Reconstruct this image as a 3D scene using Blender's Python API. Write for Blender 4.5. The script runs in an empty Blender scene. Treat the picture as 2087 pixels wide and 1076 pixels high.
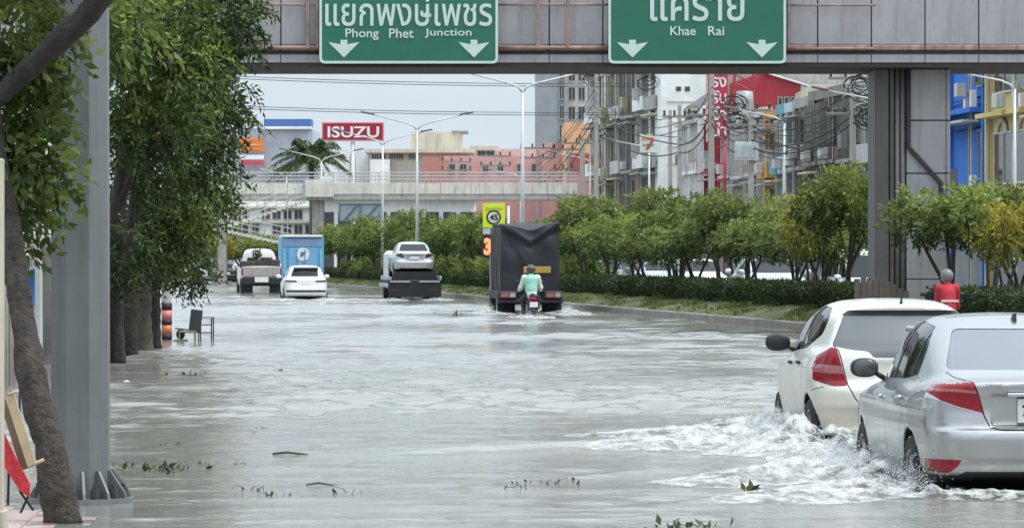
import bpy, bmesh, math, random
import numpy as np
from mathutils import Vector, Matrix
SC = bpy.context.scene
COL = SC.collection
rnd = random.Random(7)
RNG = np.random.default_rng(11)
# ------------------------------------------------------------------ camera
F, CX, HY, CAMZ = 8000.0, 1043.5, 528.0, 1.65       # focal length (px of the 2087 px photo), centre, horizon row, height over water
cam = bpy.data.cameras.new('camera'); camo = bpy.data.objects.new('camera', cam); COL.objects.link(camo)
camo.location = (0, 0, CAMZ); camo.rotation_euler = (math.radians(90), 0, 0)
cam.sensor_width = 36; cam.lens = F / 2087 * 36; cam.shift_y = -(538 - HY) / 2087
cam.clip_start = 0.5; cam.clip_end = 9000
SC.camera = camo
SC.render.resolution_x, SC.render.resolution_y = 1024, 527
# ------------------------------------------------------------------ light
SUN_EL, SUN_AZ = math.radians(62), math.radians(112)   # azimuth clockwise from +Y: to the right and a little behind the camera
world = bpy.data.worlds.new('World'); SC.world = world; world.use_nodes = True
nt = world.node_tree; nt.nodes.clear()
wo = nt.nodes.new('ShaderNodeOutputWorld'); bg = nt.nodes.new('ShaderNodeBackground')
sky = nt.nodes.new('ShaderNodeTexSky'); sky.sky_type = 'NISHITA'; sky.sun_disc = False
sky.sun_elevation = SUN_EL; sky.sun_rotation = SUN_AZ; sky.air_density = 1.0; sky.dust_density = 3.0; sky.ozone_density = 1.0
mixn = nt.nodes.new('ShaderNodeMix'); mixn.data_type = 'RGBA'
cl = nt.nodes.new('ShaderNodeTexNoise'); cl.inputs['Scale'].default_value = 5; cl.inputs['Detail'].default_value = 5
tc = nt.nodes.new('ShaderNodeTexCoord'); mp = nt.nodes.new('ShaderNodeMapping'); mp.inputs['Scale'].default_value = (1, 1, 3)
cr = nt.nodes.new('ShaderNodeMapRange'); cr.inputs[1].default_value = .3; cr.inputs[2].default_value = .7; cr.inputs[3].default_value = .78; cr.inputs[4].default_value = .98
nt.links.new(tc.outputs['Generated'], mp.inputs[0]); nt.links.new(mp.outputs[0], cl.inputs['Vector']); nt.links.new(cl.outputs[0], cr.inputs[0])
nt.links.new(cr.outputs[0], mixn.inputs[0]); nt.links.new(sky.outputs[0], mixn.inputs[6])
mixn.inputs[7].default_value = (4.05, 4.65, 5.1, 1)       # an even bright layer of cloud
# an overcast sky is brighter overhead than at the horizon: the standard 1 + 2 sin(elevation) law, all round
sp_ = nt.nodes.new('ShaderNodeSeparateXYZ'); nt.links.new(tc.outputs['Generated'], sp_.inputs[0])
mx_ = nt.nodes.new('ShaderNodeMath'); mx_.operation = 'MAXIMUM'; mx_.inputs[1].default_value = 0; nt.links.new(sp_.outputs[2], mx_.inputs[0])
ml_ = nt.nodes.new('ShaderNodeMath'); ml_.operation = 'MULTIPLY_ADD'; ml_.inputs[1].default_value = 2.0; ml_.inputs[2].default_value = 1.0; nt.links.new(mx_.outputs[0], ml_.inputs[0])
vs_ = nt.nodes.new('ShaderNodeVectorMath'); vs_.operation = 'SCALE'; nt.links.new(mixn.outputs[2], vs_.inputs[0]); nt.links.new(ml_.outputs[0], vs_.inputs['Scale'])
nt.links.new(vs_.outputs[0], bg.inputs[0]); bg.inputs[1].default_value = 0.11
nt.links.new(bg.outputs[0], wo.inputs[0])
sun = bpy.data.lights.new('sun', 'SUN'); suno = bpy.data.objects.new('sun', sun); COL.objects.link(suno)
sun.energy = 1.5; sun.angle = math.radians(12); sun.color = (1, .96, .9)
sd = Vector((math.sin(SUN_AZ) * math.cos(SUN_EL), math.cos(SUN_AZ) * math.cos(SUN_EL), math.sin(SUN_EL)))
suno.rotation_euler = sd.to_track_quat('Z', 'Y').to_euler(); suno.location = (30, -20, 60)
SC.view_settings.view_transform = 'Standard'; SC.view_settings.look = 'None'; SC.view_settings.exposure = 0.56; SC.view_settings.gamma = 1.0
SC.view_settings.use_curve_mapping = False
SC.cycles.max_bounces = 6; SC.cycles.diffuse_bounces = 2; SC.cycles.glossy_bounces = 3; SC.cycles.transmission_bounces = 3; SC.cycles.transparent_max_bounces = 24

# ------------------------------------------------------------------ helpers
def at(px, py, D):
    return Vector(((px - CX) * D / F, D, CAMZ - (py - HY) * D / F))
def wx(px, D): return (px - CX) * D / F
def wz(py, D): return CAMZ - (py - HY) * D / F

def tag(o, label=None, cat=None, group=None, kind=None):
    if label: o['label'] = label
    if cat: o['category'] = cat
    if group: o['group'] = group
    if kind: o['kind'] = kind
    return o
def thing(name, label, cat, loc=(0, 0, 0), rz=0, group=None):
    o = bpy.data.objects.new(name, None); COL.objects.link(o); o.empty_display_size = .2
    o.location = loc; o.rotation_euler = (0, 0, rz)
    return tag(o, label, cat, group)
def mobj(name, v, f, m, parent=None, smooth=False, loc=None, edges=None):
    me = bpy.data.meshes.new(name)
    if isinstance(v, np.ndarray) and isinstance(f, np.ndarray):
        k = f.shape[1]
        me.vertices.add(len(v)); me.vertices.foreach_set('co', np.ascontiguousarray(v, np.float32).ravel())
        me.loops.add(f.size); me.loops.foreach_set('vertex_index', np.ascontiguousarray(f, np.int32).ravel())
        me.polygons.add(len(f)); me.polygons.foreach_set('loop_start', np.arange(0, f.size, k, dtype=np.int32))
        me.update(calc_edges=True)
    else:
        me.from_pydata([tuple(p) for p in v], [], [tuple(p) for p in f]); me.update()
    if m is not None: me.materials.append(m)
    if smooth: me.polygons.foreach_set('use_smooth', [True] * len(me.polygons))
    o = bpy.data.objects.new(name, me); COL.objects.link(o)
    if parent: o.parent = parent
    if loc is not None: o.location = loc
    return o
def inst(name, me, parent=None, loc=(0, 0, 0), rot=(0, 0, 0), scale=(1, 1, 1)):
    o = bpy.data.objects.new(name, me); COL.objects.link(o)
    if parent: o.parent = parent
    o.location = loc; o.rotation_euler = rot; o.scale = scale
    return o
KIDS = {}
def copy_tree(o, parent=None, top=True):
    c = o.copy(); COL.objects.link(c)
    if parent: c.parent = parent
    for ch in list(o.children): copy_tree(ch, c, False)
    return c

class MB:
    """collects boxes, tubes, prisms and lathes into one mesh"""
    def __init__(s): s.v = []; s.f = []
    def add(s, vs, fs):
        n = len(s.v); s.v += [tuple(p) for p in vs]; s.f += [tuple(i + n for i in q) for q in fs]; return s
    def box(s, x0, x1, y0, y1, z0, z1, b=0.0):
        if b <= 0:
            vs = [(x, y, z) for z in (z0, z1) for y in (y0, y1) for x in (x0, x1)]
            return s.add(vs, [(0, 2, 3, 1), (4, 5, 7, 6), (0, 1, 5, 4), (2, 6, 7, 3), (0, 4, 6, 2), (1, 3, 7, 5)])
        vs = []; c = [(x0, x1), (y0, y1), (z0, z1)]
        key = {}
        for i in range(2):
            for j in range(2):
                for k in range(2):
                    base = [c[0][i], c[1][j], c[2][k]]; sg = [b if not i else -b, b if not j else -b, b if not k else -b]
                    for a in range(3):
                        p = list(base)
                        for q in range(3):
                            if q != a: p[q] += sg[q]
                        key[(i, j, k, a)] = len(vs); vs.append(p)
        fs = []
        for a in range(3):
            o1, o2 = [(1, 2), (2, 0), (0, 1)][a]
            for sd_ in range(2):
                q = []
                for u, w in ((0, 0), (1, 0), (1, 1), (0, 1)):
                    t = [0, 0, 0]; t[a] = sd_; t[o1] = u; t[o2] = w; q.append(key[(t[0], t[1], t[2], a)])
                fs.append(q if sd_ else q[::-1])
        for a in range(3):          # bevel strips along each edge direction a
            o1, o2 = [(1, 2), (2, 0), (0, 1)][a]
            for u in range(2):
                for w in range(2):
                    t0 = [0, 0, 0]; t1 = [0, 0, 0]; t1[a] = 1
                    for t in (t0, t1): t[o1] = u; t[o2] = w
                    q = [key[(*t0, o1)], key[(*t1, o1)], key[(*t1, o2)], key[(*t0, o2)]]
                    fs.append(q if (u == w) else q[::-1])
        for i in range(2):
            for j in range(2):
                for k in range(2):
                    q = [key[(i, j, k, 0)], key[(i, j, k, 1)], key[(i, j, k, 2)]]
                    fs.append(q if (i + j + k) % 2 else q[::-1])
        return s.add(vs, fs)
    def cbox(s, c, d, b=0.0):
        return s.box(c[0] - d[0] / 2, c[0] + d[0] / 2, c[1] - d[1] / 2, c[1] + d[1] / 2, c[2] - d[2] / 2, c[2] + d[2] / 2, b)
    def tube(s, pts, r, n=8, cap=True):
        pts = [Vector(p) for p in pts]; rs = r if isinstance(r, (list, tuple)) else [r] * len(pts)
        base = len(s.v); up = None
        for i, p in enumerate(pts):
            if i == 0: d = pts[1] - p
            elif i == len(pts) - 1: d = p - pts[-2]
            else: d = (pts[i + 1] - p).normalized() + (p - pts[i - 1]).normalized()
            d = d.normalized() if d.length > 1e-9 else Vector((0, 0, 1))
            if up is None: up = d.orthogonal().normalized()
            a = (up - d * up.dot(d))
            a = a.normalized() if a.length > 1e-6 else d.orthogonal().normalized()
            up = a; b = d.cross(a)
            for k in range(n):
                t = 2 * math.pi * (k + .5) / n
                s.v.append(tuple(p + (a * math.cos(t) + b * math.sin(t)) * rs[i]))
        for i in range(len(pts) - 1):
            for k in range(n):
                a0 = base + i * n + k; a1 = base + i * n + (k + 1) % n
                s.f.append((a0, a1, a1 + n, a0 + n))
        if cap:
            s.f.append(tuple(base + k for k in range(n))[::-1]); s.f.append(tuple(base + (len(pts) - 1) * n + k for k in range(n)))
        return s
    def prism(s, poly, h0, h1, axis='z'):
        n = len(poly)
        def P(p, h): return {'z': (p[0], p[1], h), 'y': (p[0], h, p[1]), 'x': (h, p[0], p[1])}[axis]
        vs = [P(p, h0) for p in poly] + [P(p, h1) for p in poly]
        fs = [tuple(range(n))[::-1], tuple(range(n, 2 * n))] + [(i, (i + 1) % n, n + (i + 1) % n, n + i) for i in range(n)]
        if axis == 'y': fs = [q[::-1] for q in fs]
        return s.add(vs, fs)
    def lathe(s, prof, n=16, c=(0, 0, 0), axis='z'):
        base = len(s.v)
        for r, h in prof:
            for k in range(n):
                t = 2 * math.pi * k / n; a, b = r * math.cos(t), r * math.sin(t)
                p = {'z': (a, b, h), 'x': (h, a, b), 'y': (b, h, a)}[axis]
                s.v.append((p[0] + c[0], p[1] + c[1], p[2] + c[2]))
        for i in range(len(prof) - 1):
            for k in range(n):
                a0 = base + i * n + k; a1 = base + i * n + (k + 1) % n
                s.f.append((a0, a1, a1 + n, a0 + n))
        return s
    def xf(s, M, start=0):
        s.v[start:] = [tuple(M @ Vector(p)) for p in s.v[start:]]; return s
    def build(s, name, m, parent=None, smooth=False, loc=None):
        return mobj(name, s.v, s.f, m, parent, smooth, loc)
    def mesh(s, name, m, smooth=False):
        me = bpy.data.meshes.new(name); me.from_pydata(s.v, [], s.f); me.update()
        if m: me.materials.append(m)
        if smooth: me.polygons.foreach_set('use_smooth', [True] * len(me.polygons))
        return me

# ------------------------------------------------------------------ materials
MATS = {}
def srgb(r, g, b):
    f = lambda c: (c / 255 / 12.92) if c / 255 <= .04045 else ((c / 255 + .055) / 1.055) ** 2.4
    return (f(r), f(g), f(b))
def mat(name, col, rough=.6, metal=0., var=.12, scale=3., bump=0., bscale=30., streak=0., streakcol=(.05, .045, .04), spec=.5, coat=0., emit=None, ior=None, dirt=0., dirtcol=(.2, .17, .12), dirtz=.35, coords='Object'):
    if name in MATS: return MATS[name]
    m = bpy.data.materials.new(name); m.use_nodes = True; N = m.node_tree.nodes; L = m.node_tree.links
    b = N['Principled BSDF']; b.inputs['Roughness'].default_value = rough; b.inputs['Metallic'].default_value = metal
    b.inputs['Specular IOR Level'].default_value = spec; b.inputs['Coat Weight'].default_value = coat; b.inputs['Coat Roughness'].default_value = .04
    if ior: b.inputs['IOR'].default_value = ior
    t = N.new('ShaderNodeTexCoord')
    cur = None
    def rgb(c):
        n = N.new('ShaderNodeRGB'); n.outputs[0].default_value = (*c, 1); return n.outputs[0]
    cur = rgb(col)
    def mixc(a, bb, fac, mode='MIX'):
        x = N.new('ShaderNodeMix'); x.data_type = 'RGBA'; x.blend_type = mode
        L.new(a, x.inputs[6]); L.new(bb, x.inputs[7])
        if isinstance(fac, float): x.inputs[0].default_value = fac
        else: L.new(fac, x.inputs[0])
        return x.outputs[2]
    if var > 0:
        n = N.new('ShaderNodeTexNoise'); n.inputs['Scale'].default_value = scale; n.inputs['Detail'].default_value = 6; n.inputs['Roughness'].default_value = .65
        L.new(t.outputs[coords], n.inputs['Vector'])
        r = N.new('ShaderNodeMapRange'); r.inputs[1].default_value = .3; r.inputs[2].default_value = .7; r.inputs[3].default_value = 1 - var; r.inputs[4].default_value = 1 + var
        L.new(n.outputs[0], r.inputs[0])
        hv = N.new('ShaderNodeVectorMath'); hv.operation = 'SCALE'
        L.new(cur, hv.inputs[0]); L.new(r.outputs[0], hv.inputs['Scale']); cur = hv.outputs[0]
        rr = N.new('ShaderNodeMapRange'); rr.inputs[3].default_value = max(.02, rough - .08); rr.inputs[4].default_value = min(1, rough + .08)
        L.new(n.outputs[0], rr.inputs[0]); L.new(rr.outputs[0], b.inputs['Roughness'])
    if streak > 0:
        mpn = N.new('ShaderNodeMapping'); mpn.inputs['Scale'].default_value = (5, 5, .35)
        n = N.new('ShaderNodeTexNoise'); n.inputs['Scale'].default_value = 1.2; n.inputs['Detail'].default_value = 7; n.inputs['Roughness'].default_value = .7
        L.new(t.outputs[coords], mpn.inputs[0]); L.new(mpn.outputs[0], n.inputs['Vector'])
        r = N.new('ShaderNodeMapRange'); r.inputs[1].default_value = .5; r.inputs[2].default_value = .72; r.inputs[4].default_value = streak
        L.new(n.outputs[0], r.inputs[0]); cur = mixc(cur, rgb(streakcol), r.outputs[0])
    if dirt > 0:                                   # mud film with a ragged upper edge, as splashed
        sp = N.new('ShaderNodeSeparateXYZ'); L.new(t.outputs[coords], sp.inputs[0])
        n = N.new('ShaderNodeTexNoise'); n.inputs['Scale'].default_value = 4; n.inputs['Detail'].default_value = 6
        L.new(t.outputs[coords], n.inputs['Vector'])
        ad = N.new('ShaderNodeMath'); ad.operation = 'MULTIPLY_ADD'; ad.inputs[1].default_value = -.9; L.new(n.outputs[0], ad.inputs[0]); L.new(sp.outputs[2], ad.inputs[2])
        r = N.new('ShaderNodeMapRange'); r.inputs[1].default_value = dirtz; r.inputs[2].default_value = dirtz - .65; r.inputs[3].default_value = 0; r.inputs[4].default_value = dirt
        L.new(ad.outputs[0], r.inputs[0]); cur = mixc(cur, rgb(dirtcol), r.outputs[0])
    L.new(cur, b.inputs['Base Color'])
    if bump > 0:
        n = N.new('ShaderNodeTexNoise'); n.inputs['Scale'].default_value = bscale; n.inputs['Detail'].default_value = 6
        L.new(t.outputs[coords], n.inputs['Vector'])
        bp = N.new('ShaderNodeBump'); bp.inputs['Strength'].default_value = bump; bp.inputs['Distance'].default_value = .05
        L.new(n.outputs[0], bp.inputs['Height']); L.new(bp.outputs[0], b.inputs['Normal'])
    if emit:
        b.inputs['Emission Color'].default_value = (*emit[0], 1); b.inputs['Emission Strength'].default_value = emit[1]
    MATS[name] = m
    return m
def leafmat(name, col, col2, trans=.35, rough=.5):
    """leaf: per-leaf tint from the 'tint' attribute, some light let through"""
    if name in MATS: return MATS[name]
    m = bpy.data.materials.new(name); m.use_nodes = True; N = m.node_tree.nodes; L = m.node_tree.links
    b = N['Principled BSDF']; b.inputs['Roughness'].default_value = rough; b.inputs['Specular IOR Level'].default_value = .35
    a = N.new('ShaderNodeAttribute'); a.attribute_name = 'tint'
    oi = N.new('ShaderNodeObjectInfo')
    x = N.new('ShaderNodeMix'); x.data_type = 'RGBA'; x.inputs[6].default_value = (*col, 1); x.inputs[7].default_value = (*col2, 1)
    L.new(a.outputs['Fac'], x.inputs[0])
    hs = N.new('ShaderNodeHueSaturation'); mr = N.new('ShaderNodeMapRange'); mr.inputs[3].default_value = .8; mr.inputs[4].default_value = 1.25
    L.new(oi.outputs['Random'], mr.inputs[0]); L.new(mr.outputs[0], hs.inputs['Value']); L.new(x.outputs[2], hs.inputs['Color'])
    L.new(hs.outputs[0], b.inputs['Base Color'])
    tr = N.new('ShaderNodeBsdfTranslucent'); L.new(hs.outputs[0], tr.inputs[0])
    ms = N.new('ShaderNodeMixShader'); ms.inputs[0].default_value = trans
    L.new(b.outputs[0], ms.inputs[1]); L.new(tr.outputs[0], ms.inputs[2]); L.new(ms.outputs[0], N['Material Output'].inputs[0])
    MATS[name] = m
    return m
_tc = {}
def text_mesh(body, size, mname, m, depth=.004, bold=0., sx=1., spacing=1.):
    """lettering as a mesh, centred on its own origin, standing in the XZ plane and facing -Y"""
    key = (body, size, mname, bold, sx)
    if key in _tc: return _tc[key]
    c = bpy.data.curves.new('lettering', 'FONT'); c.body = body; c.size = size; c.extrude = depth; c.offset = bold; c.space_character = spacing; c.resolution_u = 3
    o = bpy.data.objects.new('lettering_tmp', c); COL.objects.link(o)
    bpy.context.view_layer.update()
    me = bpy.data.meshes.new_from_object(o.evaluated_get(bpy.context.evaluated_depsgraph_get()))
    bpy.data.objects.remove(o); bpy.data.curves.remove(c)
    n = len(me.vertices); co = np.zeros(n * 3, np.float32); me.vertices.foreach_get('co', co); co = co.reshape(-1, 3)
    if n:
        mid = (co.min(0) + co.max(0)) / 2
        q = np.stack([(co[:, 0] - mid[0]) * sx, -co[:, 2], co[:, 1] - mid[1]], 1)
        me.vertices.foreach_set('co', q.astype(np.float32).ravel())
    me.materials.clear(); me.materials.append(m); me.name = mname; me.update()
    _tc[key] = me
    return me
# ------------------------------------------------------------------ solid modelling with distance fields
import openvdb as vdb
def smax(a, b, k):
    h = np.maximum(k - np.abs(a - b), 0) / k
    return np.maximum(a, b) + h * h * k * .25
def smin(a, b, k): return -smax(-a, -b, k)
def prof(pts, sm=.06):
    xs = np.array([p[0] for p in pts], float); ys = np.array([p[1] for p in pts], float)
    q = np.arange(xs[0] - .5, xs[-1] + .5, .005); v = np.interp(q, xs, ys)
    w = max(1, int(sm / .005))
    if w > 1:
        for _ in range(2):
            pad = np.concatenate([np.full(w, v[0]), v, np.full(w, v[-1])])
            cs = np.cumsum(np.concatenate([[0], pad])); v2 = (cs[w:] - cs[:-w]) / w
            st = (len(v2) - len(v)) // 2; v = v2[st:st + len(v)]
    return lambda t: np.interp(t, q, v)
def slope(fn, t): return (fn(t + .01) - fn(t - .01)) / .02
def vdb_mesh(arr, origin, vox):
    g = vdb.FloatGrid(1.0); g.copyFromArray(np.ascontiguousarray(arr, np.float32)); g.gridClass = vdb.GridClass.LEVEL_SET
    p, q = g.convertToQuads(0.0)
    p = np.asarray(p, float) * vox + np.array(origin); q = np.asarray(q, int)
    a, b, c = p[q[:, 0]], p[q[:, 1]], p[q[:, 2]]            # make the faces point outwards
    vol = np.einsum('ij,ij->i', a, np.cross(b, c)).sum() + np.einsum('ij,ij->i', a, np.cross(c, p[q[:, 3]])).sum()
    if vol < 0: q = q[:, ::-1]
    return p, q
def vnormals(p, q):
    n = np.cross(p[q[:, 2]] - p[q[:, 0]], p[q[:, 3]] - p[q[:, 1]])
    out = np.zeros_like(p)
    for k in range(4): np.add.at(out, q[:, k], n)
    return out / np.maximum(np.linalg.norm(out, axis=1, keepdims=True), 1e-12)
def axes(b, vox):
    return [np.arange(b[i][0] - 2 * vox, b[i][1] + 3 * vox, vox) for i in range(3)]
def sdf_capsules(segs, k, vox, extra=None):
    """smooth union of tapered capsules: segs = [(a, ra, b, rb)] -> p, q"""
    lo = np.min([np.minimum(np.array(a) - ra, np.array(b) - rb) for a, ra, b, rb in segs], 0) - .03
    hi = np.max([np.maximum(np.array(a) + ra, np.array(b) + rb) for a, ra, b, rb in segs], 0) + .03
    X, Y, Z = axes(list(zip(lo, hi)), vox); P = np.stack(np.meshgrid(X, Y, Z, indexing='ij'), -1)
    d = None
    for a, ra, b, rb in segs:
        a = np.array(a, float); ab = np.array(b, float) - a; L2 = max(1e-9, ab @ ab)
        t = np.clip(((P - a) @ ab) / L2, 0, 1)
        e = np.linalg.norm(P - a - t[..., None] * ab, axis=-1) - (ra + (rb - ra) * t)
        d = e if d is None else smin(d, e, k)
    if extra: d = extra(d, P)
    return vdb_mesh(d, (X[0], Y[0], Z[0]), vox)

def car_field(S, vox):
    L = S['L']; W = S['W']; H = S['H']
    X = np.arange(0, W / 2 + .12, vox); Y = np.arange(-.1, L + .1, vox); Z = np.arange(.1, H + .1, vox)
    x, y, z = X[:, None, None], Y[None, :, None], Z[None, None, :]
    sm = S.get('sm', .07)
    zt = prof(S['ztop'], sm); zb = prof(S['zbot'], .08); yr = prof(S['yr'], S.get('yrsm', .03)); yf = prof(S['yf'], .05)
    wl = prof(S['wl'], .05); tl = prof(S['tl'], .15)
    gz = prof(S['gz'], S.get('gsm', .10)); wg = prof(S['wg'], .08); tg = prof(S['tg'], .2)
    dx = x - (wl(Z)[None, None, :] - tl(Y)[None, :, None])
    for (z0, h, dp) in S.get('crease', []):                     # swage lines pressed into the flank
        dx = dx - dp * np.exp(-((z - z0) / h) ** 2) * ((y > .25) & (y < L - .3))
    bow = S.get('bow', .12) * (x / (W / 2)) ** 3; bf = S.get('bowf', .28) * (x / (W / 2)) ** 2.2
    dend = smax((yr(Z)[None, None, :] + bow) - y, y - (L - yf(Z)[None, None, :] - bf), .05)
    body = smax(dx, dend, S.get('kc', .22))
    crown = S.get('crown', .03) * (x / (W / 2)) ** 2
    dt = (z - (zt(Y)[None, :, None] - crown)) / np.sqrt(1 + slope(zt, Y)[None, :, None] ** 2)
    body = smax(body, dt, S.get('kt', .09))
    body = smax(body, zb(Y)[None, :, None] - z, .06)
    if S.get('gz2') is not None:
        pass
    gx = (x - (wg(Z)[None, None, :] - tg(Y)[None, :, None])) * .95
    gc = S.get('gcrown', .045) * (x / .6) ** 2
    gd = (z - (gz(Y)[None, :, None] - gc)) / np.sqrt(1 + slope(gz, Y)[None, :, None] ** 2)
    gr = smax(gx, gd, S.get('kg', .13))
    gr = smax(gr, (S['zbelt'] - .12) - z, .02)
    gend = S.get('gyr')
    if gend is not None:
        ge = prof(gend, .04); gr = smax(gr, (ge(Z)[None, None, :] + S.get('gbow', .1) * (x / .7) ** 2.5) - y, S.get('kge', .10))
    body = smin(body, gr, S.get('ku', .07))
    for bx in S.get('cut', []):                                 # recesses (c, half-size)
        c, hsz, k = bx
        q = np.maximum(np.maximum(np.abs(x - c[0]) - hsz[0], np.abs(y - c[1]) - hsz[1]), np.abs(z - c[2]) - hsz[2])
        body = smax(body, -q, k)
    for bx in S.get('add', []):                                 # bulges: ellipsoids (c, radii)
        c, r_, k = bx
        q = (np.sqrt(((x - c[0]) / r_[0]) ** 2 + ((y - c[1]) / r_[1]) ** 2 + ((z - c[2]) / r_[2]) ** 2) - 1) * min(r_)
        body = smin(body, q, k)
    R = S['R'] + .045
    for yw in (S['yw0'], S['yw1']):
        rr = np.sqrt((y - yw) ** 2 + (z - S['R']) ** 2)
        body = smax(body, -np.maximum(rr - R, .5 - x), .012)
    full = np.concatenate([body[:0:-1], body], 0)
    return full, (-X[-1], Y[0], Z[0])

def inside(poly, u, v):
    n = len(poly); r = np.zeros(len(u), bool)
    for i in range(n):
        (x0, y0), (x1, y1) = poly[i], poly[(i + 1) % n]
        c = ((y0 > v) != (y1 > v)) & (u < (x1 - x0) * (v - y0) / ((y1 - y0) if y1 != y0 else 1e-12) + x0)
        r ^= c
    return r
def rpoly(pts, r, n=4):
    """round the corners of a polygon"""
    out = []
    m = len(pts)
    for i in range(m):
        a, b, c = Vector(pts[i - 1]), Vector(pts[i]), Vector(pts[(i + 1) % m])
        d0 = (a - b); d1 = (c - b); k = min(r, d0.length * .45, d1.length * .45)
        p0 = b + d0.normalized() * k; p1 = b + d1.normalized() * k
        for j in range(n + 1):
            t = j / n; out.append(tuple(p0 * (1 - t) ** 2 + b * 2 * t * (1 - t) + p1 * t * t))
    return out
class Cutter:
    def __init__(s, p, q):
        nrm = vnormals(p, q)
        me = bpy.data.meshes.new('tmp'); me.vertices.add(len(p)); me.vertices.foreach_set('co', np.ascontiguousarray(p, np.float32).ravel())
        me.loops.add(q.size); me.loops.foreach_set('vertex_index', np.ascontiguousarray(q, np.int32).ravel())
        me.polygons.add(len(q)); me.polygons.foreach_set('loop_start', np.arange(0, q.size, 4, dtype=np.int32)); me.update(calc_edges=True)
        at_ = me.attributes.new('nrm', 'FLOAT_VECTOR', 'POINT'); at_.data.foreach_set('vector', nrm.astype(np.float32).ravel())
        s.bm = bmesh.new(); s.bm.from_mesh(me); bpy.data.meshes.remove(me)
        s.tag = s.bm.faces.layers.int.new('part'); s.nl = s.bm.verts.layers.float_vector['nrm']; s.names = ['body']
        s.fs = list(s.bm.faces)
        s.c = p[q].mean(1); n = np.cross(p[q[:, 2]] - p[q[:, 0]], p[q[:, 3]] - p[q[:, 1]]); s.n = n / np.maximum(np.linalg.norm(n, axis=1, keepdims=True), 1e-12)
    def region(s, name, poly, ax, cond, over=(0,)):
        """cut the outline 'poly' into the skin, seen along one axis; ax = the two axes of the outline"""
        if name not in s.names: s.names.append(name)
        pid = s.names.index(name)
        poly = [tuple(p) for p in poly]
        A = np.array(poly); lo = A.min(0) - .04; hi = A.max(0) + .04
        ok = (s.c[:, ax[0]] > lo[0]) & (s.c[:, ax[0]] < hi[0]) & (s.c[:, ax[1]] > lo[1]) & (s.c[:, ax[1]] < hi[1]) & cond(s.c, s.n)
        ids = list(np.nonzero(ok)[0])
        if not ids: return
        sel = [s.fs[i] for i in ids]; cs = s.c[ids][:, list(ax)]; n0 = len(sel); nn = [s.n[ids]]
        touched = set()
        for i in range(len(poly)):
            p0, p1 = np.array(poly[i]), np.array(poly[(i + 1) % len(poly)])
            d = p1 - p0; ln = np.hypot(*d)
            if ln < 1e-6: continue
            d = d / ln; t = cs - p0
            k = np.nonzero((np.abs(t[:, 0] * d[1] - t[:, 1] * d[0]) < .028) & (t @ d > -.045) & (t @ d < ln + .045))[0]
            if not len(k): continue
            near = [sel[j] for j in k]
            nx, ny = -d[1], d[0]; h0 = p0[0] * nx + p0[1] * ny; a0, a1 = ax
            on = set()
            for e in {e for f in near for e in f.edges}:
                va, vb = e.verts; da = va.co[a0] * nx + va.co[a1] * ny - h0; db = vb.co[a0] * nx + vb.co[a1] * ny - h0
                if abs(da) < .0008: on.add(va)
                if abs(db) < .0008: on.add(vb)
                if da * db < 0 and abs(da) >= .0008 and abs(db) >= .0008:
                    on.add(bmesh.utils.edge_split(e, va, da / (da - db))[1])
            nf = []
            for f in near:
                w = [v for v in f.verts if v in on]
                if len(w) == 2 and not any(w[1] in e.verts for e in w[0].link_edges if f in e.link_faces):
                    g = bmesh.utils.face_split(f, w[0], w[1])[0]
                    if g: nf.append(g)
            for j in k:
                m = sel[j].calc_center_median(); cs[j] = (m[ax[0]], m[ax[1]]); touched.add(j)
            if nf:
                known = set(sel); nf = [f for f in nf if f not in known]
                ms = [f.calc_center_median() for f in nf]
                cs = np.concatenate([cs, np.array([(m[ax[0]], m[ax[1]]) for m in ms])]) if nf else cs
                sel += nf
        for j in touched:
            if j < n0: s.c[ids[j]] = sel[j].calc_center_median()
        if len(sel) > n0:
            for f in sel[n0:]: f.normal_update()
            s.fs += sel[n0:]
            s.c = np.concatenate([s.c, np.array([f.calc_center_median()[:] for f in sel[n0:]])]); s.n = np.concatenate([s.n, np.array([f.normal[:] for f in sel[n0:]])])
        ins = inside(poly, cs[:, 0], cs[:, 1])
        ov = {s.names.index(o) if isinstance(o, str) else o for o in over if not isinstance(o, str) or o in s.names}
        for j in np.nonzero(ins)[0]:
            if sel[j][s.tag] in ov: sel[j][s.tag] = pid
    def paint(s, name, cond, over=(0,)):
        if name not in s.names: s.names.append(name)
        pid = s.names.index(name)
        for i in np.nonzero(cond(s.c, s.n))[0]:
            if s.fs[i][s.tag] in over: s.fs[i][s.tag] = pid
    def out(s, name, m, parent, offset=0., split=False, only=None, label=None, oname=None):
        """make the mesh object(s) of one region; split = one object for each connected patch"""
        if name not in s.names: return []
        pid = s.names.index(name)
        fs = [f for f in s.bm.faces if f[s.tag] == pid]
        groups = [fs]
        if split:
            groups = []; todo = set(fs)
            while todo:
                st = [todo.pop()]; g = []
                while st:
                    f = st.pop(); g.append(f)
                    for e in f.edges:
                        for h in e.link_faces:
                            if h in todo: todo.discard(h); st.append(h)
                if len(g) > 3: groups.append(g)
        res = []
        for g in groups:
            idx = {}; V = []; Nn = []; Q = []
            for f in g:
                qq = []
                for v in f.verts:
                    if v not in idx:
                        nv = Vector(v[s.nl]); nv = nv.normalized() if nv.length > 1e-6 else v.normal
                        idx[v] = len(V); V.append(v.co + nv * offset); Nn.append(nv)
                    qq.append(idx[v])
                Q.append(qq)
            if not V: continue
            o = mobj(oname or name, V, Q, m, parent, True)
            try: o.data.normals_split_custom_set_from_vertices([tuple(n) for n in Nn])
            except Exception: pass
            res.append(o)
        return res

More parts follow.
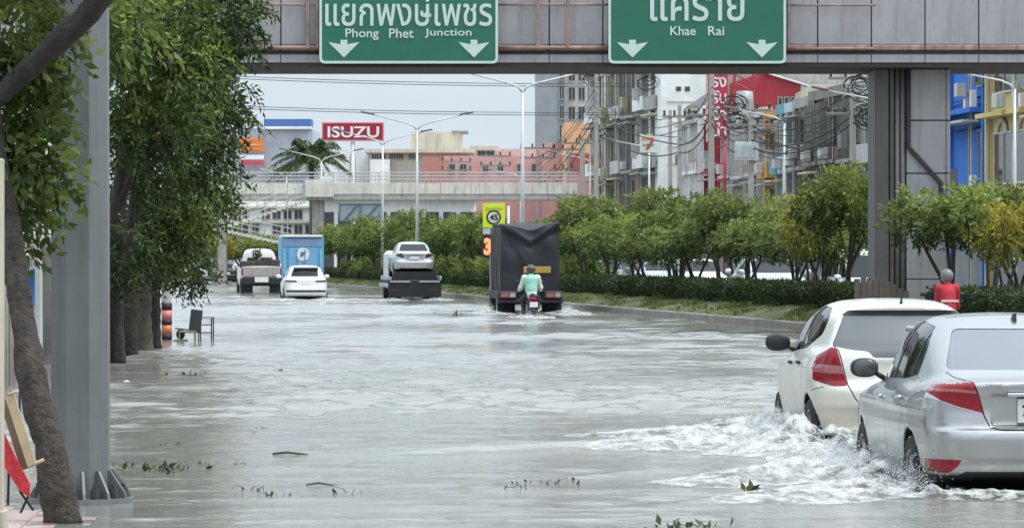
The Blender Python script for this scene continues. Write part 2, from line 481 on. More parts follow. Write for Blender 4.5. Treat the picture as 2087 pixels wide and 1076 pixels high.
PAINTS = {}
def paint(name, col, metal=.0, rough=.28, dirt=.5, dirtcol=(.30, .26, .19), dirtz=.35):
    return mat('paint_' + name, col, rough, metal, var=.03, scale=2, coat=.6, dirt=dirt, dirtcol=dirtcol, dirtz=dirtz)
M_GLASS = mat('tinted_glass', (.010, .011, .012), .05, 0, var=0, spec=.4, ior=1.45)
M_GLASS2 = mat('filmed_glass', (.16, .165, .19), .06, .35, var=.05, scale=1.5, spec=1., ior=1.9)
M_TYRE = mat('tyre_rubber', (.018, .018, .018), .75, var=.2, bump=.2)
M_RIM = mat('alloy_rim', (.35, .35, .36), .3, .9, var=.15)
M_BLACK = mat('black_plastic', (.018, .018, .019), .5, var=.15)
M_UNDER = mat('underbody', (.012, .012, .012), .9, var=.2)
M_RED = mat('red_lens', (.25, .006, .014), .14, var=.2, scale=20, coat=.15, spec=.35)
M_REDP = mat('pink_lens', (.36, .11, .11), .12, var=.1, scale=25, coat=1.)
M_CLEAR = mat('clear_lens', (.62, .60, .60), .1, var=.1, scale=30, coat=1.)
M_CHROME = mat('chrome', (.6, .6, .6), .12, 1., var=.05)
M_PLATE = mat('number_plate', (.72, .72, .70), .4, var=.05, scale=20)
M_INK = mat('plate_ink', (.02, .02, .02), .5, var=0)
M_GAP = mat('panel_gap', (.012, .012, .012), .9, var=0)
def wheel(parent, x, y, R, w=.2, spokes=10, rimmat=None, name='wheel'):
    """wheel whose outer face looks along sign(x)"""
    sg = 1 if x > 0 else -1
    t = thing_part(name, parent, (x, y, R))
    r0 = R * .64
    key = ('wheel', round(R, 3), w, spokes)
    if key not in _tc:
        ty = MB().lathe([(r0, -w / 2 + .01), (R * .90, -w / 2), (R * .975, -w / 2 + .018), (R, -w / 2 + .05), (R, w / 2 - .05), (R * .975, w / 2 - .018), (R * .90, w / 2), (r0, w / 2 - .01)], 36, axis='x').mesh('tyre', M_TYRE, True)
        rm = MB().lathe([(r0, -w / 2 + .01), (r0 * .93, -w / 2 + .02), (r0 * .9, .0), (r0 * .9, w / 2 - .05), (r0 * .93, w / 2 - .012), (r0, w / 2 - .008)], 36, axis='x')
        rm.lathe([(.001, w / 2 - .02), (.06, w / 2 - .02), (.065, w / 2 - .05)], 16, axis='x')
        for k in range(spokes):
            a = 2 * math.pi * k / spokes; st = len(rm.v)
            rm.box(w / 2 - .05, w / 2 - .022, -.014, .014, .04, r0 * .93, .004); rm.xf(Matrix.Rotation(a, 4, 'X'), st)
        rm = rm.mesh('rim', rimmat or M_RIM, False)
        hub = MB().lathe([(.001, w / 2 - .075), (r0 * .9, w / 2 - .075)], 24, axis='x').mesh('brake_disc', M_UNDER)
        _tc[key] = (ty, rm, hub)
    ty, rm, hub = _tc[key]
    rot = (0, 0, 0) if sg > 0 else (0, 0, math.pi)
    inst('tyre', ty, t, rot=rot); inst('rim', rm, t, rot=rot); inst('brake_disc', hub, t, rot=rot)
    return t
def thing_part(name, parent, loc=(0, 0, 0)):
    o = bpy.data.objects.new(name, None); COL.objects.link(o); o.parent = parent; o.location = loc; o.empty_display_size = .1
    return o
def blob(name, c, r, m, parent, pw=2.6, n=14, rz=0., flat=None):
    """rounded superellipsoid shell, for mirrors, helmets and the like"""
    v = []; f = []
    sp = lambda t: math.copysign(abs(t) ** (2 / pw), t)
    for i in range(n + 1):
        ph = -math.pi / 2 + math.pi * i / n
        for j in range(2 * n):
            th = math.pi * j / n
            p = Vector((r[0] * sp(math.cos(ph)) * sp(math.cos(th)), r[1] * sp(math.cos(ph)) * sp(math.sin(th)), r[2] * sp(math.sin(ph))))
            p.rotate(Matrix.Rotation(rz, 3, 'Z')); v.append(p + Vector(c))
    for i in range(n):
        for j in range(2 * n):
            a = i * 2 * n + j; b = i * 2 * n + (j + 1) % (2 * n); f.append((a, b, b + 2 * n, a + 2 * n))
    return mobj(name, v, f, m, parent, True)
def plate(parent, c, w=.34, h=.15, lines=('7 4812',), ry=0, pn='number_plate', tilt=0.):
    pm = MB().box(-w / 2, w / 2, -.006, .006, -h / 2, h / 2, .003)
    o = pm.build(pn, M_PLATE, parent, loc=c); o.rotation_euler = (tilt, 0, ry)
    for i, ln in enumerate(lines):
        me = text_mesh(ln, h * (.62 if len(lines) == 1 else .45), 'plate_lettering', M_INK, .002, .004)
        inst('plate_lettering', me, o, (0, -.009, 0 if len(lines) == 1 else (h * .2 - i * h * .42)))
    return o

SIDE = lambda c, n: np.abs(n[:, 0]) > .45
def mir(poly): return [(-p[0], p[1]) for p in poly][::-1]
# ------------------------------------------------------------------ the two near cars
def gap(C, pts, ax, cond, w=.007, name='panel_gap'):
    """a thin shut line following pts"""
    for a, b in zip(pts[:-1], pts[1:]):
        a = Vector(a); b = Vector(b); d = (b - a).normalized(); n = Vector((-d.y, d.x)) * w / 2
        C.region(name, [tuple(a - n), tuple(b - n), tuple(b + n), tuple(a + n)], ax, cond)

def build_sedan(root, vox, fine, pm, glass_rear, lampm=None, wheels=True):
    S = dict(L=4.41, W=1.70, H=1.475, R=.30, yw0=.92, yw1=3.47, zbelt=.95, kc=.21, kt=.08, bow=.10, ku=.09,
        ztop=[(-.1, .985), (.06, 1.01), (.25, 1.02), (.6, 1.0), (1.0, .96), (3.1, .93), (3.5, .87), (4.2, .74), (4.5, .6)],
        zbot=[(-.1, .36), (.3, .30), (.7, .2), (3.8, .2), (4.5, .24)],
        yr=[(.1, .2), (.30, .07), (.36, .02), (.42, .035), (.46, .015), (.60, .0), (.655, .015), (.675, .06), (.80, .085), (.90, .08), (.97, .045), (1.01, .01), (1.05, .02), (1.2, .1)], yrsm=.02,
        yf=[(.1, .2), (.3, .03), (.55, .0), (.68, .05), (.78, .2)],
        wl=[(.1, .72), (.28, .79), (.45, .83), (.66, .85), (.82, .842), (.95, .805), (1.05, .77), (1.2, .7)],
        tl=[(-.1, .13), (.0, .10), (.35, .035), (.9, .0), (3.4, .0), (4.0, .05), (4.41, .14)],
        gz=[(.1, .7), (.42, .98), (.62, 1.10), (1.12, 1.40), (1.5, 1.455), (2.0, 1.475), (2.4, 1.435), (3.28, .94), (3.6, .72)], gsm=.10,
        wg=[(.8, .80), (.95, .785), (1.1, .735), (1.25, .675), (1.38, .60), (1.48, .53)],
        tg=[(.2, .20), (.6, .11), (1.1, .035), (1.6, 0), (2.3, 0), (3.2, .10)], kg=.13,
        crease=[(.80, .022, .016), (.40, .03, .010)],
        cut=[((0, .03, .80), (.36, .085, .105), .03)])
    arr, org = car_field(S, vox); p, q = vdb_mesh(arr, org, vox)
    C = Cutter(p, q)
    rear = lambda c, n: (n[:, 1] < -.12) & (c[:, 1] < 1.4)
    C.paint('wheel_well', lambda c, n: np.minimum(np.hypot(c[:, 1] - S['yw0'], c[:, 2] - .3), np.hypot(c[:, 1] - S['yw1'], c[:, 2] - .3)) < .349)
    C.region('valance', [(-.95, .1), (.95, .1), (.95, .345), (.6, .345), (.56, .372), (-.56, .372), (-.6, .345), (-.95, .345)], (0, 2), lambda c, n: (c[:, 1] < .55))
    C.region('underbody', [(.4, .05), (4.5, .05), (4.5, .225), (.6, .225), (.4, .345)], (1, 2), lambda c, n: c[:, 2] < .4)
    sw = rpoly([(1.13, 1.03), (1.17, 1.25), (1.42, 1.375), (2.06, 1.41), (2.36, 1.37), (3.02, .995), (2.6, .965), (1.5, .99)], .05)
    C.region('side_window', sw, (1, 2), lambda c, n: np.abs(n[:, 0]) > .4)
    C.region('window_pillar', [(2.02, .9), (2.09, .9), (2.09, 1.5), (2.02, 1.5)], (1, 2), SIDE, over=('side_window',))
    C.region('quarter_bar', [(1.33, .9), (1.36, .9), (1.36, 1.5), (1.33, 1.5)], (1, 2), SIDE, over=('side_window',))
    bw = rpoly([(-.60, 1.075), (-.485, 1.365), (.485, 1.365), (.60, 1.075)], .05)
    C.region('rear_window', bw, (0, 2), rear)
    C.region('windscreen', rpoly([(-.68, 1.0), (-.53, 1.385), (.53, 1.385), (.68, 1.0)], .05), (0, 2), lambda c, n: (n[:, 1] > .2) & (c[:, 1] > 2.2))
    lamp = [(.92, 1.02), (.74, 1.035), (.50, 1.0), (.46, .93), (.43, .79), (.415, .745), (.58, .80), (.74, .86), (.92, .93)]
    lamp = [(.92, 1.015), (.62, 1.03), (.50, 1.0), (.455, .90), (.425, .775), (.60, .825), (.75, .88), (.92, .90)]
    lc = lambda c, n: (c[:, 1] < .42) & ((n[:, 1] < -.05) | (np.abs(n[:, 0]) > .4)) & (n[:, 2] < .9)
    for P in (lamp, mir(lamp)): C.region('tail_lamp', P, (0, 2), lc)
    if fine:
        st = [(.92, .955), (.62, .955), (.48, .945), (.475, .925), (.62, .935), (.92, .935)]
        st2 = [(.92, .935), (.80, .935), (.71, .87), (.60, .83), (.44, .785), (.425, .772), (.60, .815), (.74, .855), (.92, .89)]
        for P in (st, mir(st)): C.region('lens_strip', P, (0, 2), lc, over=('tail_lamp',))
        for P in (st2, mir(st2)): C.region('lower_lens', P, (0, 2), lc, over=('tail_lamp',))
        rf = rpoly([(.80, .365), (.66, .365), (.60, .42), (.585, .455), (.80, .455)], .01)
        for P in (rf, mir(rf)): C.region('reflector', P, (0, 2), lambda c, n: (c[:, 1] < .5) & (n[:, 1] < -.1))
        rr = lambda c, n: (c[:, 1] < .5) & (n[:, 1] < -.05)
        for sg in (1, -1):
            gap(C, [(sg * .50, 1.01), (sg * .455, .90), (sg * .418, .76), (sg * .38, .685), (sg * .30, .665), (0, .662)], (0, 2), rr, .009)
            gap(C, [(sg * .60, 1.06), (sg * .57, 1.03), (sg * .50, 1.005)], (0, 2), lambda c, n: (c[:, 1] < .7), .006)
        sd_ = SIDE
        gap(C, [(.98, 1.0), (1.10, .85), (1.28, .62), (1.34, .30)], (1, 2), sd_)
        gap(C, [(2.05, .97), (2.04, .6), (2.06, .26)], (1, 2), sd_)
        gap(C, [(3.05, .98), (3.10, .6), (3.02, .26)], (1, 2), sd_)
        gap(C, [(1.3, .245), (3.05, .245)], (1, 2), sd_)
        fl = rpoly([(.66, .80), (.80, .80), (.80, .94), (.66, .94)], .03)
        
    C.out('body', pm, root); C.out('wheel_well', M_UNDER, root, 0., True); C.out('underbody', M_UNDER, root)
    C.out('side_window', M_GLASS, root, -.004, True); C.out('window_pillar', M_BLACK, root, -.001, True); C.out('quarter_bar', M_BLACK, root, -.001, True)
    rw = C.out('rear_window', glass_rear, root, -.004); C.out('windscreen', M_GLASS, root, -.004)
    tl_ = C.out('tail_lamp', lampm or M_RED, root, .004, True)
    lam = [o for o in tl_]
    big = sorted(lam, key=lambda o: -len(o.data.vertices))[:2]
    for nm, mm in (('lens_strip', M_REDP), ('lower_lens', M_CLEAR)):
        for o in C.out(nm, mm, None, .005, True):
            cx = sum(v.co.x for v in o.data.vertices) / max(1, len(o.data.vertices))
            par = min(big, key=lambda b: abs(sum(v.co.x for v in b.data.vertices) / len(b.data.vertices) - cx)); o.parent = par
    C.out('reflector', M_RED, root, .002, True); C.out('panel_gap', M_GAP, root, -.006); C.out('valance', M_BLACK, root, -.002)
    C.bm.free()
    if wheels:
        for yy in (S['yw0'], S['yw1']):
            for sg in (-1, 1): wheel(root, sg * .735, yy, S['R'])
    return S

def mirror_part(root, sg, y, z, x, m_body, m_glass=None, r=(.11, .07, .075)):
    t = thing_part('door_mirror', root, (sg * x, y, z))
    blob('mirror_housing', (0, 0, 0), r, m_body, t, 2.5)
    MB().tube([(-sg * r[0] * .7, .02, -.03), (-sg * (r[0] + .06), .03, -.09)], .022, 8).build('mirror_stalk', M_BLACK, t, True)
    a = MB().lathe([(.001, 0), (.055, 0), (.06, .006)], 20, axis='y'); a.xf(Matrix.Diagonal((r[0] / .07, 1, r[2] / .07, 1)))
    a.build('mirror_glass', mat('mirror_glass', (.10, .105, .11), .06, .3, var=.1) if m_glass is None else m_glass, t, True, loc=(0, -r[1] * 1.02, 0))
    return t
def handle(root, sg, x, y, z, m):
    t = MB().box(-.018, .018, -.085, .085, -.016, .016, .010).build('door_handle', m, root, False, (sg * x, y, z))
    return t

WATER_D = .20            # depth of the flood over the carriageway
def near_sedan():
    root = thing('silver_sedan', 'silver four-door sedan throwing up water in the right foreground, tail cut by the frame', 'car', (3.77, 27.75, -WATER_D - .025), .047)
    pm = paint('silver', (.40, .40, .395), .8, .30, .25, (.28, .26, .22))
    build_sedan(root, .02, True, pm, M_GLASS2)
    mirror_part(root, -1, 2.92, 1.03, .885, M_BLACK); mirror_part(root, 1, 2.92, 1.03, .885, M_BLACK)
    for sg in (-1, 1):
        handle(root, sg, .858, 1.30, .86, M_CHROME); handle(root, sg, .862, 2.28, .835, M_CHROME)
    plate(root, (.0, .10, .80), .36, .17, ('7 4812',))
    MB().box(-.26, .26, -.012, .012, -.012, .012, .005).build('boot_trim', M_CHROME, root, loc=(0, .055, .915))
    # wiper-type aerial fin on the roof
    MB().prism([(0, 0), (.16, 0), (.03, .06), (.01, .06)], -.012, .012, 'x').build('roof_aerial', M_BLACK, root, loc=(0, 1.22, 1.415))
    inst('boot_lettering', text_mesh('VIOS', .042, 'boot_lettering', M_RIM, .002, .001, 1.3), root, (-.36, .035, .975))
    MB().tube([(.35, .1, .24), (.35, .35, .26)], .03, 10).build('exhaust_pipe', M_CHROME, root, True)
    return root

def near_hatch():
    root = thing('white_hatchback', 'muddy white hatchback with dark tailgate glass wading beside the silver sedan', 'car', (3.55, 35.2, -WATER_D), .050)
    S = dict(L=3.62, W=1.68, H=1.49, R=.29, yw0=.66, yw1=3.0, zbelt=.98, kc=.30, kt=.10, bow=.12, ku=.10,
        ztop=[(-.1, 1.0), (.1, 1.02), (.5, 1.03), (1.0, 1.02), (2.3, .95), (2.75, .90), (3.3, .78), (3.7, .62)],
        zbot=[(-.1, .32), (.25, .26), (.6, .2), (3.2, .2), (3.7, .24)],
        yr=[(.1, .12), (.28, .04), (.36, .07), (.48, .045), (.52, .0), (.66, -.005), (.71, .02), (.75, .06), (.90, .075), (1.02, .08), (1.06, .10), (1.2, .2)], yrsm=.03,
        yf=[(.1, .2), (.3, .03), (.55, .0), (.68, .05), (.8, .25)],
        wl=[(.1, .70), (.26, .77), (.42, .815), (.62, .84), (.85, .835), (.98, .80), (1.08, .765), (1.2, .7)],
        tl=[(-.1, .14), (.0, .10), (.25, .04), (.6, 0.), (2.9, .0), (3.3, .05), (3.62, .15)],
        gz=[(-.2, 1.38), (.25, 1.435), (.8, 1.475), (1.3, 1.49), (1.7, 1.47), (1.95, 1.42), (2.78, .95), (3.1, .75)], gsm=.10,
        gyr=[(.8, .06), (1.02, .09), (1.10, .12), (1.30, .26), (1.36, .29), (1.395, .24), (1.43, .22), (1.5, .26)], gbow=.12, kge=.07,
        wg=[(.8, .80), (.98, .79), (1.1, .75), (1.25, .685), (1.40, .60), (1.5, .53)],
        tg=[(.0, .13), (.4, .07), (.9, .02), (1.4, 0), (2.0, .01), (2.8, .10)], kg=.15,
        crease=[(.87, .025, .012), (.36, .03, .010)],
        cut=[((0, .0, .84), (.27, .085, .075), .03), ((0, .0, .34), (.44, .05, .075), .03)])
    vox = .02
    arr, org = car_field(S, vox); p, q = vdb_mesh(arr, org, vox); C = Cutter(p, q)
    pm = paint('white_muddy', (.74, .72, .66), 0, .30, .85, (.52, .45, .32), .48)
    rear = lambda c, n: (n[:, 1] < -.12) & (c[:, 1] < .8)
    C.paint('wheel_well', lambda c, n: np.minimum(np.hypot(c[:, 1] - S['yw0'], c[:, 2] - .29), np.hypot(c[:, 1] - S['yw1'], c[:, 2] - .29)) < .339)
    C.region('underbody', [(-.1, .05), (3.7, .05), (3.7, .225), (.3, .225), (-.1, .275)], (1, 2), lambda c, n: c[:, 2] < .4)
    sw = rpoly([(.66, 1.17), (.69, 1.30), (.95, 1.40), (1.5, 1.42), (1.86, 1.37), (2.50, 1.005), (2.1, .975), (1.1, 1.03)], .07)
    C.region('side_window', sw, (1, 2), lambda c, n: np.abs(n[:, 0]) > .38)
    C.region('window_pillar', [(1.46, .9), (1.53, .9), (1.53, 1.5), (1.46, 1.5)], (1, 2), SIDE, over=('side_window',))
    bw = rpoly([(-.655, 1.07), (-.53, 1.345), (.53, 1.345), (.655, 1.07), (.50, 1.035), (.34, 1.02), (.30, .965), (-.30, .965), (-.34, 1.02), (-.50, 1.035)], .03)
    C.region('tailgate_glass', bw, (0, 2), rear)
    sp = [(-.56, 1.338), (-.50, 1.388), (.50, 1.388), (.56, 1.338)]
    C.region('spoiler_shadow', sp, (0, 2), lambda c, n: (n[:, 1] < -.2) & (c[:, 1] < .8), over=(0, 'tailgate_glass'))  # black strip cut below the spoiler lip, painted as its shadow
    C.region('windscreen', rpoly([(-.66, 1.0), (-.52, 1.39), (.52, 1.39), (.66, 1.0)], .05), (0, 2), lambda c, n: (n[:, 1] > .2) & (c[:, 1] > 1.6))
    lamp = rpoly([(.615, 1.035), (.655, 1.06), (.80, .955), (.86, .86), (.80, .755), (.66, .71), (.535, .715), (.575, .86)], .02, 2)
    lc = lambda c, n: (c[:, 1] < .40) & ((n[:, 1] < -.02) | (np.abs(n[:, 0]) > .4))
    st = [(.50, .885), (.90, .91), (.90, .84), (.50, .815)]
    for P in (lamp, mir(lamp)): C.region('tail_lamp', P, (0, 2), lc)
    for P in (st, mir(st)): C.region('lens_strip', P, (0, 2), lc, over=('tail_lamp',))
    rr = lambda c, n: (c[:, 1] < .5) & (n[:, 1] < -.05)
    for sg in (1, -1):
        gap(C, [(sg * .645, 1.075), (sg * .60, 1.02), (sg * .565, .86), (sg * .53, .715), (sg * .47, .60), (sg * .41, .53)], (0, 2), rr, .010)
        gap(C, [(sg * .41, .53), (sg * .3, .515), (0, .512)], (0, 2), rr, .010)
        rf = [(sg * .42, .335), (sg * .25, .335), (sg * .25, .375), (sg * .40, .375)]
        C.region('reflector', rf if sg > 0 else rf[::-1], (0, 2), rr)
    gap(C, [(.93, 1.06), (.90, .95), (1.0, .75), (1.08, .30)], (1, 2), SIDE); gap(C, [(1.50, 1.0), (1.48, .6), (1.50, .26)], (1, 2), SIDE)
    gap(C, [(2.52, 1.0), (2.58, .6), (2.52, .26)], (1, 2), SIDE); gap(C, [(.42, .66), (.2, .70)], (1, 2), SIDE)
    C.region('valance', [(-.43, .2), (.43, .2), (.40, .33), (-.40, .33)], (0, 2), rr)
    C.out('body', pm, root); C.out('wheel_well', M_UNDER, root, 0., True); C.out('underbody', M_UNDER, root)
    C.out('side_window', M_GLASS, root, -.004, True); C.out('window_pillar', M_BLACK, root, -.001, True)
    C.out('tailgate_glass', mat('tailgate_glass', (.035, .038, .038), .05, 0, var=.2, scale=3, spec=.9, ior=1.75), root, -.003); C.out('spoiler_shadow', M_BLACK, root, -.004, oname='spoiler_shadow_strip'); C.out('windscreen', M_GLASS, root, -.004)
    lam = C.out('tail_lamp', M_RED, root, .004, True)
    for o in C.out('lens_strip', M_REDP, None, .005, True):
        cx = sum(v.co.x for v in o.data.vertices) / len(o.data.vertices)
        o.parent = min(lam, key=lambda b: abs(sum(v.co.x for v in b.data.vertices) / len(b.data.vertices) - cx))
    C.out('panel_gap', M_GAP, root, -.006); C.out('reflector', M_RED, root, .002, True); C.out('valance', M_BLACK, root, -.002)
    C.bm.free()
    for yy in (S['yw0'], S['yw1']):
        for sg in (-1, 1): wheel(root, sg * .725, yy, S['R'], .19)
    for sg in (-1, 1):
        mirror_part(root, sg, 2.30, 1.06, .90, M_BLACK, M_BLACK, (.12, .075, .085))
        handle(root, sg, .852, 1.14, .90, M_BLACK); handle(root, sg, .852, 1.72, .885, M_BLACK)
    plate(root, (0, .09, .84), .34, .15, ())
    inst('glass_sticker', text_mesh('moms on', .045, 'glass_sticker', mat('white_decal', (.45, .45, .45), .5, var=0), .002, .001, 1.2), root, (.12, .185, 1.24), (-.65, 0, 0))
    MB().tube([(-.16, .16, 1.062), (.08, .165, 1.05), (.14, .15, 1.03)], .009, 6).build('rear_wiper', M_BLACK, root)
    MB().tube([(0, .42, 1.43), (0, .40, 1.46), (0, .37, 1.545)], [.02, .012, .005], 8).build('roof_aerial', M_BLACK, root)
    return root
# ------------------------------------------------------------------ the setting: curving road, flood water, median
def KX(D): return 6.5 - .118 * (D - 92) - .00003 * (D - 92) ** 2        # near kerb of the median
def OX(D): return 15.1 - .102 * (D - 162)                                # lamp line beyond the opposite carriageway
def LX(D): return -2.75 - .085 * (D - 27)                                # edge of the left pavement
def lattice(seed, n=256):
    return np.random.default_rng(seed).random((n, n)) * 2 - 1
LATS = [lattice(i) for i in range(6)]
def vnoise(x, y, k=0):
    T = LATS[k % 6]; n = T.shape[0]
    xi = np.floor(x).astype(int); yi = np.floor(y).astype(int); fx = x - xi; fy = y - yi
    fx = fx * fx * fx * (fx * (fx * 6 - 15) + 10); fy = fy * fy * fy * (fy * (fy * 6 - 15) + 10)
    a = T[xi % n, yi % n]; b = T[(xi + 1) % n, yi % n]; c = T[xi % n, (yi + 1) % n]; d = T[(xi + 1) % n, (yi + 1) % n]
    return (a * (1 - fx) + b * fx) * (1 - fy) + (c * (1 - fx) + d * fx) * fy
def crest(x, y, x0, y0, x1, y1, w, amp):
    """a single travelling wave whose crest runs from one point to another"""
    dx, dy = x1 - x0, y1 - y0; L = math.hypot(dx, dy); t = ((x - x0) * dx + (y - y0) * dy) / L; s = (-(x - x0) * dy + (y - y0) * dx) / L
    s = s + .25 * vnoise(t * .7, t * 0 + 3.3, 2)
    en = np.clip(t / 1.2, 0, 1) * np.clip((L - t) / 1.2, 0, 1)
    return amp * en * (np.exp(-(s / w) ** 2) - .6 * np.exp(-((s + 1.6 * w) / (1.4 * w)) ** 2))
def water_h(x, y):
    paws = .75 + .75 * vnoise(x * .10 + 7, y * .085, 0) + .45 * vnoise(x * .33, y * .24 + 9, 1)
    paws = np.clip(paws, .22, 2.0)
    h = .026 * vnoise(x * .55 + y * .1, y * .42, 2) + .036 * vnoise(x * .95 + 20, y * 1.45 + x * .25, 3) + .025 * vnoise(x * 1.8, y * 3.0 - x * .35, 4) + .010 * vnoise(x * 4.2 + 3, y * 6.0, 5) + .0055 * vnoise(x * 8.1 + 3, y * 11.3, 1)
    h = h * paws
    h = h + crest(x, y, wx(1480, 36.2), 36.2, wx(660, 33.2), 33.2, .22, .050)
    h = h + crest(x, y, wx(1500, 32.2), 32.0, wx(1000, 29.3), 29.0, .20, .026)
    h = h + crest(x, y, wx(1700, 28.6), 28.4, wx(1250, 26.2), 26.0, .22, .035)
    return h
def grid_patch(x0, x1, y0, y1, dx, dy):
    xs = np.linspace(x0, x1, int((x1 - x0) / dx) + 1); ys = np.linspace(y0, y1, int((y1 - y0) / dy) + 1)
    X, Y = np.meshgrid(xs, ys); nx, ny = len(xs), len(ys)
    idx = np.arange(nx * ny).reshape(ny, nx)
    q = np.stack([idx[:-1, :-1], idx[:-1, 1:], idx[1:, 1:], idx[1:, :-1]], -1).reshape(-1, 4)
    return X.ravel(), Y.ravel(), q
def build_water():
    V = []; Q = []; n = 0
    for (x0, x1, y0, y1, dx, dy) in ((-6.5, 7, 20, 44, .036, .036), (-11, 11, 44, 72, .07, .07), (-26, 26, 72, 165, .22, .2), (-60, 60, 165, 420, .9, .6)):
        X, Y, q = grid_patch(x0, x1, y0, y1, dx, dy)
        V.append(np.stack([X, Y, water_h(X, Y)], 1)); Q.append(q + n); n += len(X)
    for (x0, x1, y0, y1) in ((-6.5, 7, 1, 20), (-60, -6.5, 1, 44), (7, 60, 1, 44), (-60, -11, 44, 72), (11, 60, 44, 72), (-60, -26, 72, 165), (26, 60, 72, 165)):
        X, Y, q = grid_patch(x0, x1, y0, y1, 1.5, 1.5)
        V.append(np.stack([X, Y, water_h(X, Y)], 1)); Q.append(q + n); n += len(X)
    m = bpy.data.materials.new('flood_water'); m.use_nodes = True; N = m.node_tree.nodes; L = m.node_tree.links
    b = N['Principled BSDF']; b.inputs['IOR'].default_value = 1.33; b.inputs['Specular IOR Level'].default_value = .5
    t = N.new('ShaderNodeTexCoord'); mp = N.new('ShaderNodeMapping'); mp.inputs['Scale'].default_value = (1, .8, 1); L.new(t.outputs['Object'], mp.inputs[0])
    n1 = N.new('ShaderNodeTexNoise'); n1.inputs['Scale'].default_value = .35; n1.inputs['Detail'].default_value = 4; L.new(mp.outputs[0], n1.inputs['Vector'])
    mx = N.new('ShaderNodeMix'); mx.data_type = 'RGBA'; mx.inputs[6].default_value = (.22, .213, .19, 1); mx.inputs[7].default_value = (.29, .282, .26, 1)
    L.new(n1.outputs[0], mx.inputs[0]); L.new(mx.outputs[2], b.inputs['Base Color'])
    r = N.new('ShaderNodeMapRange'); r.inputs[1].default_value = .3; r.inputs[2].default_value = .7; r.inputs[3].default_value = .025; r.inputs[4].default_value = .07
    L.new(n1.outputs[0], r.inputs[0]); L.new(r.outputs[0], b.inputs['Roughness'])
    n2 = N.new('ShaderNodeTexNoise'); n2.inputs['Scale'].default_value = 9; n2.inputs['Detail'].default_value = 5; n2.inputs['Roughness'].default_value = .6; L.new(mp.outputs[0], n2.inputs['Vector'])
    bp = N.new('ShaderNodeBump'); bp.inputs['Strength'].default_value = .3; bp.inputs['Distance'].default_value = .03
    L.new(n2.outputs[0], bp.inputs['Height']); L.new(bp.outputs[0], b.inputs['Normal'])
    o = mobj('flood_water', np.concatenate(V), np.concatenate(Q), m, None, True)
    tag(o, kind='structure')
build_water()
M_ROAD = mat('asphalt', (.05, .05, .05), .8, var=.2, bump=.3)
M_CONC = mat('kerb_concrete', (.22, .20, .17), .85, var=.25, scale=1.5, bump=.3, streak=.5)
M_SOIL = mat('verge_soil', (.09, .10, .035), .95, var=.35, scale=2.5, bump=.5)
M_PINK = mat('pink_paver', (.46, .32, .29), .25, var=.25, scale=4, bump=.15)
M_PAVE = mat('pavement_slab', (.26, .25, .23), .8, var=.2, bump=.2)
tag(mobj('ground', [(-4000, -50, -.4), (4000, -50, -.4), (4000, 8000, -.4), (-4000, 8000, -.4)], [(0, 1, 2, 3)], mat('far_ground', (.20, .19, .17), .9, scale=.05)), kind='structure')
def ribbon(prof_, D0, D1, step, xf):
    """sweep a cross-section [(offset, z)] along the curving line xf(D)"""
    Ds = np.arange(D0, D1 + step, step); v = []; f = []; k = len(prof_)
    for D in Ds:
        for o_, z in prof_: v.append((xf(D) + o_, D, z))
    for i in range(len(Ds) - 1):
        for j in range(k - 1):
            a = i * k + j; f.append((a, a + 1, a + k + 1, a + k))
    return v, f
v, f = ribbon([(-30, -WATER_D), (24, -WATER_D)], 2, 420, 4, KX); tag(mobj('road', v, f, M_ROAD), kind='structure')
v, f = ribbon([(0, -.3), (.03, .17), (.06, .19), (.24, .19), (.26, .12)], 40, 300, 1.2, KX)
for i in range(len(v)): v[i] = (v[i][0] + rnd.uniform(-.012, .012), v[i][1], v[i][2] + (rnd.uniform(-.012, .012) if v[i][2] > 0 else 0))
med = mobj('median', v, f, M_CONC); tag(med, kind='structure')
v, f = ribbon([(.25, .12), (.45, .24), (.9, .36), (1.3, .46), (2.2, .5), (3.2, .4), (3.6, .2), (3.62, -.3)], 40, 300, 1.0, KX)
v = [(a + rnd.uniform(-.05, .05), b, c + rnd.uniform(-.03, .04)) for a, b, c in v]
tag(mobj('grass_verge', v, f, M_SOIL, None, True), kind='structure')
# left pavement, just awash: pink paving blocks show at the near corner
v, f = ribbon([(-12, -.03), (-.02, -.035), (0, -.05), (.0, -.3)], 16, 300, 2, LX); tag(mobj('left_pavement', v, f, M_PAVE), kind='structure')
PAV = bpy.data.objects['left_pavement']
pv = MB().box(-.098, .098, -.098, .098, -.05, 0, .006).mesh('paving_block', M_PINK)
for i in range(22):
    for j in range(18):
        D = 24.0 + j * .2; X = -3.9 + i * .2 - .085 * (D - 24) * .6
        if X > LX(D) + .12: continue
        e = LX(D) - X
        inst('paving_block', pv, PAV, (X, D, -.004 + .024 * min(1.0, e / .8) - max(0, (D - 25.3)) * .016 + rnd.uniform(-.004, .004)), (rnd.uniform(-.01, .01), rnd.uniform(-.01, .01), 0))
v, f = ribbon([(-2.2, -.3), (-2.18, .12), (30, .16)], 60, 420, 4, OX); tag(mobj('right_pavement', v, f, M_PAVE), kind='structure')
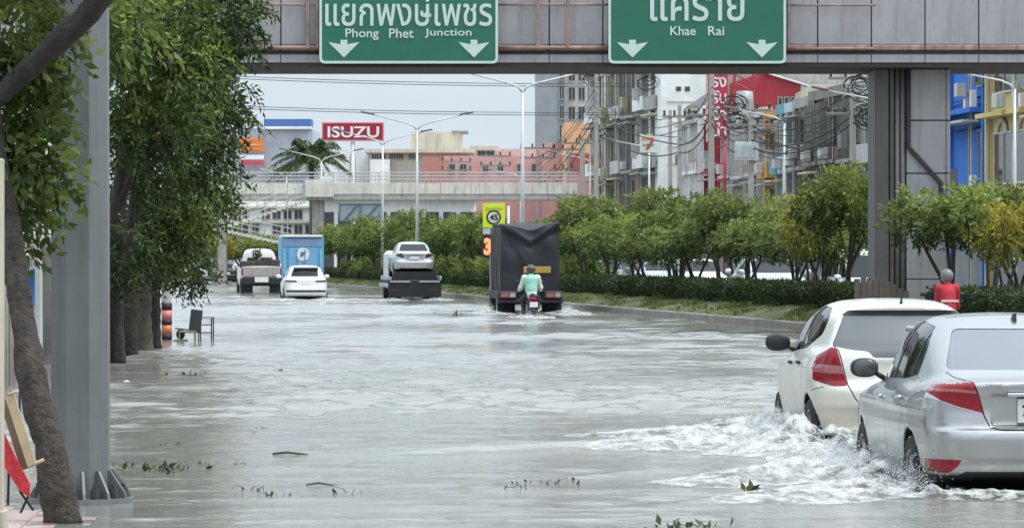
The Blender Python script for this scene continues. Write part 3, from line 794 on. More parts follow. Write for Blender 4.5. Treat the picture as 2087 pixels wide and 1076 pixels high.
# ------------------------------------------------------------------ vegetation
def unit(a): return a / np.maximum(np.linalg.norm(a, axis=1, keepdims=True), 1e-9)
def leaf_mesh(name, P, Dv, size, tint, m, wid=.38, fold=.18, rng=RNG):
    """one small folded blade for each point: P base points, Dv directions"""
    n = len(P); Dv = unit(Dv); size = np.broadcast_to(np.asarray(size, float), (n,))[:, None]
    r = unit(rng.normal(size=(n, 3))); S = unit(np.cross(Dv, r)); Up = np.cross(S, Dv)
    mid = P + Dv * size * .45
    v = np.stack([P, mid + S * size * wid * .5 + Up * size * fold * .3, P + Dv * size - Up * size * fold * .5, mid - S * size * wid * .5 + Up * size * fold * .3], 1).reshape(-1, 3)
    q = np.arange(n * 4).reshape(-1, 4)
    me = bpy.data.meshes.new(name); me.vertices.add(len(v)); me.vertices.foreach_set('co', v.astype(np.float32).ravel())
    me.loops.add(q.size); me.loops.foreach_set('vertex_index', q.astype(np.int32).ravel()); me.polygons.add(n); me.polygons.foreach_set('loop_start', np.arange(0, q.size, 4, dtype=np.int32))
    me.update(calc_edges=True); me.materials.append(m)
    a = me.attributes.new('tint', 'FLOAT', 'FACE'); a.data.foreach_set('value', np.clip(tint, 0, 1).astype(np.float32))
    return me
def clump_points(clumps, rng, spray=9, droop=.4, leaf=.1, shell=.55, lean=None):
    """leafy sprays through ellipsoid clumps: [(centre, radii, sprays, tint)] -> leaf base points, directions, tints"""
    Ps, Ds, Ts = [], [], []
    for c, r, n, t0 in clumps:
        u = unit(rng.normal(size=(n, 3))); rad = shell + (1 - shell) * rng.random((n, 1)) ** .6
        lump = 1 + .22 * np.sin(u[:, :1] * 5 + c[0] * 3) * np.sin(u[:, 1:2] * 4 + 1) + .18 * np.sin(u[:, 2:3] * 7 + c[2])
        p0 = np.array(c) + u * rad * np.array(r) * lump
        d = unit(u + np.array([0, 0, -droop]) + rng.normal(size=(n, 3)) * .45)
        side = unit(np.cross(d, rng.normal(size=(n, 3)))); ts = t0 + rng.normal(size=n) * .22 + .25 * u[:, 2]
        for k in range(spray):
            s = (k + 1) / spray; sg = 1 if k % 2 else -1
            pos = p0 + d * (s * leaf * 3.2) + np.array([0, 0, -droop * leaf * 2.2]) * s * s
            dd = d * .65 + side * sg * .8 + np.array([0, 0, -droop * .6]) + rng.normal(size=(n, 3)) * .25
            Ps.append(pos); Ds.append(dd); Ts.append(ts + rng.normal(size=n) * .06)
    return np.concatenate(Ps), np.concatenate(Ds), np.concatenate(Ts)
M_BARK = mat('dark_bark', (.042, .034, .028), .95, var=.35, scale=6, bump=.9, bscale=14, streak=.3)
M_LIMB = mat('limb_bark', (.035, .028, .026), .95, var=.4, scale=8, bump=.8, bscale=20)
M_BARKL = mat('grey_bark', (.12, .105, .085), .95, var=.4, scale=5, bump=.9, bscale=12, streak=.4)
M_LEAF = leafmat('leaf_deep', (.020, .040, .010), (.20, .27, .045), .22)
M_LEAFN = leafmat('leaf_near', (.040, .064, .016), (.22, .28, .05))
M_LEAFM = leafmat('leaf_median', (.034, .058, .016), (.23, .285, .06))
M_LEAFY = leafmat('leaf_yellow', (.08, .11, .02), (.44, .36, .05))
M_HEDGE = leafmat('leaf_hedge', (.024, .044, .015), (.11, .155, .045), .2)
M_GRASS = leafmat('grass_blade', (.04, .065, .016), (.17, .20, .055), .3)
def trunk_mesh(name, pts, rad, m, rng=rnd, n=22, rough=.05, smooth=True):
    b = MB(); P = []
    pts = [Vector(p) for p in pts]
    for i in range(len(pts) - 1):                     # subdivide for a gnarled outline
        for k in range(9): P.append((pts[i].lerp(pts[i + 1], k / 9), rad[i] + (rad[i + 1] - rad[i]) * k / 9))
    P.append((pts[-1], rad[-1]))
    b.tube([p + Vector((rng.uniform(-1, 1), rng.uniform(-1, 1), 0)) * r * rough for p, r in P], [r * rng.uniform(1 - rough, 1 + rough) for p, r in P], n)
    V_ = np.array(b.v); R0 = rad[0]; ring = np.arange(len(V_)) % n; an = ring / n * 2 * math.pi; row = np.arange(len(V_)) // n
    C_ = np.array([V_[row == i].mean(0) for i in range(len(P))])[np.minimum(row, len(P) - 1)]; zz = V_[:, 2] / R0
    ri = .16 * vnoise(an * 2.6 + 40, zz * .35 + R0 * 90, 1) + .10 * vnoise(an * 5.2 + 20, zz * .9, 2) + .06 * vnoise(an * 9 + 7, zz * 2.4, 3) + .12 * vnoise(np.cos(an) * 1.2 + 9, zz * .3 + 5, 4)
    b.v = [tuple(p) for p in C_ + (V_ - C_) * (1 + ri[:, None])]
    return b
# --- small trees of the median: several grown shapes, each tree its own copy
def median_tree_meshes(seed, m, r=(1.15, 1.15, .72), zc=2.02, n=540):
    g = np.random.default_rng(seed); rr = random.Random(seed)
    cl = []
    for k in range(9):
        a = k * 2.4 + g.random(); d = .55 * g.random() ** .5 * r[0] + .12
        cl.append(((d * math.cos(a), d * math.sin(a), zc + g.uniform(-.35, .55) * r[2]), (r[0] * g.uniform(.34, .55), r[0] * g.uniform(.34, .55), r[2] * g.uniform(.34, .6)), n // 9, .38 + g.normal() * .12))
    P, Dv, T = clump_points(cl, g, 7, .3, .085)
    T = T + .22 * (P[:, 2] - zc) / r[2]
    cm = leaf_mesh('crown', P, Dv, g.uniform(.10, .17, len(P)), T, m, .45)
    b = MB()
    for k in range(rr.choice([2, 3, 3, 4])):
        a = rr.uniform(0, 6.28); s = rr.uniform(.15, .5)
        b.tube([(rr.uniform(-.08, .08), rr.uniform(-.08, .08), -.1), (s * .35 * math.cos(a) + rr.uniform(-.08, .08), s * .35 * math.sin(a), .75), (s * math.cos(a), s * math.sin(a), 1.3), (s * 1.5 * math.cos(a), s * 1.5 * math.sin(a), 1.85)], [.055, .045, .035, .02], 6)
    tm = b.mesh('trunk', M_BARK, True)
    return cm, tm
VAR = [median_tree_meshes(100 + i, M_LEAFM, (rnd.uniform(1.05, 1.3),) * 2 + (rnd.uniform(.52, .74),)) for i in range(5)]
YVAR = median_tree_meshes(140, M_LEAFY, (.75, .75, .62), 1.85, 300)
def plant_tree(var, x, y, z, s, sz, rz, label, group=None, name='median_tree'):
    t = thing(name, label, 'tree', (x, y, z), rz, group); t.scale = (s, s, sz)
    inst('crown', var[0], t); inst('trunk', var[1], t)
    return t
ONES = 'first second third fourth fifth sixth seventh eighth ninth tenth eleventh twelfth thirteenth fourteenth fifteenth sixteenth seventeenth eighteenth nineteenth'.split()
ORD = ONES + [t_ for d_ in ('twenty', 'thirty', 'forty', 'fifty') for t_ in [d_[:-1] + 'ieth'] + [d_ + '-' + o_ for o_ in ONES[:9]]]
def build_median_trees():
    spots = []
    D = 101.0
    while D < 262:
        spots.append((D, 2.55 + rnd.uniform(-.45, .5))); D += rnd.uniform(2.1, 3.3) * (1 + (D - 100) / 260)
    for i, (D, off) in enumerate(spots):
        s = rnd.uniform(.80, 1.22) * (1 + max(0, D - 170) / 500)
        x = KX(D) + off; px = CX + F * x / D
        plant_tree(VAR[i % 5], x, D, .45, s, s * rnd.uniform(.82, 1.12), rnd.uniform(0, 6.28),
            ORD[i] + ' small bushy tree of the median row counting from the footbridge column', 'row of small trees along the median')
    for i in range(16):
        D = 146 + i * 6.4; x = KX(D) + 2.3 + rnd.uniform(-.3, .5)
        plant_tree(VAR[(i * 2 + 1) % 5], x, D, -.75, 1.05, rnd.uniform(.85, 1.0), rnd.uniform(0, 6.28), ORD[i] + ' low shrub filling the median row beyond the tarpaulin truck', 'low shrubs filling the median row', 'median_shrub')
    # the larger ones by the footbridge column
    for (px, D, s, sz, k, lab, ye) in ((1722, 95, 1.12, 1.28, 0, 'tall bushy median tree just left of the footbridge column', 0), (1940, 82.5, 1.12, 1.05, 1, 'round green tree in front of the right edge of the footbridge column', 0),
                                   (2075, 84, 1.0, 1.0, 2, 'green tree with yellowing neighbour at the right edge of the picture', 0), (1648, 98, .8, 1.15, 0, 'yellow-leaved bush beside the tall median tree', 1), (2042, 80, .72, .95, 0, 'yellow-leaved small tree at the right edge by the hedge', 1),
                                   (1830, 93, .62, .72, 3, 'low tree partly behind the footbridge column', 0)):
        plant_tree(YVAR if ye else VAR[k], wx(px, D), D, .42, s, sz, rnd.uniform(0, 6), lab)
build_median_trees()
def build_hedge(D0, D1, label, seed):
    g = np.random.default_rng(seed); t = thing('hedge', label, 'hedge', (0, 0, 0))
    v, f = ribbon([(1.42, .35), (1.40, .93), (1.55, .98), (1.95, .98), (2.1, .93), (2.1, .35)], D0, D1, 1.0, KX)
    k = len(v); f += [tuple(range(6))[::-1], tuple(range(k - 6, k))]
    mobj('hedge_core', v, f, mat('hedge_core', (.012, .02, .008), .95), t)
    n = int((D1 - D0) * 260); D = D0 + (D1 - D0) * g.random(n) ** 1.25; w = g.random(n)
    off = np.where(w < .55, 1.36 + g.normal(size=n) * .035, g.uniform(1.36, 2.15, n)); z = np.where(w < .55, g.uniform(.42, 1.02, n), 1.0 + g.normal(size=n) * .035)
    P = np.stack([KX(D) + off, D, z], 1); Dv = np.where((w < .55)[:, None], np.array([-.6, -.5, .5]), np.array([0, -.3, 1.])) + g.normal(size=(n, 3)) * .5
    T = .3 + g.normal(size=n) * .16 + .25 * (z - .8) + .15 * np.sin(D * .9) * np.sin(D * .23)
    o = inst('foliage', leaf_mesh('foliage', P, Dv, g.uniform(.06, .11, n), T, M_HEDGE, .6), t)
build_hedge(88.6, 262, 'long clipped dark green hedge running along the grass median', 5)
build_hedge(60, 83.4, 'clipped hedge right of the footbridge column, behind the hatchback roof', 6)
def build_grass():
    g = np.random.default_rng(8); n = 26000
    D = 62 + 190 * g.random(n) ** 1.5; off = .28 + 1.15 * g.random(n); z = np.interp(off, [.25, .45, .9, 1.3], [.14, .24, .36, .46]) - .02
    tuft = vnoise(D * .7, off * 2, 1)
    sel = tuft > -.25; D, off, z, tuft = D[sel], off[sel], z[sel], tuft[sel]; n = len(D)
    P = np.stack([KX(D) + off, D, z], 1); Dv = np.array([-.15, -.1, 1]) + g.normal(size=(n, 3)) * .45
    T = .4 + .35 * tuft + g.normal(size=n) * .15
    o = inst('verge_grass', leaf_mesh('verge_grass', P, Dv, g.uniform(.05, .11, n) * (1 + .7 * (tuft > .4)), T, M_GRASS, .22)); tag(o, 'rough grass and weeds on the median verge', 'grass', kind='stuff')
build_grass()
# --- roadside trees on the left
def big_tree(label, trunk, rad, clumps, m, leaf, seed, bark=M_BARK, spray=9, droop=.55, limbs=(), name='roadside_tree', wid=.36, forks=()):
    g = np.random.default_rng(seed); t = thing(name, label, 'tree', (trunk[0][0], trunk[0][1], 0))
    o0 = Vector((trunk[0][0], trunk[0][1], 0)); rr = random.Random(seed)
    trunk_mesh('trunk', [Vector(p) - o0 for p in trunk], rad, bark, rr).build('trunk', bark, t, True)
    for lp, lr in limbs:
        trunk_mesh('limb', [Vector(p) - o0 for p in lp], lr, bark, rr, 8).build('limb', M_LIMB, t, True)
    clumps = [(c, r, int(n * .78), t0 - .08 + g.normal() * .12) for c, r, n, t0 in clumps]
    P, Dv, T = clump_points(clumps, g, spray, droop, leaf, .45)
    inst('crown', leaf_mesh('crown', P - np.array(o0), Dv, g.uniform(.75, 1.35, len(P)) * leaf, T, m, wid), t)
    return t
def pc(px, py, D, rx, ry, n, tint=.35, rd=None):
    """a clump given by where it shows and how deep it stands"""
    s = D / F
    return (tuple(at(px, py, D)), (rx * s, (rd if rd else (rx + ry) / 2 * s * 1.1), ry * s), n, tint)
def build_left_trees():
    # trunk feet stand in the water along the pavement
    A = [at(238, 742, 62), at(232, 600, 62), at(240, 430, 62), at(262, 250, 62), at(300, 60, 62)]
    B = [at(262, 730, 66), at(258, 600, 66), at(266, 470, 66), at(300, 300, 66), at(350, 130, 66)]
    Cc = [at(291, 722, 69), at(288, 640, 69), at(296, 540, 69), at(330, 420, 69), at(380, 300, 69)]
    Dd = [at(315, 712, 72), at(312, 610, 72), at(318, 520, 72), at(340, 440, 72), at(380, 360, 72)]
    c1 = [pc(300, 40, 61, 110, 70, 330, .30), pc(250, 180, 61, 60, 80, 220, .34), pc(400, 30, 62, 110, 60, 300, .28), pc(350, 130, 61, 90, 70, 280, .40), pc(445, 30, 63, 60, 50, 180, .22), pc(405, 105, 62, 55, 45, 150, .28), pc(250, 70, 60, 40, 50, 120, .52), pc(300, 250, 61, 80, 60, 240, .30), pc(280, -110, 62, 180, 90, 300, .3), pc(420, -90, 64, 120, 70, 190, .25), pc(150, -140, 60, 160, 110, 260, .3), pc(300, -300, 62, 190, 120, 260, .4), pc(60, -60, 59, 120, 120, 200, .3), pc(120, 120, 60, 90, 110, 160, .3)]
    big_tree('dense roadside tree whose dark foliage hangs over the steel post', A, [.14, .13, .12, .10, .07], c1, M_LEAF, .125, 21, limbs=[([at(262, 250, 62), at(330, 160, 62), at(420, 90, 62)], [.07, .05, .03]), ([at(240, 430, 62), at(280, 330, 61.5), at(330, 250, 61)], [.06, .045, .03])])
    c2 = [pc(390, 180, 66, 65, 50, 220, .24), pc(462, 178, 66, 34, 14, 46, .14), pc(478, 232, 67, 36, 16, 60, .18), pc(420, 245, 66, 55, 35, 130, .26), pc(350, 220, 65, 65, 60, 200, .44), pc(425, 300, 67, 36, 20, 60, .18), pc(350, -120, 70, 180, 90, 220, .3), pc(250, -320, 70, 180, 130, 220, .3), pc(300, 330, 65, 70, 60, 200, .28), pc(380, 310, 66, 75, 50, 220, .33)]
    big_tree('roadside tree with branches reaching out towards the billboard', B, [.16, .14, .12, .10, .06], c2, M_LEAF, .12, 22, limbs=[([at(300, 300, 66), at(390, 240, 66), at(500, 200, 66)], [.07, .05, .02]), ([at(300, 300, 66), at(400, 285, 66), at(490, 260, 66.5)], [.06, .04, .02])])
    c3 = [pc(415, 390, 70, 48, 30, 150, .60), pc(365, 400, 69, 60, 46, 200, .54), pc(310, 420, 69, 70, 55, 220, .36), pc(455, 372, 70, 26, 14, 40, .58), pc(380, 445, 70, 52, 26, 130, .50), pc(260, 440, 68, 40, 60, 140, .34), pc(350, 470, 69, 60, 40, 170, .34)]
    big_tree('roadside tree with pale weathered trunk and bright low leaves', Cc, [.17, .15, .13, .09, .06], c3, M_LEAF, .115, 23, M_BARKL, limbs=[([at(296, 540, 69), at(370, 450, 69.5), at(450, 390, 70)], [.06, .04, .02])])
    c4 = [pc(330, 510, 72, 55, 30, 150, .40), pc(380, 535, 73, 42, 22, 100, .20), pc(400, 562, 73, 22, 12, 36, .15), pc(285, 510, 71, 40, 40, 120, .38), pc(255, 500, 61.5, 34, 42, 90, .16), pc(245, 560, 61.5, 20, 22, 30, .14), pc(300, 525, 68.5, 36, 30, 70, .2), pc(360, 490, 72, 50, 26, 120, .44)]  # dark-tinted clumps before the trunk tops stand in for shade under the crowns
    big_tree('roadside tree with a low dark branch drooping towards the water', Dd, [.13, .12, .11, .08, .05], c4, M_LEAF, .11, 24, limbs=[([at(318, 520, 72), at(350, 515, 72.5), at(400, 545, 73)], [.05, .035, .012])])
    # the leaning near tree and its crown at the left edge
    N = [at(128, 1070, 24.5), at(97, 900, 24.5), at(62, 750, 24.6), at(38, 600, 24.8), at(16, 450, 25), at(-12, 300, 25), at(-45, 80, 25)]
    sN = 24.6 / F
    cN = [pc(45, 60, 25.4, 65, 80, 190, .40), pc(40, 200, 25.4, 55, 80, 170, .42), pc(58, 330, 25.4, 42, 60, 110, .66), pc(20, 300, 25.2, 40, 70, 90, .40), pc(160, 10, 29.5, 90, 40, 90, .30), pc(30, 420, 25.6, 40, 40, 60, .3), pc(300, -330, 24.5, 190, 130, 220, .4), pc(60, -180, 25.2, 170, 110, 220, .35), pc(420, -260, 24.5, 110, 80, 90, .4), pc(100, -420, 25, 200, 120, 200, .4), pc(255, 40, 29.5, 45, 65, 70, .70)]
    lb = [at(60, 230, 25), at(120, 90, 24.6), at(175, 40, 24.4), at(235, -40, 24.2)]
    big_tree('leaning tree with rough brown bark at the left edge by the steel post', N, [.125, .10, .083, .076, .074, .072, .07], cN, M_LEAFN, .085, 25, mat('near_bark', (.060, .048, .040), .95, var=.45, scale=9, bump=1., bscale=22, streak=.45), 9, .5, limbs=[([at(-40, 230, 25), at(40, 160, 24.9), at(112, 92, 24.6), at(168, 42, 24.4), at(250, -60, 24.2), at(300, -220, 24.1), at(320, -400, 24)], [.06, .068, .074, .072, .07, .055, .03])], wid=.42)
build_left_trees()
# the row of roadside trees goes on towards the camera, left of the view
for i, (x, y, lab) in enumerate(((-8.2, 47, 'roadside tree just outside the left of the view, farther one'), (-6.9, 37, 'roadside tree just outside the left of the view, middle one'), (-6.2, 27, 'roadside tree just outside the left of the view, nearer one'))):
    cl_ = [((x + rnd.uniform(-1.2, .3), y + rnd.uniform(-1.6, 1.6), rnd.uniform(3.2, 7.2)), (1.1, 1.2, .9), 90, .3) for _ in range(9)]
    big_tree(lab, [(x, y, -.1), (x - .1, y, 2.2), (x - .2, y + .2, 4.2)], [.16, .13, .08], cl_, M_LEAF, .16, 60 + i)  # these unseen trees are added to darken reflections in cars and water
# ------------------------------------------------------------------ footbridge over the road and its signs
BD = 85.0
M_CLAD = mat('grey_cladding', (.335, .325, .335), .42, .15, var=.13, scale=.9, streak=.6, streakcol=(.21, .17, .15))
M_CLADD = mat('dark_cladding', (.105, .095, .092), .55, .1, var=.15, streak=.3)
M_RUST = mat('rusty_pipe', (.30, .20, .17), .6, .2, var=.35, scale=4, streak=.5, streakcol=(.12, .05, .035))
M_DARKS = mat('shadow_gap', (.05, .04, .042), .8, var=.2)
def build_bridge():
    root = thing('pedestrian_bridge', 'grey panel-clad pedestrian footbridge crossing over the road with overhead signs', 'footbridge', (0, BD, 0))
    def b(name, px0, px1, py0, py1, d0, d1, m, bev=0., parent=root):
        s = BD / F
        return MB().box((px0 - CX) * s, (px1 - CX) * s, d0, d1, wz(py1, BD), wz(py0, BD), bev).build(name, m, parent)
    b('girder', -460, 2700, -190, 128, .12, 3.2, M_CLADD)
    b('soffit_shadow_edge', -460, 2700, 128, 137, .02, 3.3, M_DARKS)  # near-black strip painted as the shadow under the deck edge
    pw = 109.4
    s = BD / F
    pan = MB().box(-pw * s / 2 + .012, pw * s / 2 - .012, 0, .12, -1.35, 1.35, .012).mesh('cladding_panel', M_CLAD)
    lip = MB().box(-pw * s / 2 + .006, pw * s / 2 - .006, -.02, .12, -.09, .09, .01).mesh('fascia_strip', M_CLAD)
    led = MB().box(-pw * s / 2 + .006, pw * s / 2 - .006, -.06, .12, -.06, .06, .02).mesh('ledge_strip', M_RUST)
    x = 463 - pw * 8.5
    while x < 2700:
        inst('cladding_panel', pan, root, ((x - CX) * s, rnd.uniform(-.004, .004), wz(92, BD) + 1.355), (rnd.uniform(-.002, .002), 0, 0))
        inst('fascia_strip', lip, root, ((x - CX) * s, 0, wz(120, BD)))
        inst('ledge_strip', led, root, ((x - CX) * s, 0, wz(98, BD)))
        x += pw
    b('shadow_gap', -460, 2700, 104, 111, .0, .11, M_DARKS)
    for (x0, x1, y0, y1) in ((498, 650, 8, 14), (1010, 1245, 8, 14), (1600, 1785, 9, 15), (520, 650, 94, 103), (1010, 1245, 94, 103), (1600, 1780, 97, 104)):
        MB().tube([((x0 - CX) * s, -.16, wz((y0 + y1) / 2, BD)), ((x1 - CX) * s, -.16, wz((y0 + y1) / 2, BD))], (y1 - y0) / 2 * s * .8, 8).build('mounting_rail', M_RUST, root, True)
    for px, w in ((628, 7), (1096, 7), (1157, 7), (1606, 5), (648, 6)):
        MB().box((px - w / 2 - CX) * s, (px + w / 2 - CX) * s, -.20, -.10, wz(100, BD), wz(-60, BD), .01).build('mounting_bracket', M_RUST, root)
    # column on the median
    cx0, cx1 = (1790 - CX) * s, (1946 - CX) * s; z1 = wz(137, BD)
    col = thing_part('column', root, (0, 0, 0))
    MB().box(cx0 + .32, cx1 - .02, .98, 2.4, .2, z1, .02).build('column_core', M_CLADD, col)
    MB().box(cx0, cx0 + .30, .75, 2.5, .2, z1, .02).build('column_flange', M_CLADD, col)
    MB().box(cx0 + .33, cx0 + .42, .86, .99, .2, z1, .01).build('column_rib', mat('brown_steel', (.13, .105, .10), .5, .2), col)
    for k, xo in enumerate((.50, .62)):
        MB().tube([(cx0 + xo, .90, .25), (cx0 + xo, .90, z1)], .05, 10).build('drain_pipe', mat('grey_pipe', (.20, .18, .17), .5), col, True)
    rows = [137, 243, 352, 460, 570, 640]
    for r0, r1 in zip(rows[:-1], rows[1:]):
        MB().box(cx0 + .70, cx1 - .10, .86, .98, wz(r1, BD) + .012, wz(r0, BD) - .012, .01).build('column_panel', M_CLAD, col)
        MB().box(cx1 - .09, cx1, .86, .98, wz(r1, BD) + .012, wz(r0, BD) - .012, .01).build('edge_panel', M_CLAD, col)
    MB().tube([at(1859, 139, BD) + Vector((0, -BD + .80, 0)), at(1859, 298, BD) + Vector((0, -BD + .80, 0)), at(1926, 372, BD) + Vector((0, -BD + .80, 0)), at(1930, 470, BD) + Vector((0, -BD + .80, 0))], .055, 8).build('cable_conduit', M_DARKS, col, True)
    # steps up from the median side beyond the frame keep the deck carried
    MB().box((-360 - CX) * s, (-240 - CX) * s, .7, 2.3, -.2, z1, .02).build('far_column', M_CLADD, root)
build_bridge()
M_SIGNG = mat('sign_green', (.018, .135, .085), .38, var=.06, scale=1.5)
M_SIGNW = mat('sign_white', (.52, .62, .58), .45, var=.05, scale=6)
def fit_text(body, parent, px0, px1, py0, py1, D, y, m, bold=0.012, name='lettering', o=Vector((0, 0, 0))):
    """lettering fitted to the box it fills on its sign"""
    me = text_mesh(body, 1.0, name, m, .006, bold)
    n = len(me.vertices); co = np.zeros(n * 3, np.float32); me.vertices.foreach_get('co', co); co = co.reshape(-1, 3); d = co.max(0) - co.min(0)
    s = D / F; w, h = (px1 - px0) * s, (py1 - py0) * s
    return inst(name, me, parent, (wx((px0 + px1) / 2, D) - o.x, y, wz((py0 + py1) / 2, D) - o.z), (0, 0, 0), (w / d[0], 1, h / d[2]))
def rrect(x0, x1, z0, z1, r, n=5):
    return rpoly([(x0, z0), (x1, z0), (x1, z1), (x0, z1)], r, n)
def overhead_sign(label, px0, px1, thai, tbox, words, arrows):
    D = BD - .30; s = D / F; o = Vector((wx((px0 + px1) / 2, D), D, wz(130, D)))
    t = thing('direction_sign', label, 'road sign', o)
    w = (px1 - px0) * s; h = 2.05
    MB().prism(rrect(-w / 2, w / 2, 0, h, .12), 0, .05, 'y').build('sign_panel', M_SIGNG, t)
    outer = rrect(-w / 2, w / 2, 0, h, .12); inner = rrect(-w / 2 + .055, w / 2 - .055, .055, h - .055, .08); n = len(outer)
    v = [(p[0], -.008, p[1]) for p in outer] + [(p[0], -.008, p[1]) for p in inner]
    mobj('sign_border', v, [(i, (i + 1) % n, n + (i + 1) % n, n + i) for i in range(n)], M_SIGNW, t)
    for k in (-.32, .32):
        MB().box(k * w - .04, k * w + .04, .055, .22, .1, h - .1, .01).build('sign_bracket', M_RUST, t)
    fit_text(thai, t, *tbox, D, -.010, M_SIGNW, .009, o=o); [fit_text(w_, t, *b_, D, -.010, M_SIGNW, .012, o=o) for w_, b_ in words]
    ar = [(-7, -18), (7, -18), (7, -9), (32, -13.5), (0, 18), (-32, -13.5), (-7, -9)]
    for a in arrows:
        MB().prism([((a + p[0]) * s - CX * s - o.x, wz(100 + p[1], D) - o.z) for p in ar], -.012, -.002, 'y').build('arrow', M_SIGNW, t)
overhead_sign('green overhead sign reading Phong Phet Junction with two arrows', 651, 1015, 'แยกพงษเพชร', (663, 1003, 8, 54), (('Phong', (704, 772, 59, 82.5)), ('Phet', (793, 843, 59, 78)), ('Junction', (865.5, 961, 59, 78))), (701, 966))
SG1 = [o for o in bpy.data.objects if o.name.startswith('direction_sign')][0]
fit_text('\u0e4c', SG1, 867, 884, -7, 5, BD - .30, -.016, M_SIGNW, .02, o=SG1.location)
MB().box(wx(865.5, BD) - SG1.location.x, wx(874.5, BD) - SG1.location.x, -.026, -.018, wz(38.5, BD) - SG1.location.z, wz(29, BD) - SG1.location.z, .002).build('letter_stroke', M_SIGNW, SG1)
overhead_sign('green overhead sign reading Khae Rai with two arrows', 1240, 1602, 'แคราย', (1325, 1517, -9, 44), (('Khae', (1366, 1418, 54, 73)), ('Rai', (1443, 1476, 54, 73))), (1289, 1553))
# ------------------------------------------------------------------ big octagonal steel post at the left
M_GALV = mat('painted_steel', (.165, .178, .182), .5, .25, var=.14, scale=1.6, streak=.6, streakcol=(.105, .11, .105), bump=.06, bscale=60)
def steel_post():
    D = 26.75; t = thing('steel_post', 'thick grey octagonal steel post bolted down at the water edge', 'post', (wx(164, D), D, .0))
    a = .195
    def octo(r): return [(r / math.cos(math.pi / 8) * math.cos(math.pi / 8 + k * math.pi / 4), r / math.cos(math.pi / 8) * math.sin(math.pi / 8 + k * math.pi / 4)) for k in range(8)]
    b = MB(); lo, hi = octo(a), octo(a * .93)
    b.add([(x, y, .03) for x, y in lo] + [(x, y, 6.5) for x, y in hi], [(k, (k + 1) % 8, 8 + (k + 1) % 8, 8 + k) for k in range(8)] + [tuple(range(8, 16))])
    b.build('shaft', M_GALV, t)
    MB().lathe([(.001, .03), (.36, .03), (.36, -.02), (.001, -.02)], 24).build('base_plate', M_GALV, t)
    for k in range(12):
        an = 2 * math.pi * (k + .35) / 12; m = MB()
        m.prism([(a * .95, .03), (a + .15, .03), (a + .14, .07), (a + .03, .215), (a * .95, .215)], -.009, .009, 'y'); m.xf(Matrix.Rotation(an, 4, 'Z'))
        m.build('stiffener', M_GALV, t)
        an2 = an + math.pi / 12; c = Vector((math.cos(an2), math.sin(an2), 0)) * (a + .10)
        m = MB().lathe([(.001, .095), (.030, .095), (.030, .03)], 6, c).lathe([(.001, .125), (.014, .125), (.014, .095)], 8, c)
        m.build('anchor_bolt', M_DARKS, t)
    MB().lathe([(.001, .6), (a * 1.0, .6)], 8).v
steel_post()
# ------------------------------------------------------------------ street lamps
M_LAMPP = mat('lamp_pole', (.50, .51, .50), .45, .3, var=.1, scale=2)
M_LAMPH = mat('lamp_head', (.10, .11, .12), .5, var=.1)
def lamp_mesh(arms, z=8.2, reach=2.35, rise=.62):
    pole = MB().tube([(0, 0, 0), (0, 0, z * .5), (0, 0, z)], [.10, .08, .055], 8).mesh('lamp_pole', M_LAMPP, True)
    base = MB().lathe([(.16, 0), (.16, .5), (.10, .55)], 10).mesh('pole_base', M_LAMPP)
    out = []
    for sg in arms:
        a = MB().tube([(0, 0, z - .05), (sg * .18, 0, z + .18), (sg * .55, 0, z + .33), (sg * reach, 0, z + rise + .15)], [.05, .045, .04, .032], 8).mesh('lamp_arm', M_LAMPP, True)
        h = MB().add(*(lambda b: (b.v, b.f))(MB().box(-.36, .36, -.13, .13, -.05, .05, .03))); h.xf(Matrix.Translation((sg * (reach + .25), 0, z + rise + .23)) @ Matrix.Rotation(-sg * .18, 4, 'Y'))
        out.append((a, h.mesh('lamp_head', M_LAMPH)))
    return pole, base, out
DBL = lamp_mesh((-1, 1)); SGL = lamp_mesh((-1,), 8.0, 2.3, .5)
def lamp(model, x, y, z, label, group, sc=1.):
    t = thing('street_lamp', label, 'street lamp', (x, y, z), .11, group); t.scale = (sc, sc, sc)
    inst('lamp_pole', model[0], t); inst('pole_base', model[1], t)
    for a, h in model[2]: inst('lamp_arm', a, t); inst('lamp_head', h, t)
for px, D, lab in ((1065, 150, 'tall double-arm street lamp rising behind the tarpaulin truck'), (850, 194, 'double-arm street lamp behind the tow truck, right of the red billboard'), (780, 220, 'double-arm street lamp just under the right end of the red billboard'),
                   (655, 258, 'double-arm street lamp in front of the palm tree'), (584, 308, 'farthest double-arm street lamp left of the palm tree')):
    lamp(DBL, wx(px, D), D, .3, lab, 'double-arm lamps along the median', .945)
for px, D, lab in ((1793, 162, 'single-arm street lamp beside the left edge of the footbridge column'), (1598, 183, 'single-arm street lamp in front of the orange shophouse'), (1323, 230, 'single-arm street lamp by the convenience store sign'), (1203, 258, 'single-arm street lamp before the white shophouse'),
                   (1061, 307, 'small distant single-arm street lamp by the pink buildings'), (2068, 146, 'single-arm street lamp at the right edge before the orange house')):
    lamp(SGL, wx(px, D), D, .12, lab, 'single-arm lamps on the far pavement', .98)
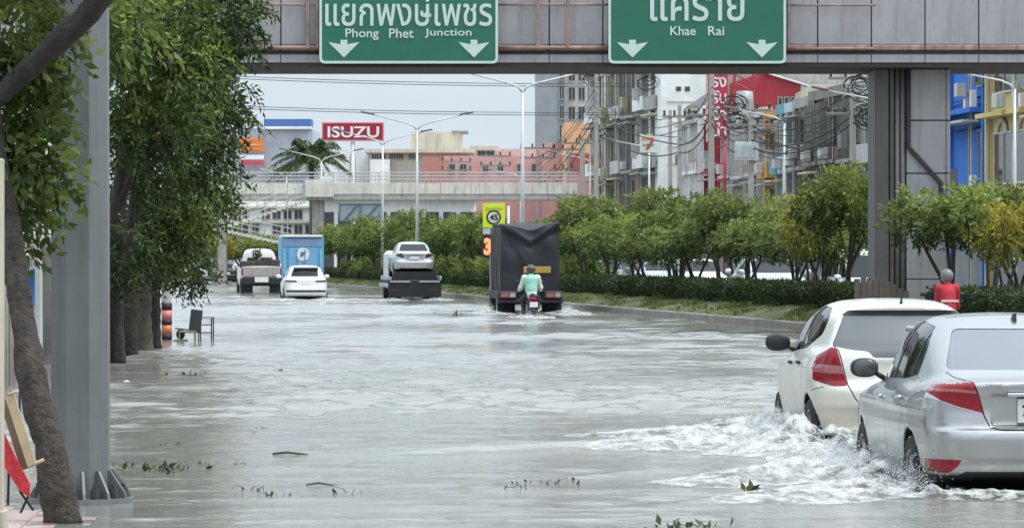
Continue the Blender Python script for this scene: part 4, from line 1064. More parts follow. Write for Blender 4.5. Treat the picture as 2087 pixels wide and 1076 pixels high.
# ------------------------------------------------------------------ utility poles and cables
M_UPOLE = mat('concrete_pole', (.36, .34, .31), .85, var=.15, streak=.3)
M_WIRE = mat('black_cable', (.02, .02, .02), .7, var=0)
M_INS = mat('insulator', (.05, .04, .04), .4)
def utility_pole(px, D, top, label, arms=(), w=.15, rz=.1, group=None):
    H = wz(top, D) - .1; t = thing('utility_pole', label, 'utility pole', (wx(px, D), D, .1), rz, group)
    b = MB(); b.add([(sx * w * k, sy * w * k, z) for z, k in ((0, 1), (H, .62)) for sx, sy in ((-1, -1), (1, -1), (1, 1), (-1, 1))], [(0, 1, 5, 4), (1, 2, 6, 5), (2, 3, 7, 6), (3, 0, 4, 7), (4, 5, 6, 7)])
    b.build('pole_shaft', M_UPOLE, t)
    for (py, half) in arms:
        z = wz(py, D) - .1; a = MB().box(-half, half, -.06, .06, z - .06, z + .06, .01).build('crossarm', mat('crossarm_steel', (.22, .20, .18), .7), t)
        for k in range(4):
            MB().lathe([(.001, .28), (.05, .27), (.07, .18), (.045, .14), (.07, .06), (.05, .0)], 8, (-half + .1 + k * (2 * half - .2) / 3, 0, z + .06)).build('insulator', M_INS, a, True)
    return t
UP = [(1450, 192, 120, 'pink-tinged concrete utility pole beside the vertical red sign', ((150, 1.1), (235, 1.2)), .17), (1215, 238, 120, 'concrete utility pole in front of the white shophouse', ((285, 1.1),), .15), (1187, 252, 290, 'short thick concrete pole left of the white shophouse', ((292, 1.2),), .22),
      (2034, 160, 120, 'concrete utility pole in front of the blue building', ((170, 1.),), .16), (1994, 166, 175, 'shorter concrete pole beside the blue building', (), .16), (1066 + 30, 285, 300, 'concrete pole carrying insulators before the pink building', ((302, 1.3), (322, 1.3)), .14),
      (1010, 300, 310, 'slim pole with insulators in the middle of the pink buildings', ((318, 1.2), (338, 1.2)), .13), (930, 310, 325, 'slim pole with insulators at the left of the pink buildings', ((330, 1.2), (347, 1.2)), .13), (1157, 270, 300, 'pole with insulators in front of the peach gable', ((305, 1.1), (345, 1.)), .14), (1738, 176, 120, 'concrete utility pole above the median trees left of the column', ((160, 1.1), (232, 1.2)), .16),
      (1530, 186, 205, 'concrete pole carrying a white cabinet in front of grey shophouses', ((225, 1.), (255, 1.1)), .15), (1385, 205, 215, 'concrete pole in a pair before the white windowless wall', ((238, .9),), .14), (1366, 212, 225, 'slimmer concrete pole in a pair before the white windowless wall', (), .13)]
UPO = [utility_pole(a, b, c, d, e, w) for a, b, c, d, e, w in UP]
# transformer and cabinet on the poles
cb = thing('transformer_box', 'white electrical cabinet mounted high on a concrete pole', 'cabinet', at(1517, 328, 186)); s_ = 186 / F
MB().box(-20 * s_, 28 * s_, -.3, -.17, 0, 38 * s_, .03).build('cabinet_body', mat('cabinet_white', (.55, .58, .56), .5, streak=.3), cb)
for k in range(3): MB().box((-16 + k * 14) * s_, (-6 + k * 14) * s_, -.34, -.3, 6 * s_, 32 * s_, .01).build('cabinet_door', mat('cabinet_door', (.45, .52, .52), .5, streak=.4), cb)
def cable(name, a, b, sag, r, label, group=None, n=10):
    pts = [Vector(a).lerp(Vector(b), i / n) - Vector((0, 0, sag * 4 * (i / n) * (1 - i / n))) for i in range(n + 1)]
    o = MB().tube(pts, r, 4).build(name, M_WIRE); tag(o, label, 'cable', group); return o
for i, (y0, y1) in enumerate(((153, 168), (158, 173), (214, 226), (219, 231))):
    cable('power_cable', at(200, y0 - 12, 205), at(1300, y1 + 3, 215), .25, .018, ONES[i] + ' thin power cable from the top crossing the open sky', 'cables across the sky')
PN = {9: 'column-side pole', 10: 'cabinet pole', 0: 'red sign pole', 11: 'white wall pole', 1: 'white shophouse pole', 5: 'pink building pole', 3: 'blue building pole'}
seq = [(9, 10, 190), (10, 0, 0), (0, 11, 0), (11, 1, 0), (1, 5, 0), (3, 9, 0)]
for a, b, _ in seq:
    A, B = UP[a], UP[b]
    for k in range(6):
        pa, pb = at(A[0], (175 if A[2] < 180 else A[2] + 20) + k * 15, A[1]), at(B[0], (175 if B[2] < 180 else B[2] + 20) + k * 15, B[1])
        cable('power_cable', pa, pb, rnd.uniform(.3, 1.1), .022 if k < 4 else .035, ONES[k] + ' cable from top, ' + PN[a] + ' to ' + PN[b], 'cables between roadside poles')
for k in range(9):     # service drops to the shophouses
    a = at(1530 + rnd.uniform(-3, 3), 240 + k * 9, 186); b = at(rnd.uniform(1640, 1790), rnd.uniform(225, 320), rnd.uniform(186, 200))
    cable('service_cable', a, b, rnd.uniform(.2, .9), .018, ONES[k] + ' service cable down from the cabinet pole to the stained shophouses', 'service cables')
def coil(px, py, D, r, label, n=5):
    b = MB()
    for k in range(n):
        c = at(px + rnd.uniform(-9, 9), py + rnd.uniform(-9, 9), D); rr_ = r * rnd.uniform(.5, 1.1); sq = rnd.uniform(.6, 1.)
        b.tube([c + Vector((rr_ * math.cos(t * .7), 0.05 * math.sin(t), rr_ * sq * math.sin(t * .7))) for t in range(10)], .022, 4)
    tag(b.build('cable_coil', M_WIRE), label, 'cable', 'coils of slack cable')
for px, py, D, lb in ((1497, 215, 188, 'tangled coils of black cable right of the vertical red sign'), (1500, 245, 188, 'lower tangle of black cable right of the vertical red sign'), (1750, 175, 172, 'messy bundle of cable loops high beside the column'), (1768, 240, 174, 'cable loops lower beside the column'), (1205, 155, 240, 'cable tangle at the top of the white shophouse'), (1325, 165, 225, 'cable tangle on the decayed grey shophouse')):
    coil(px, py, D, .55, lb, 8)
# ------------------------------------------------------------------ speed board on the median
def speed_board():
    D = 160.; s = D / F; o = Vector((wx(1012, D), D, .3)); t = thing('speed_sign', 'yellow speed limit 45 board with an orange LED display below', 'road sign', o)
    my = mat('sign_yellow', (.62, .72, .02), .45, var=.06); mk = mat('display_black', (.015, .015, .016), .4)
    X = lambda px: wx(px, D) - o.x
    Z = lambda py: wz(py, D) - o.z
    MB().box(X(984), X(1029), -.05, 0, Z(464), Z(415), .01).build('sign_plate', my, t)
    MB().lathe([(.30, -.062), (.30, -.052), (.225, -.052), (.225, -.062), (.30, -.062)], 28, (X(1006), 0, Z(443)), 'y').build('limit_ring', mat('ring_dark', (.05, .035, .03), .5), t)
    MB().lathe([(.001, -.058), (.226, -.058)], 24, (X(1006), 0, Z(443)), 'y').build('limit_disc', mat('disc_white', (.62, .62, .55), .5), t)
    fit_text('45', t, 998, 1015, 437, 449, D, -.066, mk, .03, o=o)
    for k in range(2): MB().box(X(990), X(1023 - 2 * k), -.056, -.05, Z(425 + k * 4) - .018, Z(425 + k * 4) + .018).build('text_line', mat('faded_ink', (.25, .28, .03), .6), t)
    MB().box(X(984), X(1046), -.03, .2, Z(478), Z(465), .02).build('display_hood', mat('hood_grey', (.45, .47, .48), .5), t)
    MB().box(X(983), X(1046), -.02, .2, Z(524), Z(479), .02).build('display_case', mk, t)
    fit_text('3', t, 986, 1002, 485, 520, D, -.03, mat('led_orange', (.8, .2, .08), .5, emit=((1, .25, .10), .9)), .06, 'led_digit', o)
    MB().tube([(X(1036), .12, -.2), (X(1036), .12, Z(420))], .06, 8).build('sign_post', M_LAMPP, t, True)
speed_board()
# ------------------------------------------------------------------ far footbridge
M_OLDW = mat('weathered_white', (.62, .60, .53), .85, var=.15, scale=1.2, streak=.55, streakcol=(.14, .12, .09))
M_OLDC = mat('weathered_concrete', (.42, .40, .36), .9, var=.2, streak=.5)
M_RAILS = mat('pale_railing', (.45, .46, .44), .5, .3, var=.1)
def far_bridge():
    D = 257.; s = D / F; t = thing('old_footbridge', 'old stained white concrete footbridge far down the road', 'footbridge', (0, D, 0))
    X = lambda px: wx(px, D)
    Z = lambda py: wz(py, D)
    MB().box(X(430), X(1178), 0, 2.6, Z(408), Z(396), .03).build('deck', M_OLDC, t)
    n = 24; x0, x1 = 430, 1178
    for k in range(n):
        a = x0 + (x1 - x0) * k / n; b = x0 + (x1 - x0) * (k + 1) / n
        if 620 < (a + b) / 2 < 680: continue
        MB().box(X(a) + .02, X(b) - .02, -.05 + rnd.uniform(-.01, .01), .06, Z(395.5), Z(373 + rnd.uniform(-.6, .6)), .01).build('parapet_panel', M_OLDW, t)
        for j in range(4): MB().tube([(X(a + (b - a) * j / 4), 0, Z(373)), (X(a + (b - a) * j / 4), 0, Z(352))], .03 if j == 0 else .018, 5).build('rail_post', M_RAILS, t)
    MB().box(X(622), X(680), -.25, -.06, Z(402), Z(368), .02).build('landing_panel', M_OLDW, t)
    for py in (352, 359, 366): MB().tube([(X(430), 0, Z(py)), (X(1178), 0, Z(py))], .035, 6).build('handrail', M_RAILS, t)
    for px, w in ((647, 24), (1160, 18), (450, 18)): MB().box(X(px - w / 2), X(px + w / 2), .6, 1.7, -.1, Z(408), .03).build('pier', M_OLDC, t)
    # left stair, folded back in two flights with open railings
    for k, (xa, za, xb, zb) in enumerate(((625, 410, 470, 462), (440, 466, 600, 500))):
        f = MB(); A = Vector((X(xa), -1.2 - k * 1.4, Z(za))); B = Vector((X(xb), -1.2 - k * 1.4, Z(zb)))
        nst = 16
        for i in range(nst):
            p = A.lerp(B, (i + .5) / nst); f.cbox(p, (abs(B.x - A.x) / nst * 1.05, 1.2, .16))
        fl = f.build('stair_flight', M_OLDW, t)
        for h in (.35, .7, 1.05):
            MB().tube([A + Vector((0, -.6, h)), B + Vector((0, -.6, h))], .03, 5).build('stair_rail', M_RAILS, fl)
        for i in range(9):
            p = A.lerp(B, i / 8); MB().tube([p + Vector((0, -.6, 0)), p + Vector((0, -.6, 1.05))], .028, 5).build('baluster', M_RAILS, fl)
    f = MB(); A = Vector((X(1178), 1.3, Z(398))); B = Vector((X(1215), 6.3, Z(520))); 
    for i in range(18):
        p = A.lerp(B, (i + .5) / 18); f.cbox(p, (1.3, .4, .2))
    f.build('stair_flight', mat('dark_stair', (.12, .115, .11), .8), t)
    return t
far_bridge()
# ------------------------------------------------------------------ buildings
def BX(D): return OX(D) + 4.2
M_PANE = mat('window_glass', (.03, .035, .04), .08, var=.3, scale=.4, spec=.8)
M_FRAME = mat('window_frame', (.35, .34, .32), .5)
M_SHUT = mat('roller_shutter', (.33, .34, .35), .5, .3, var=.15, streak=.4)
M_AC = mat('air_conditioner', (.55, .54, .50), .5, var=.15, streak=.4)
def wallmat(name, col, st=.55, stc=(.10, .09, .08), var=.15): return mat('wall_' + name, col, .85, var=var, scale=.6, streak=st, streakcol=stc, bump=.15, bscale=12)
def window(parent, x, y0, y1, z0, z1, m=None, axis='x', mull=2, out=-.05):
    """framed window on a wall; axis x: wall faces -X, axis y: wall faces -Y"""
    f = MB(); q = .07
    def bx(a0, a1, h0, h1, d0, d1):
        if axis == 'x': f.box(x + d0, x + d1, a0, a1, h0, h1)
        else: f.box(a0, a1, x + d0, x + d1, h0, h1)
    bx(y0 - q, y1 + q, z0 - q, z0, out - .06, .04); bx(y0 - q, y1 + q, z1, z1 + q, out - .04, .04)
    bx(y0 - q, y0, z0 + .001, z1 - .001, out, .04); bx(y1, y1 + q, z0 + .001, z1 - .001, out, .04)
    for k in range(1, mull):
        c = y0 + (y1 - y0) * k / mull; bx(c - .03, c + .03, z0 + .001, z1 - .001, out + .01, .03)
    o = f.build('window', m or M_FRAME, parent)
    p = MB()
    if axis == 'x': p.box(x - .012, x + .03, y0 + .002, y1 - .002, z0 + .002, z1 - .002)
    else: p.box(y0 + .002, y1 - .002, x - .012, x + .03, z0 + .002, z1 - .002)
    p.build('pane', M_PANE, o)
def shophouse(D, w, h, m, label, floors=3, style='window', d=12., trim=None, roof='flat', xo=0., rz=.102, name='shophouse', z0=.14, endwin=False, name_cat='building', balc=None):
    t = thing(name, label, name_cat, (BX(D) + xo, D, z0), rz, 'shophouses along the far side of the road')
    MB().box(0, d, .02, w - .02, 0, h).build('wall', m, t)
    trim = trim or m; fh = h / floors
    for k, y in enumerate((.0, w - .3)):
        MB().box(-.28, .0 - .002, y + .01, y + .29, 0, h + .25).build('pilaster', trim, t)
    for k in range(floors):
        zb = k * fh
        if k == 0:
            MB().box(-.06, -.003, .4, w - .4, .1, fh - .7).build('roller_shutter', M_SHUT, t)
            MB().box(-1.4, -.004, .32, w - .32, fh - .55, fh - .40).build('awning', mat('awning_%d' % (int(D) % 4), ((.25, .10, .08), (.10, .16, .22), (.30, .29, .26), (.12, .18, .13))[int(D) % 4], .7, streak=.4), t)
            continue
        MB().box(-.75, -.004, .31, w - .31, zb - .14, zb + .04).build('balcony_slab', trim, t)
        if style == 'window':
            for j in range(2): window(t, 0, .5 + j * (w - 1) / 2 + .1, .5 + (j + 1) * (w - 1) / 2 - .1, zb + .95, zb + fh - .7)
            MB().box(-.75, -.66, .31, w - .31, zb + .045, zb + .75).build('balcony_wall', trim, t)
        elif style == 'fins':
            for j in range(5): MB().box(-.6, -.005, .45 + j * (w - 1.) / 4, .57 + j * (w - 1.) / 4, zb + .05, zb + fh - .2).build('fin', trim, t)
            window(t, 0, .7, w - .7, zb + .9, zb + fh - .7, mull=3)
        elif style == 'grille':
            window(t, 0, .6, w - .6, zb + .4, zb + fh - .6, mull=3)
            for j in range(9): MB().box(-.70, -.66, .4 + j * (w - .8) / 8.2, .46 + j * (w - .8) / 8.2, zb + .05, zb + fh - .2).build('grille_bar', mat('grille_iron', (.14, .13, .12), .7, streak=.4), t)
        elif style == 'plain':
            window(t, 0, .8, 1.9, zb + 1.0, zb + fh - .9); continue
        elif style == 'arch':
            window(t, 0, .7, w * .48, zb + .9, zb + fh - .8, mat('white_trim', (.62, .62, .60), .6, streak=.3)); window(t, 0, w * .54, w - .7, zb + .9, zb + fh - .8, mat('white_trim', (.6, .6, .6)))
            for c in (.7 + (w * .48 - .7) / 2, (w * .54 + w - .7) / 2):
                MB().tube([(-.09, c + .80 * math.cos(a_ * math.pi / 10), zb + fh - .78 + .55 * math.sin(a_ * math.pi / 10)) for a_ in range(11)], .09, 6).build('window_arch', mat('white_trim', (.6, .6, .6)), t)
        if rnd.random() < .6:
            a = MB().box(-1.15, -.76, w * .3, w * .3 + .8, zb + .1, zb + .65, .03).build('air_conditioner', M_AC, t)
    MB().box(-.35, .2, .0, w, h + .001, h + .5).build('parapet', trim, t)
    g_ = random.Random(int(D * 10))
    for k in range(g_.choice((1, 2, 2, 3))):
        y = g_.uniform(.4, w - .5); MB().tube([(-.33, y, .3), (-.33, y, h)], .05, 6).build('drain_pipe', g_.choice((M_OLDC, W_CREAM, M_FRAME)), t)
    for k in range(1, floors):
        zz = k * fh
        if g_.random() < .55: MB().box(-1.15, -.8, g_.uniform(.4, w * .5), g_.uniform(.4, w * .5) + .12, zz + .5, zz + g_.uniform(1.0, 1.5), .01).build('hanging_sign', mat('hang_%d' % g_.randrange(6), ((.5, .48, .42), (.30, .10, .09), (.14, .20, .28), (.36, .32, .18), (.45, .46, .46), (.20, .22, .2))[g_.randrange(6)], .5, streak=.3), t)
        if g_.random() < .7: MB().box(-1.0, -.31, .5, w - .5, zz + fh - .55, zz + fh - .45, .01).build('window_hood', g_.choice((M_OLDC, M_SHUT, W_CREAM)), t)
        for j in range(g_.choice((0, 1, 2, 3))): MB().box(-.66 + j * .01, -.40, .5 + j * .6, .85 + j * .6, zz + .05, zz + g_.uniform(.4, 1.1), .02).build('balcony_clutter', g_.choice((M_AC, W_BLUE, W_WHT, M_SHUT, W_PINK)), t)
    if g_.random() < .3: MB().lathe([(.001, 1.5), (.5, 1.45), (.55, .9), (.55, .0)], 12, (2.5, w * .5, h)).build('roof_tank', M_SHUT, t, True)
    if endwin:
        for k in range(1, floors):
            for j in range(3): window(t, .02, 1.2 + j * 3.2, 2.4 + j * 3.2, k * fh + .9, k * fh + 2.1, axis='y')
    return t
W_DARK = wallmat('black_stained', (.24, .23, .21), .95, (.025, .024, .022)); W_DARK2 = wallmat('grey_stained', (.38, .365, .345), .85, (.05, .047, .042))
W_PALE = wallmat('pale_blue', (.45, .56, .62), .3); W_TEAL = wallmat('teal', (.14, .34, .40), .3); W_ORNG = wallmat('orange', (.55, .30, .09), .25); W_GREY = wallmat('worn_grey', (.52, .49, .47), .65, (.17, .15, .14))
W_RED = wallmat('red', (.42, .05, .07), .3, (.2, .03, .04)); W_GRN = wallmat('pale_green', (.33, .46, .26), .35); W_WHT = wallmat('white', (.78, .78, .77), .25, (.35, .35, .33)); W_OLIVE = wallmat('olive', (.26, .28, .15), .5); W_BLUE = wallmat('strong_blue', (.045, .19, .62), .25, (.03, .08, .3)); W_YEL = wallmat('yellow', (.62, .50, .22), .25); W_PINK = wallmat('pink', (.60, .36, .33), .4, (.35, .17, .15)); W_PEACH = wallmat('peach', (.66, .36, .20), .2, (.4, .2, .1)); W_BRICK = wallmat('brick_red', (.46, .20, .17), .35, (.25, .10, .08)); W_CREAM = wallmat('cream', (.56, .52, .42), .6, (.2, .18, .14)); W_TOWER = wallmat('tower_grey', (.27, .285, .30), .25, (.2, .2, .2)); W_LAV = wallmat('lavender_grey', (.40, .42, .47), .15)
UN = [  # start distance, width, height, wall, label, style
 (186.0, 4.6, 9.4, W_DARK2, 'stained grey shophouse nearest the left of the footbridge column', 'grille'),
 (190.8, 4.6, 9.5, W_DARK, 'black-streaked concrete shophouse with vertical grilles', 'grille'),
 (195.6, 4.4, 9.5, W_DARK, 'black-streaked shophouse with a pale torn patch', 'fins'),
 (200.2, 4.4, 9.3, W_DARK2, 'dark weathered shophouse next to the pale blue one', 'grille'),
 (204.8, 2.3, 9.2, W_PALE, 'narrow pale blue-white shophouse front', 'window'), (207.2, 2.6, 9.2, W_TEAL, 'narrow teal shophouse front', 'window'),
 (210.0, 3.8, 9.0, W_ORNG, 'orange shophouse front behind the street lamp', 'window'),
 (214.0, 4.4, 9.3, W_GREY, 'worn grey shophouse beside the orange front', 'fins'), (218.6, 4.4, 9.2, W_GREY, 'worn grey shophouse behind the white cabinet', 'fins'), (223.2, 4.4, 9.4, W_GREY, 'worn grey shophouse next to the red front', 'fins'),
 (228.0, 6.0, 10.0, W_RED, 'dark red shophouse front below the vertical sign', 'fins'),
 (235.5, 4.0, 10.2, W_GRN, 'pale green shophouse with white fins', 'fins'), (239.7, 4.0, 10.2, W_GRN, 'second pale green shophouse with dark tiled eave', 'fins')]
for D, w, h, m, lab, st in UN:
    tr = m if m not in (W_GRN,) else W_WHT
    shophouse(D, w, h, m, lab, 3, st, trim=tr)
for D, w, h, m, lab, st, fl in ((253.5, 5.5, 15.2, W_DARK2, 'decayed grey shophouse with a concrete blind panel', 'window', 4), (259.5, 5.5, 15.4, W_WHT, 'decayed whitish shophouse with crooked balconies', 'window', 4), (265.5, 5.5, 15.0, W_DARK2, 'stained old shophouse with makeshift sheeting', 'grille', 4), (271.5, 5.5, 15.2, W_GREY, 'shabby grey shophouse near the olive one', 'window', 4), (277.5, 5, 14.6, W_OLIVE, 'olive green shophouse front', 'window', 4), (283.0, 9.0, 15.5, W_WHT, 'white four-storey shophouse at the far end of the row', 'window', 4)):
    shophouse(D, w, h, m, lab, fl, st, xo=.0)
for D, w, h, m, lab, st in ((160.2, 7.2, 11.5, W_BLUE, 'bright blue shophouse right of the footbridge column', 'plain'), (151.5, 8.4, 11.0, W_YEL, 'yellow shophouse with white arched windows', 'arch'), (146.5, 4.8, 11.2, W_ORNG, 'orange house wall at the right edge', 'window'), (168.2, 8, 9.5, W_BLUE, 'blue shophouse hidden mostly by the column', 'window'), (176.6, 9, 9.2, W_GREY, 'grey shophouse behind the footbridge column', 'window')):
    shophouse(D, w, h, m, lab, 3, st)
def block(name, label, px0, px1, ptop, D, m, depth=14, z0=.1, cat='building', rz=0.):
    t = thing(name, label, cat, (wx((px0 + px1) / 2, D), D, z0), rz); w = (px1 - px0) * D / F; h = wz(ptop, D) - z0
    MB().box(-w / 2, w / 2, 0, depth, 0, h).build('wall', m, t)
    return t, w, h
# white windowless gable beyond the green shophouses
t, w, h = block('white_building', 'tall white building with a blank side wall and two small vents', 1347, 1470, 60, 248, W_WHT)
s = 248 / F
for px in (1383, 1401): MB().box((px - 5 - 1408.5) * s, (px + 5 - 1408.5) * s, -.05, -.003, wz(186, 248) - .1, wz(177, 248) - .1, .01).build('wall_vent', mat('vent_dark', (.06, .06, .06), .7), t)
for py in (208, 250, 300, 335): MB().box(-w / 2 + .4, w / 2 - .4, -.04, -.004, wz(py, 248) - .13, wz(py, 248) - .05).build('ledge', W_CREAM, t)
MB().box((1392 - 1408.5) * s, (1404 - 1408.5) * s, -.5, -.05, wz(282, 248), wz(270, 248), .03).build('air_conditioner', M_AC, t)
# little tiled eave beside the vertical sign
e = thing('tiled_roof', 'small dark tiled hip roof above the pale green front', 'roof', at(1432, 218, 238)); s = 238 / F
MB().add([(-32 * s, -1, 0), (30 * s, -1, 0), (30 * s, 5, 0), (-32 * s, 5, 0), (8 * s, .8, 28 * s), (30 * s, .8, 28 * s), (30 * s, 3, 28 * s), (8 * s, 3, 28 * s)], [(0, 1, 5, 4), (3, 0, 4, 7), (2, 3, 7, 6), (4, 5, 6, 7), (1, 2, 6, 5), (0, 3, 2, 1)]).build('roof_slope', mat('dark_tiles', (.11, .105, .11), .7, var=.25, scale=3), e)
MB().box(-30 * s, 29 * s, -.9, 4.8, -.25, -.003).build('eave_board', W_CREAM, e)
# vertical red sign of the pawnshop
def pawn_sign():
    D = 200.; s = D / F; o = at(1463, 300, D); t = thing('vertical_sign', 'tall vertical red sign with white Thai lettering beside a concrete pole', 'shop sign', o)
    mr = mat('sign_red', (.50, .03, .06), .45, var=.1, streak=.2, streakcol=(.3, .02, .03)); mw = mat('sign_letter_white', (.72, .70, .66), .5)
    MB().box(-20 * s, 20 * s, -.15, .15, wz(278, D) - o.z, wz(90, D) - o.z, .02).build('sign_box', mr, t)
    MB().box(-24 * s, -20.3 * s, -.2, .2, wz(290, D) - o.z, wz(90, D) - o.z, .02).build('sign_edge', mat('sign_edge', (.55, .38, .36), .6), t)
    for tx, y0, y1 in (('โ', 120, 150), ('รง', 158, 179), ('รับ', 183, 212), ('จำ', 217, 246), ('นำ', 250, 279)):
        fit_text(tx, t, 1450, 1480, y0, y1, D, -.165, mw, .02, o=o)
    for k in (-14, 14): MB().tube([(k * s, 0, wz(440, D) - o.z), (k * s, 0, wz(278, D) - o.z)], .07, 8).build('sign_leg', mr, t, True)
    for k in range(4): MB().box(-14 * s, 14 * s, -.05, .05, wz(300 + k * 34, D) - o.z - .04, wz(300 + k * 34, D) - o.z + .04).build('sign_brace', mr, t)
pawn_sign()
# red gabled hall with grey corrugated roof behind the row
def red_hall():
    D = 252.; s = D / F; o = Vector((wx(1590, D), D, .1)); t = thing('red_hall', 'red gabled hall with cream end and grey sheet roof behind the shophouses', 'building', o)
    X = lambda px: wx(px, D) - o.x
    Z = lambda py: wz(py, D) - o.z
    MB().prism([(X(1490), 0), (X(1632), 0), (X(1632), Z(172)), (X(1558), Z(147)), (X(1490), Z(170))], 0, 1.5, 'y').build('front_wall', W_RED, t)
    MB().prism([(X(1632.2), 0), (X(1700), 0), (X(1700), Z(196)), (X(1632.2), Z(173))], -.02, 1.5, 'y').build('cream_wall', W_WHT, t)
    rf = mat('sheet_roof', (.42, .39, .35), .6, .2, var=.15, streak=.4)
    for k in range(26):
        y0 = 135 + k * 1.7
        MB().box(X(1480) , X(1775), 1.6 + (26 - k) * .35, 2.0 + (26 - k) * .35, Z(y0 + 1.9), Z(y0), .01).build('roof_sheet', rf, t)
    MB().add([(X(1556), -.3, Z(145)), (X(1690), -.3, Z(186)), (X(1690), -.3, Z(190)), (X(1556), -.3, Z(149)), (X(1556), 1.4, Z(145)), (X(1690), 1.4, Z(186)), (X(1690), 1.4, Z(190)), (X(1556), 1.4, Z(149))], [(0, 3, 2, 1), (4, 5, 6, 7), (0, 1, 5, 4), (3, 7, 6, 2), (1, 2, 6, 5), (0, 4, 7, 3)]).build('verge_board', W_WHT, t)
    for px in (1495, 1533): MB().tube([(X(px), -1, 0), (X(px), -1, Z(135))], .09, 6).build('mast_leg', mat('mast_red', (.35, .04, .05), .5), t)
    for k in range(4): MB().tube([(X(1495), -1, Z(135 + k * 18)), (X(1533), -1, Z(153 + k * 18))], .05, 5).build('mast_brace', mat('mast_red', (.35, .04, .05)), t)
    for px in (1590, 1603, 1616, 1628): window(t, 0, X(px - 3), X(px + 3), Z(222), Z(200), axis='y', mull=1)
    window(t, -.02, X(1638), X(1642), Z(200), Z(188), axis='y', mull=1)
red_hall()
t, w, h = block('cream_house', 'cream house top showing above the stained shophouses', 1655, 1720, 172, 236, W_CREAM)
# convenience store sign
sg = thing('store_sign', 'square white convenience store sign with a red and orange seven', 'shop sign', at(1321, 312, 226)); s = 226 / F
MB().box(-17 * s, 17 * s, -.12, .12, 0, 38 * s, .03).build('sign_box', mat('store_white', (.66, .66, .62), .4), sg)
me_ = mat('store_red', (.6, .06, .04), .4); mo_ = mat('store_orange', (.7, .28, .05), .4); mg_ = mat('store_green', (.03, .25, .12), .4)
MB().box(-12 * s, 12 * s, -.15, -.125, 26 * s, 32 * s).build('seven_bar', mo_, sg)
MB().add([(6 * s, -.14, 26 * s), (12 * s, -.14, 26 * s), (0, -.14, 6 * s), (-6 * s, -.14, 6 * s)], [(0, 3, 2, 1)]).build('seven_stroke', me_, sg)
inst('store_lettering', text_mesh('ELEVEN', .19, 'store_lettering', mg_, .004, .006), sg, (0, -.15, 16 * s))
# grey tower block far behind
def tower():
    t, w, h = block('tower_block', 'tall plain grey tower block rising behind the shophouses', 1093, 1152, -120, 385, W_TOWER, 22)
    D = 385.; s = D / F; t2 = MB().box(w / 2 + .003, w / 2 + 75 * s, 1.5, 20, 0, h - 3).build('tower_wing', W_GREY, t)
    MB().box(w / 2 - 13 * s, w / 2 - .02, -.04, -.003, 0, h - 1).build('stair_strip', mat('strip_grey', (.20, .21, .22), .7), t)
    for k in range(14):
        z = 2 + k * 1.9
        if z + 1.4 > h - 1: break
        window(t, -.05, w / 2 - 11.5 * s, w / 2 - 3 * s, z, z + 1.25, axis='y', mull=2)
        for j in range(3): window(t, 1.5, w / 2 + (8 + j * 20) * s, w / 2 + (20 + j * 20) * s, z, z + 1.2, axis='y', mull=2)
tower()
# peach gable and the pink row
t, w, h = block('peach_building', 'peach orange building with a red lower storey behind the far footbridge', 1150, 1204, 250, 312, W_PEACH)
s = 312 / F; cxp = 1177
MB().box(-w / 2 + .3, w / 2 + .1, -.06, -.003, 0, wz(312, 312) - .1).build('lower_storey', W_BRICK, t)
for k in range(9): MB().box(-w / 2 + 8 * s, w / 2 + .1, -.11, -.065, wz(352 - k * 4.5, 312) - .1, wz(350 - k * 4.5, 312) - .1).build('louvre', mat('louvre_red', (.40, .08, .07), .6), t)
t, w, h = block('pink_building', 'long pink building behind the railings of the far footbridge', 905, 1150, 318, 330, W_PINK)
s = 330 / F
for px in (922, 945, 990, 1020, 1060, 1090, 1132): window(t, 0, (px - 5 - 1027.5) * s, (px + 5 - 1027.5) * s, wz(352, 330), wz(338, 330), axis='y', mull=2)
MB().box((1010 - 1027.5) * s, (1150 - 1027.5) * s, 3, 9, h, h + 12 * s).build('upper_block', W_PINK, t)
t, w, h = block('brick_building', 'brick-red low building left of the pink one', 862, 905.5, 320, 322, W_BRICK)
t, w, h = block('cream_block', 'cream roof block above the pink building', 958, 1018, 298, 338, W_CREAM); window(t, 0, -.6, .8, h - 1.1, h - .4, axis='y')
t, w, h = block('grey_block', 'long grey roofline between the pink building and the tower', 985, 1100, 304, 352, W_GREY)
t, w, h = block('pink_block', 'pink stepped upper storey beside the peach building', 1105, 1152, 292, 326, W_PINK)
t, w, h = block('concrete_building', 'stained concrete building with a boxy water tank house on its roof', 750, 962, 306, 335, W_CREAM)
s = 335 / F; c0 = 856
MB().box((744 - c0) * s, (966 - c0) * s, -.7, 14.5, wz(312, 335) - .1, wz(305, 335) - .09).build('roof_slab', W_CREAM, t)
MB().box((835 - c0) * s, (940 - c0) * s, 2, 8, h + .03, h + 38 * s).build('tank_house', W_CREAM, t)
MB().box((920 - c0) * s, (953 - c0) * s, 1.8, 8.2, h + 38 * s + .005, h + 41 * s).build('tank_canopy', W_DARK2, t)
for k in range(3): MB().box((848 + k * 22 - c0) * s, (852 + k * 22 - c0) * s, 1.9, 2.0, h + .1, h + 37 * s).build('tank_pier', W_GREY, t)
for px in (765, 780, 800, 815, 840): window(t, 0, (px - 6 - c0) * s, (px + 6 - c0) * s, wz(326, 335), wz(317, 335), axis='y', mull=3)
MB().box((755 - c0) * s, (795 - c0) * s, -1.2, -.05, 0, wz(326, 335) - .1).build('white_annex', W_WHT, t)
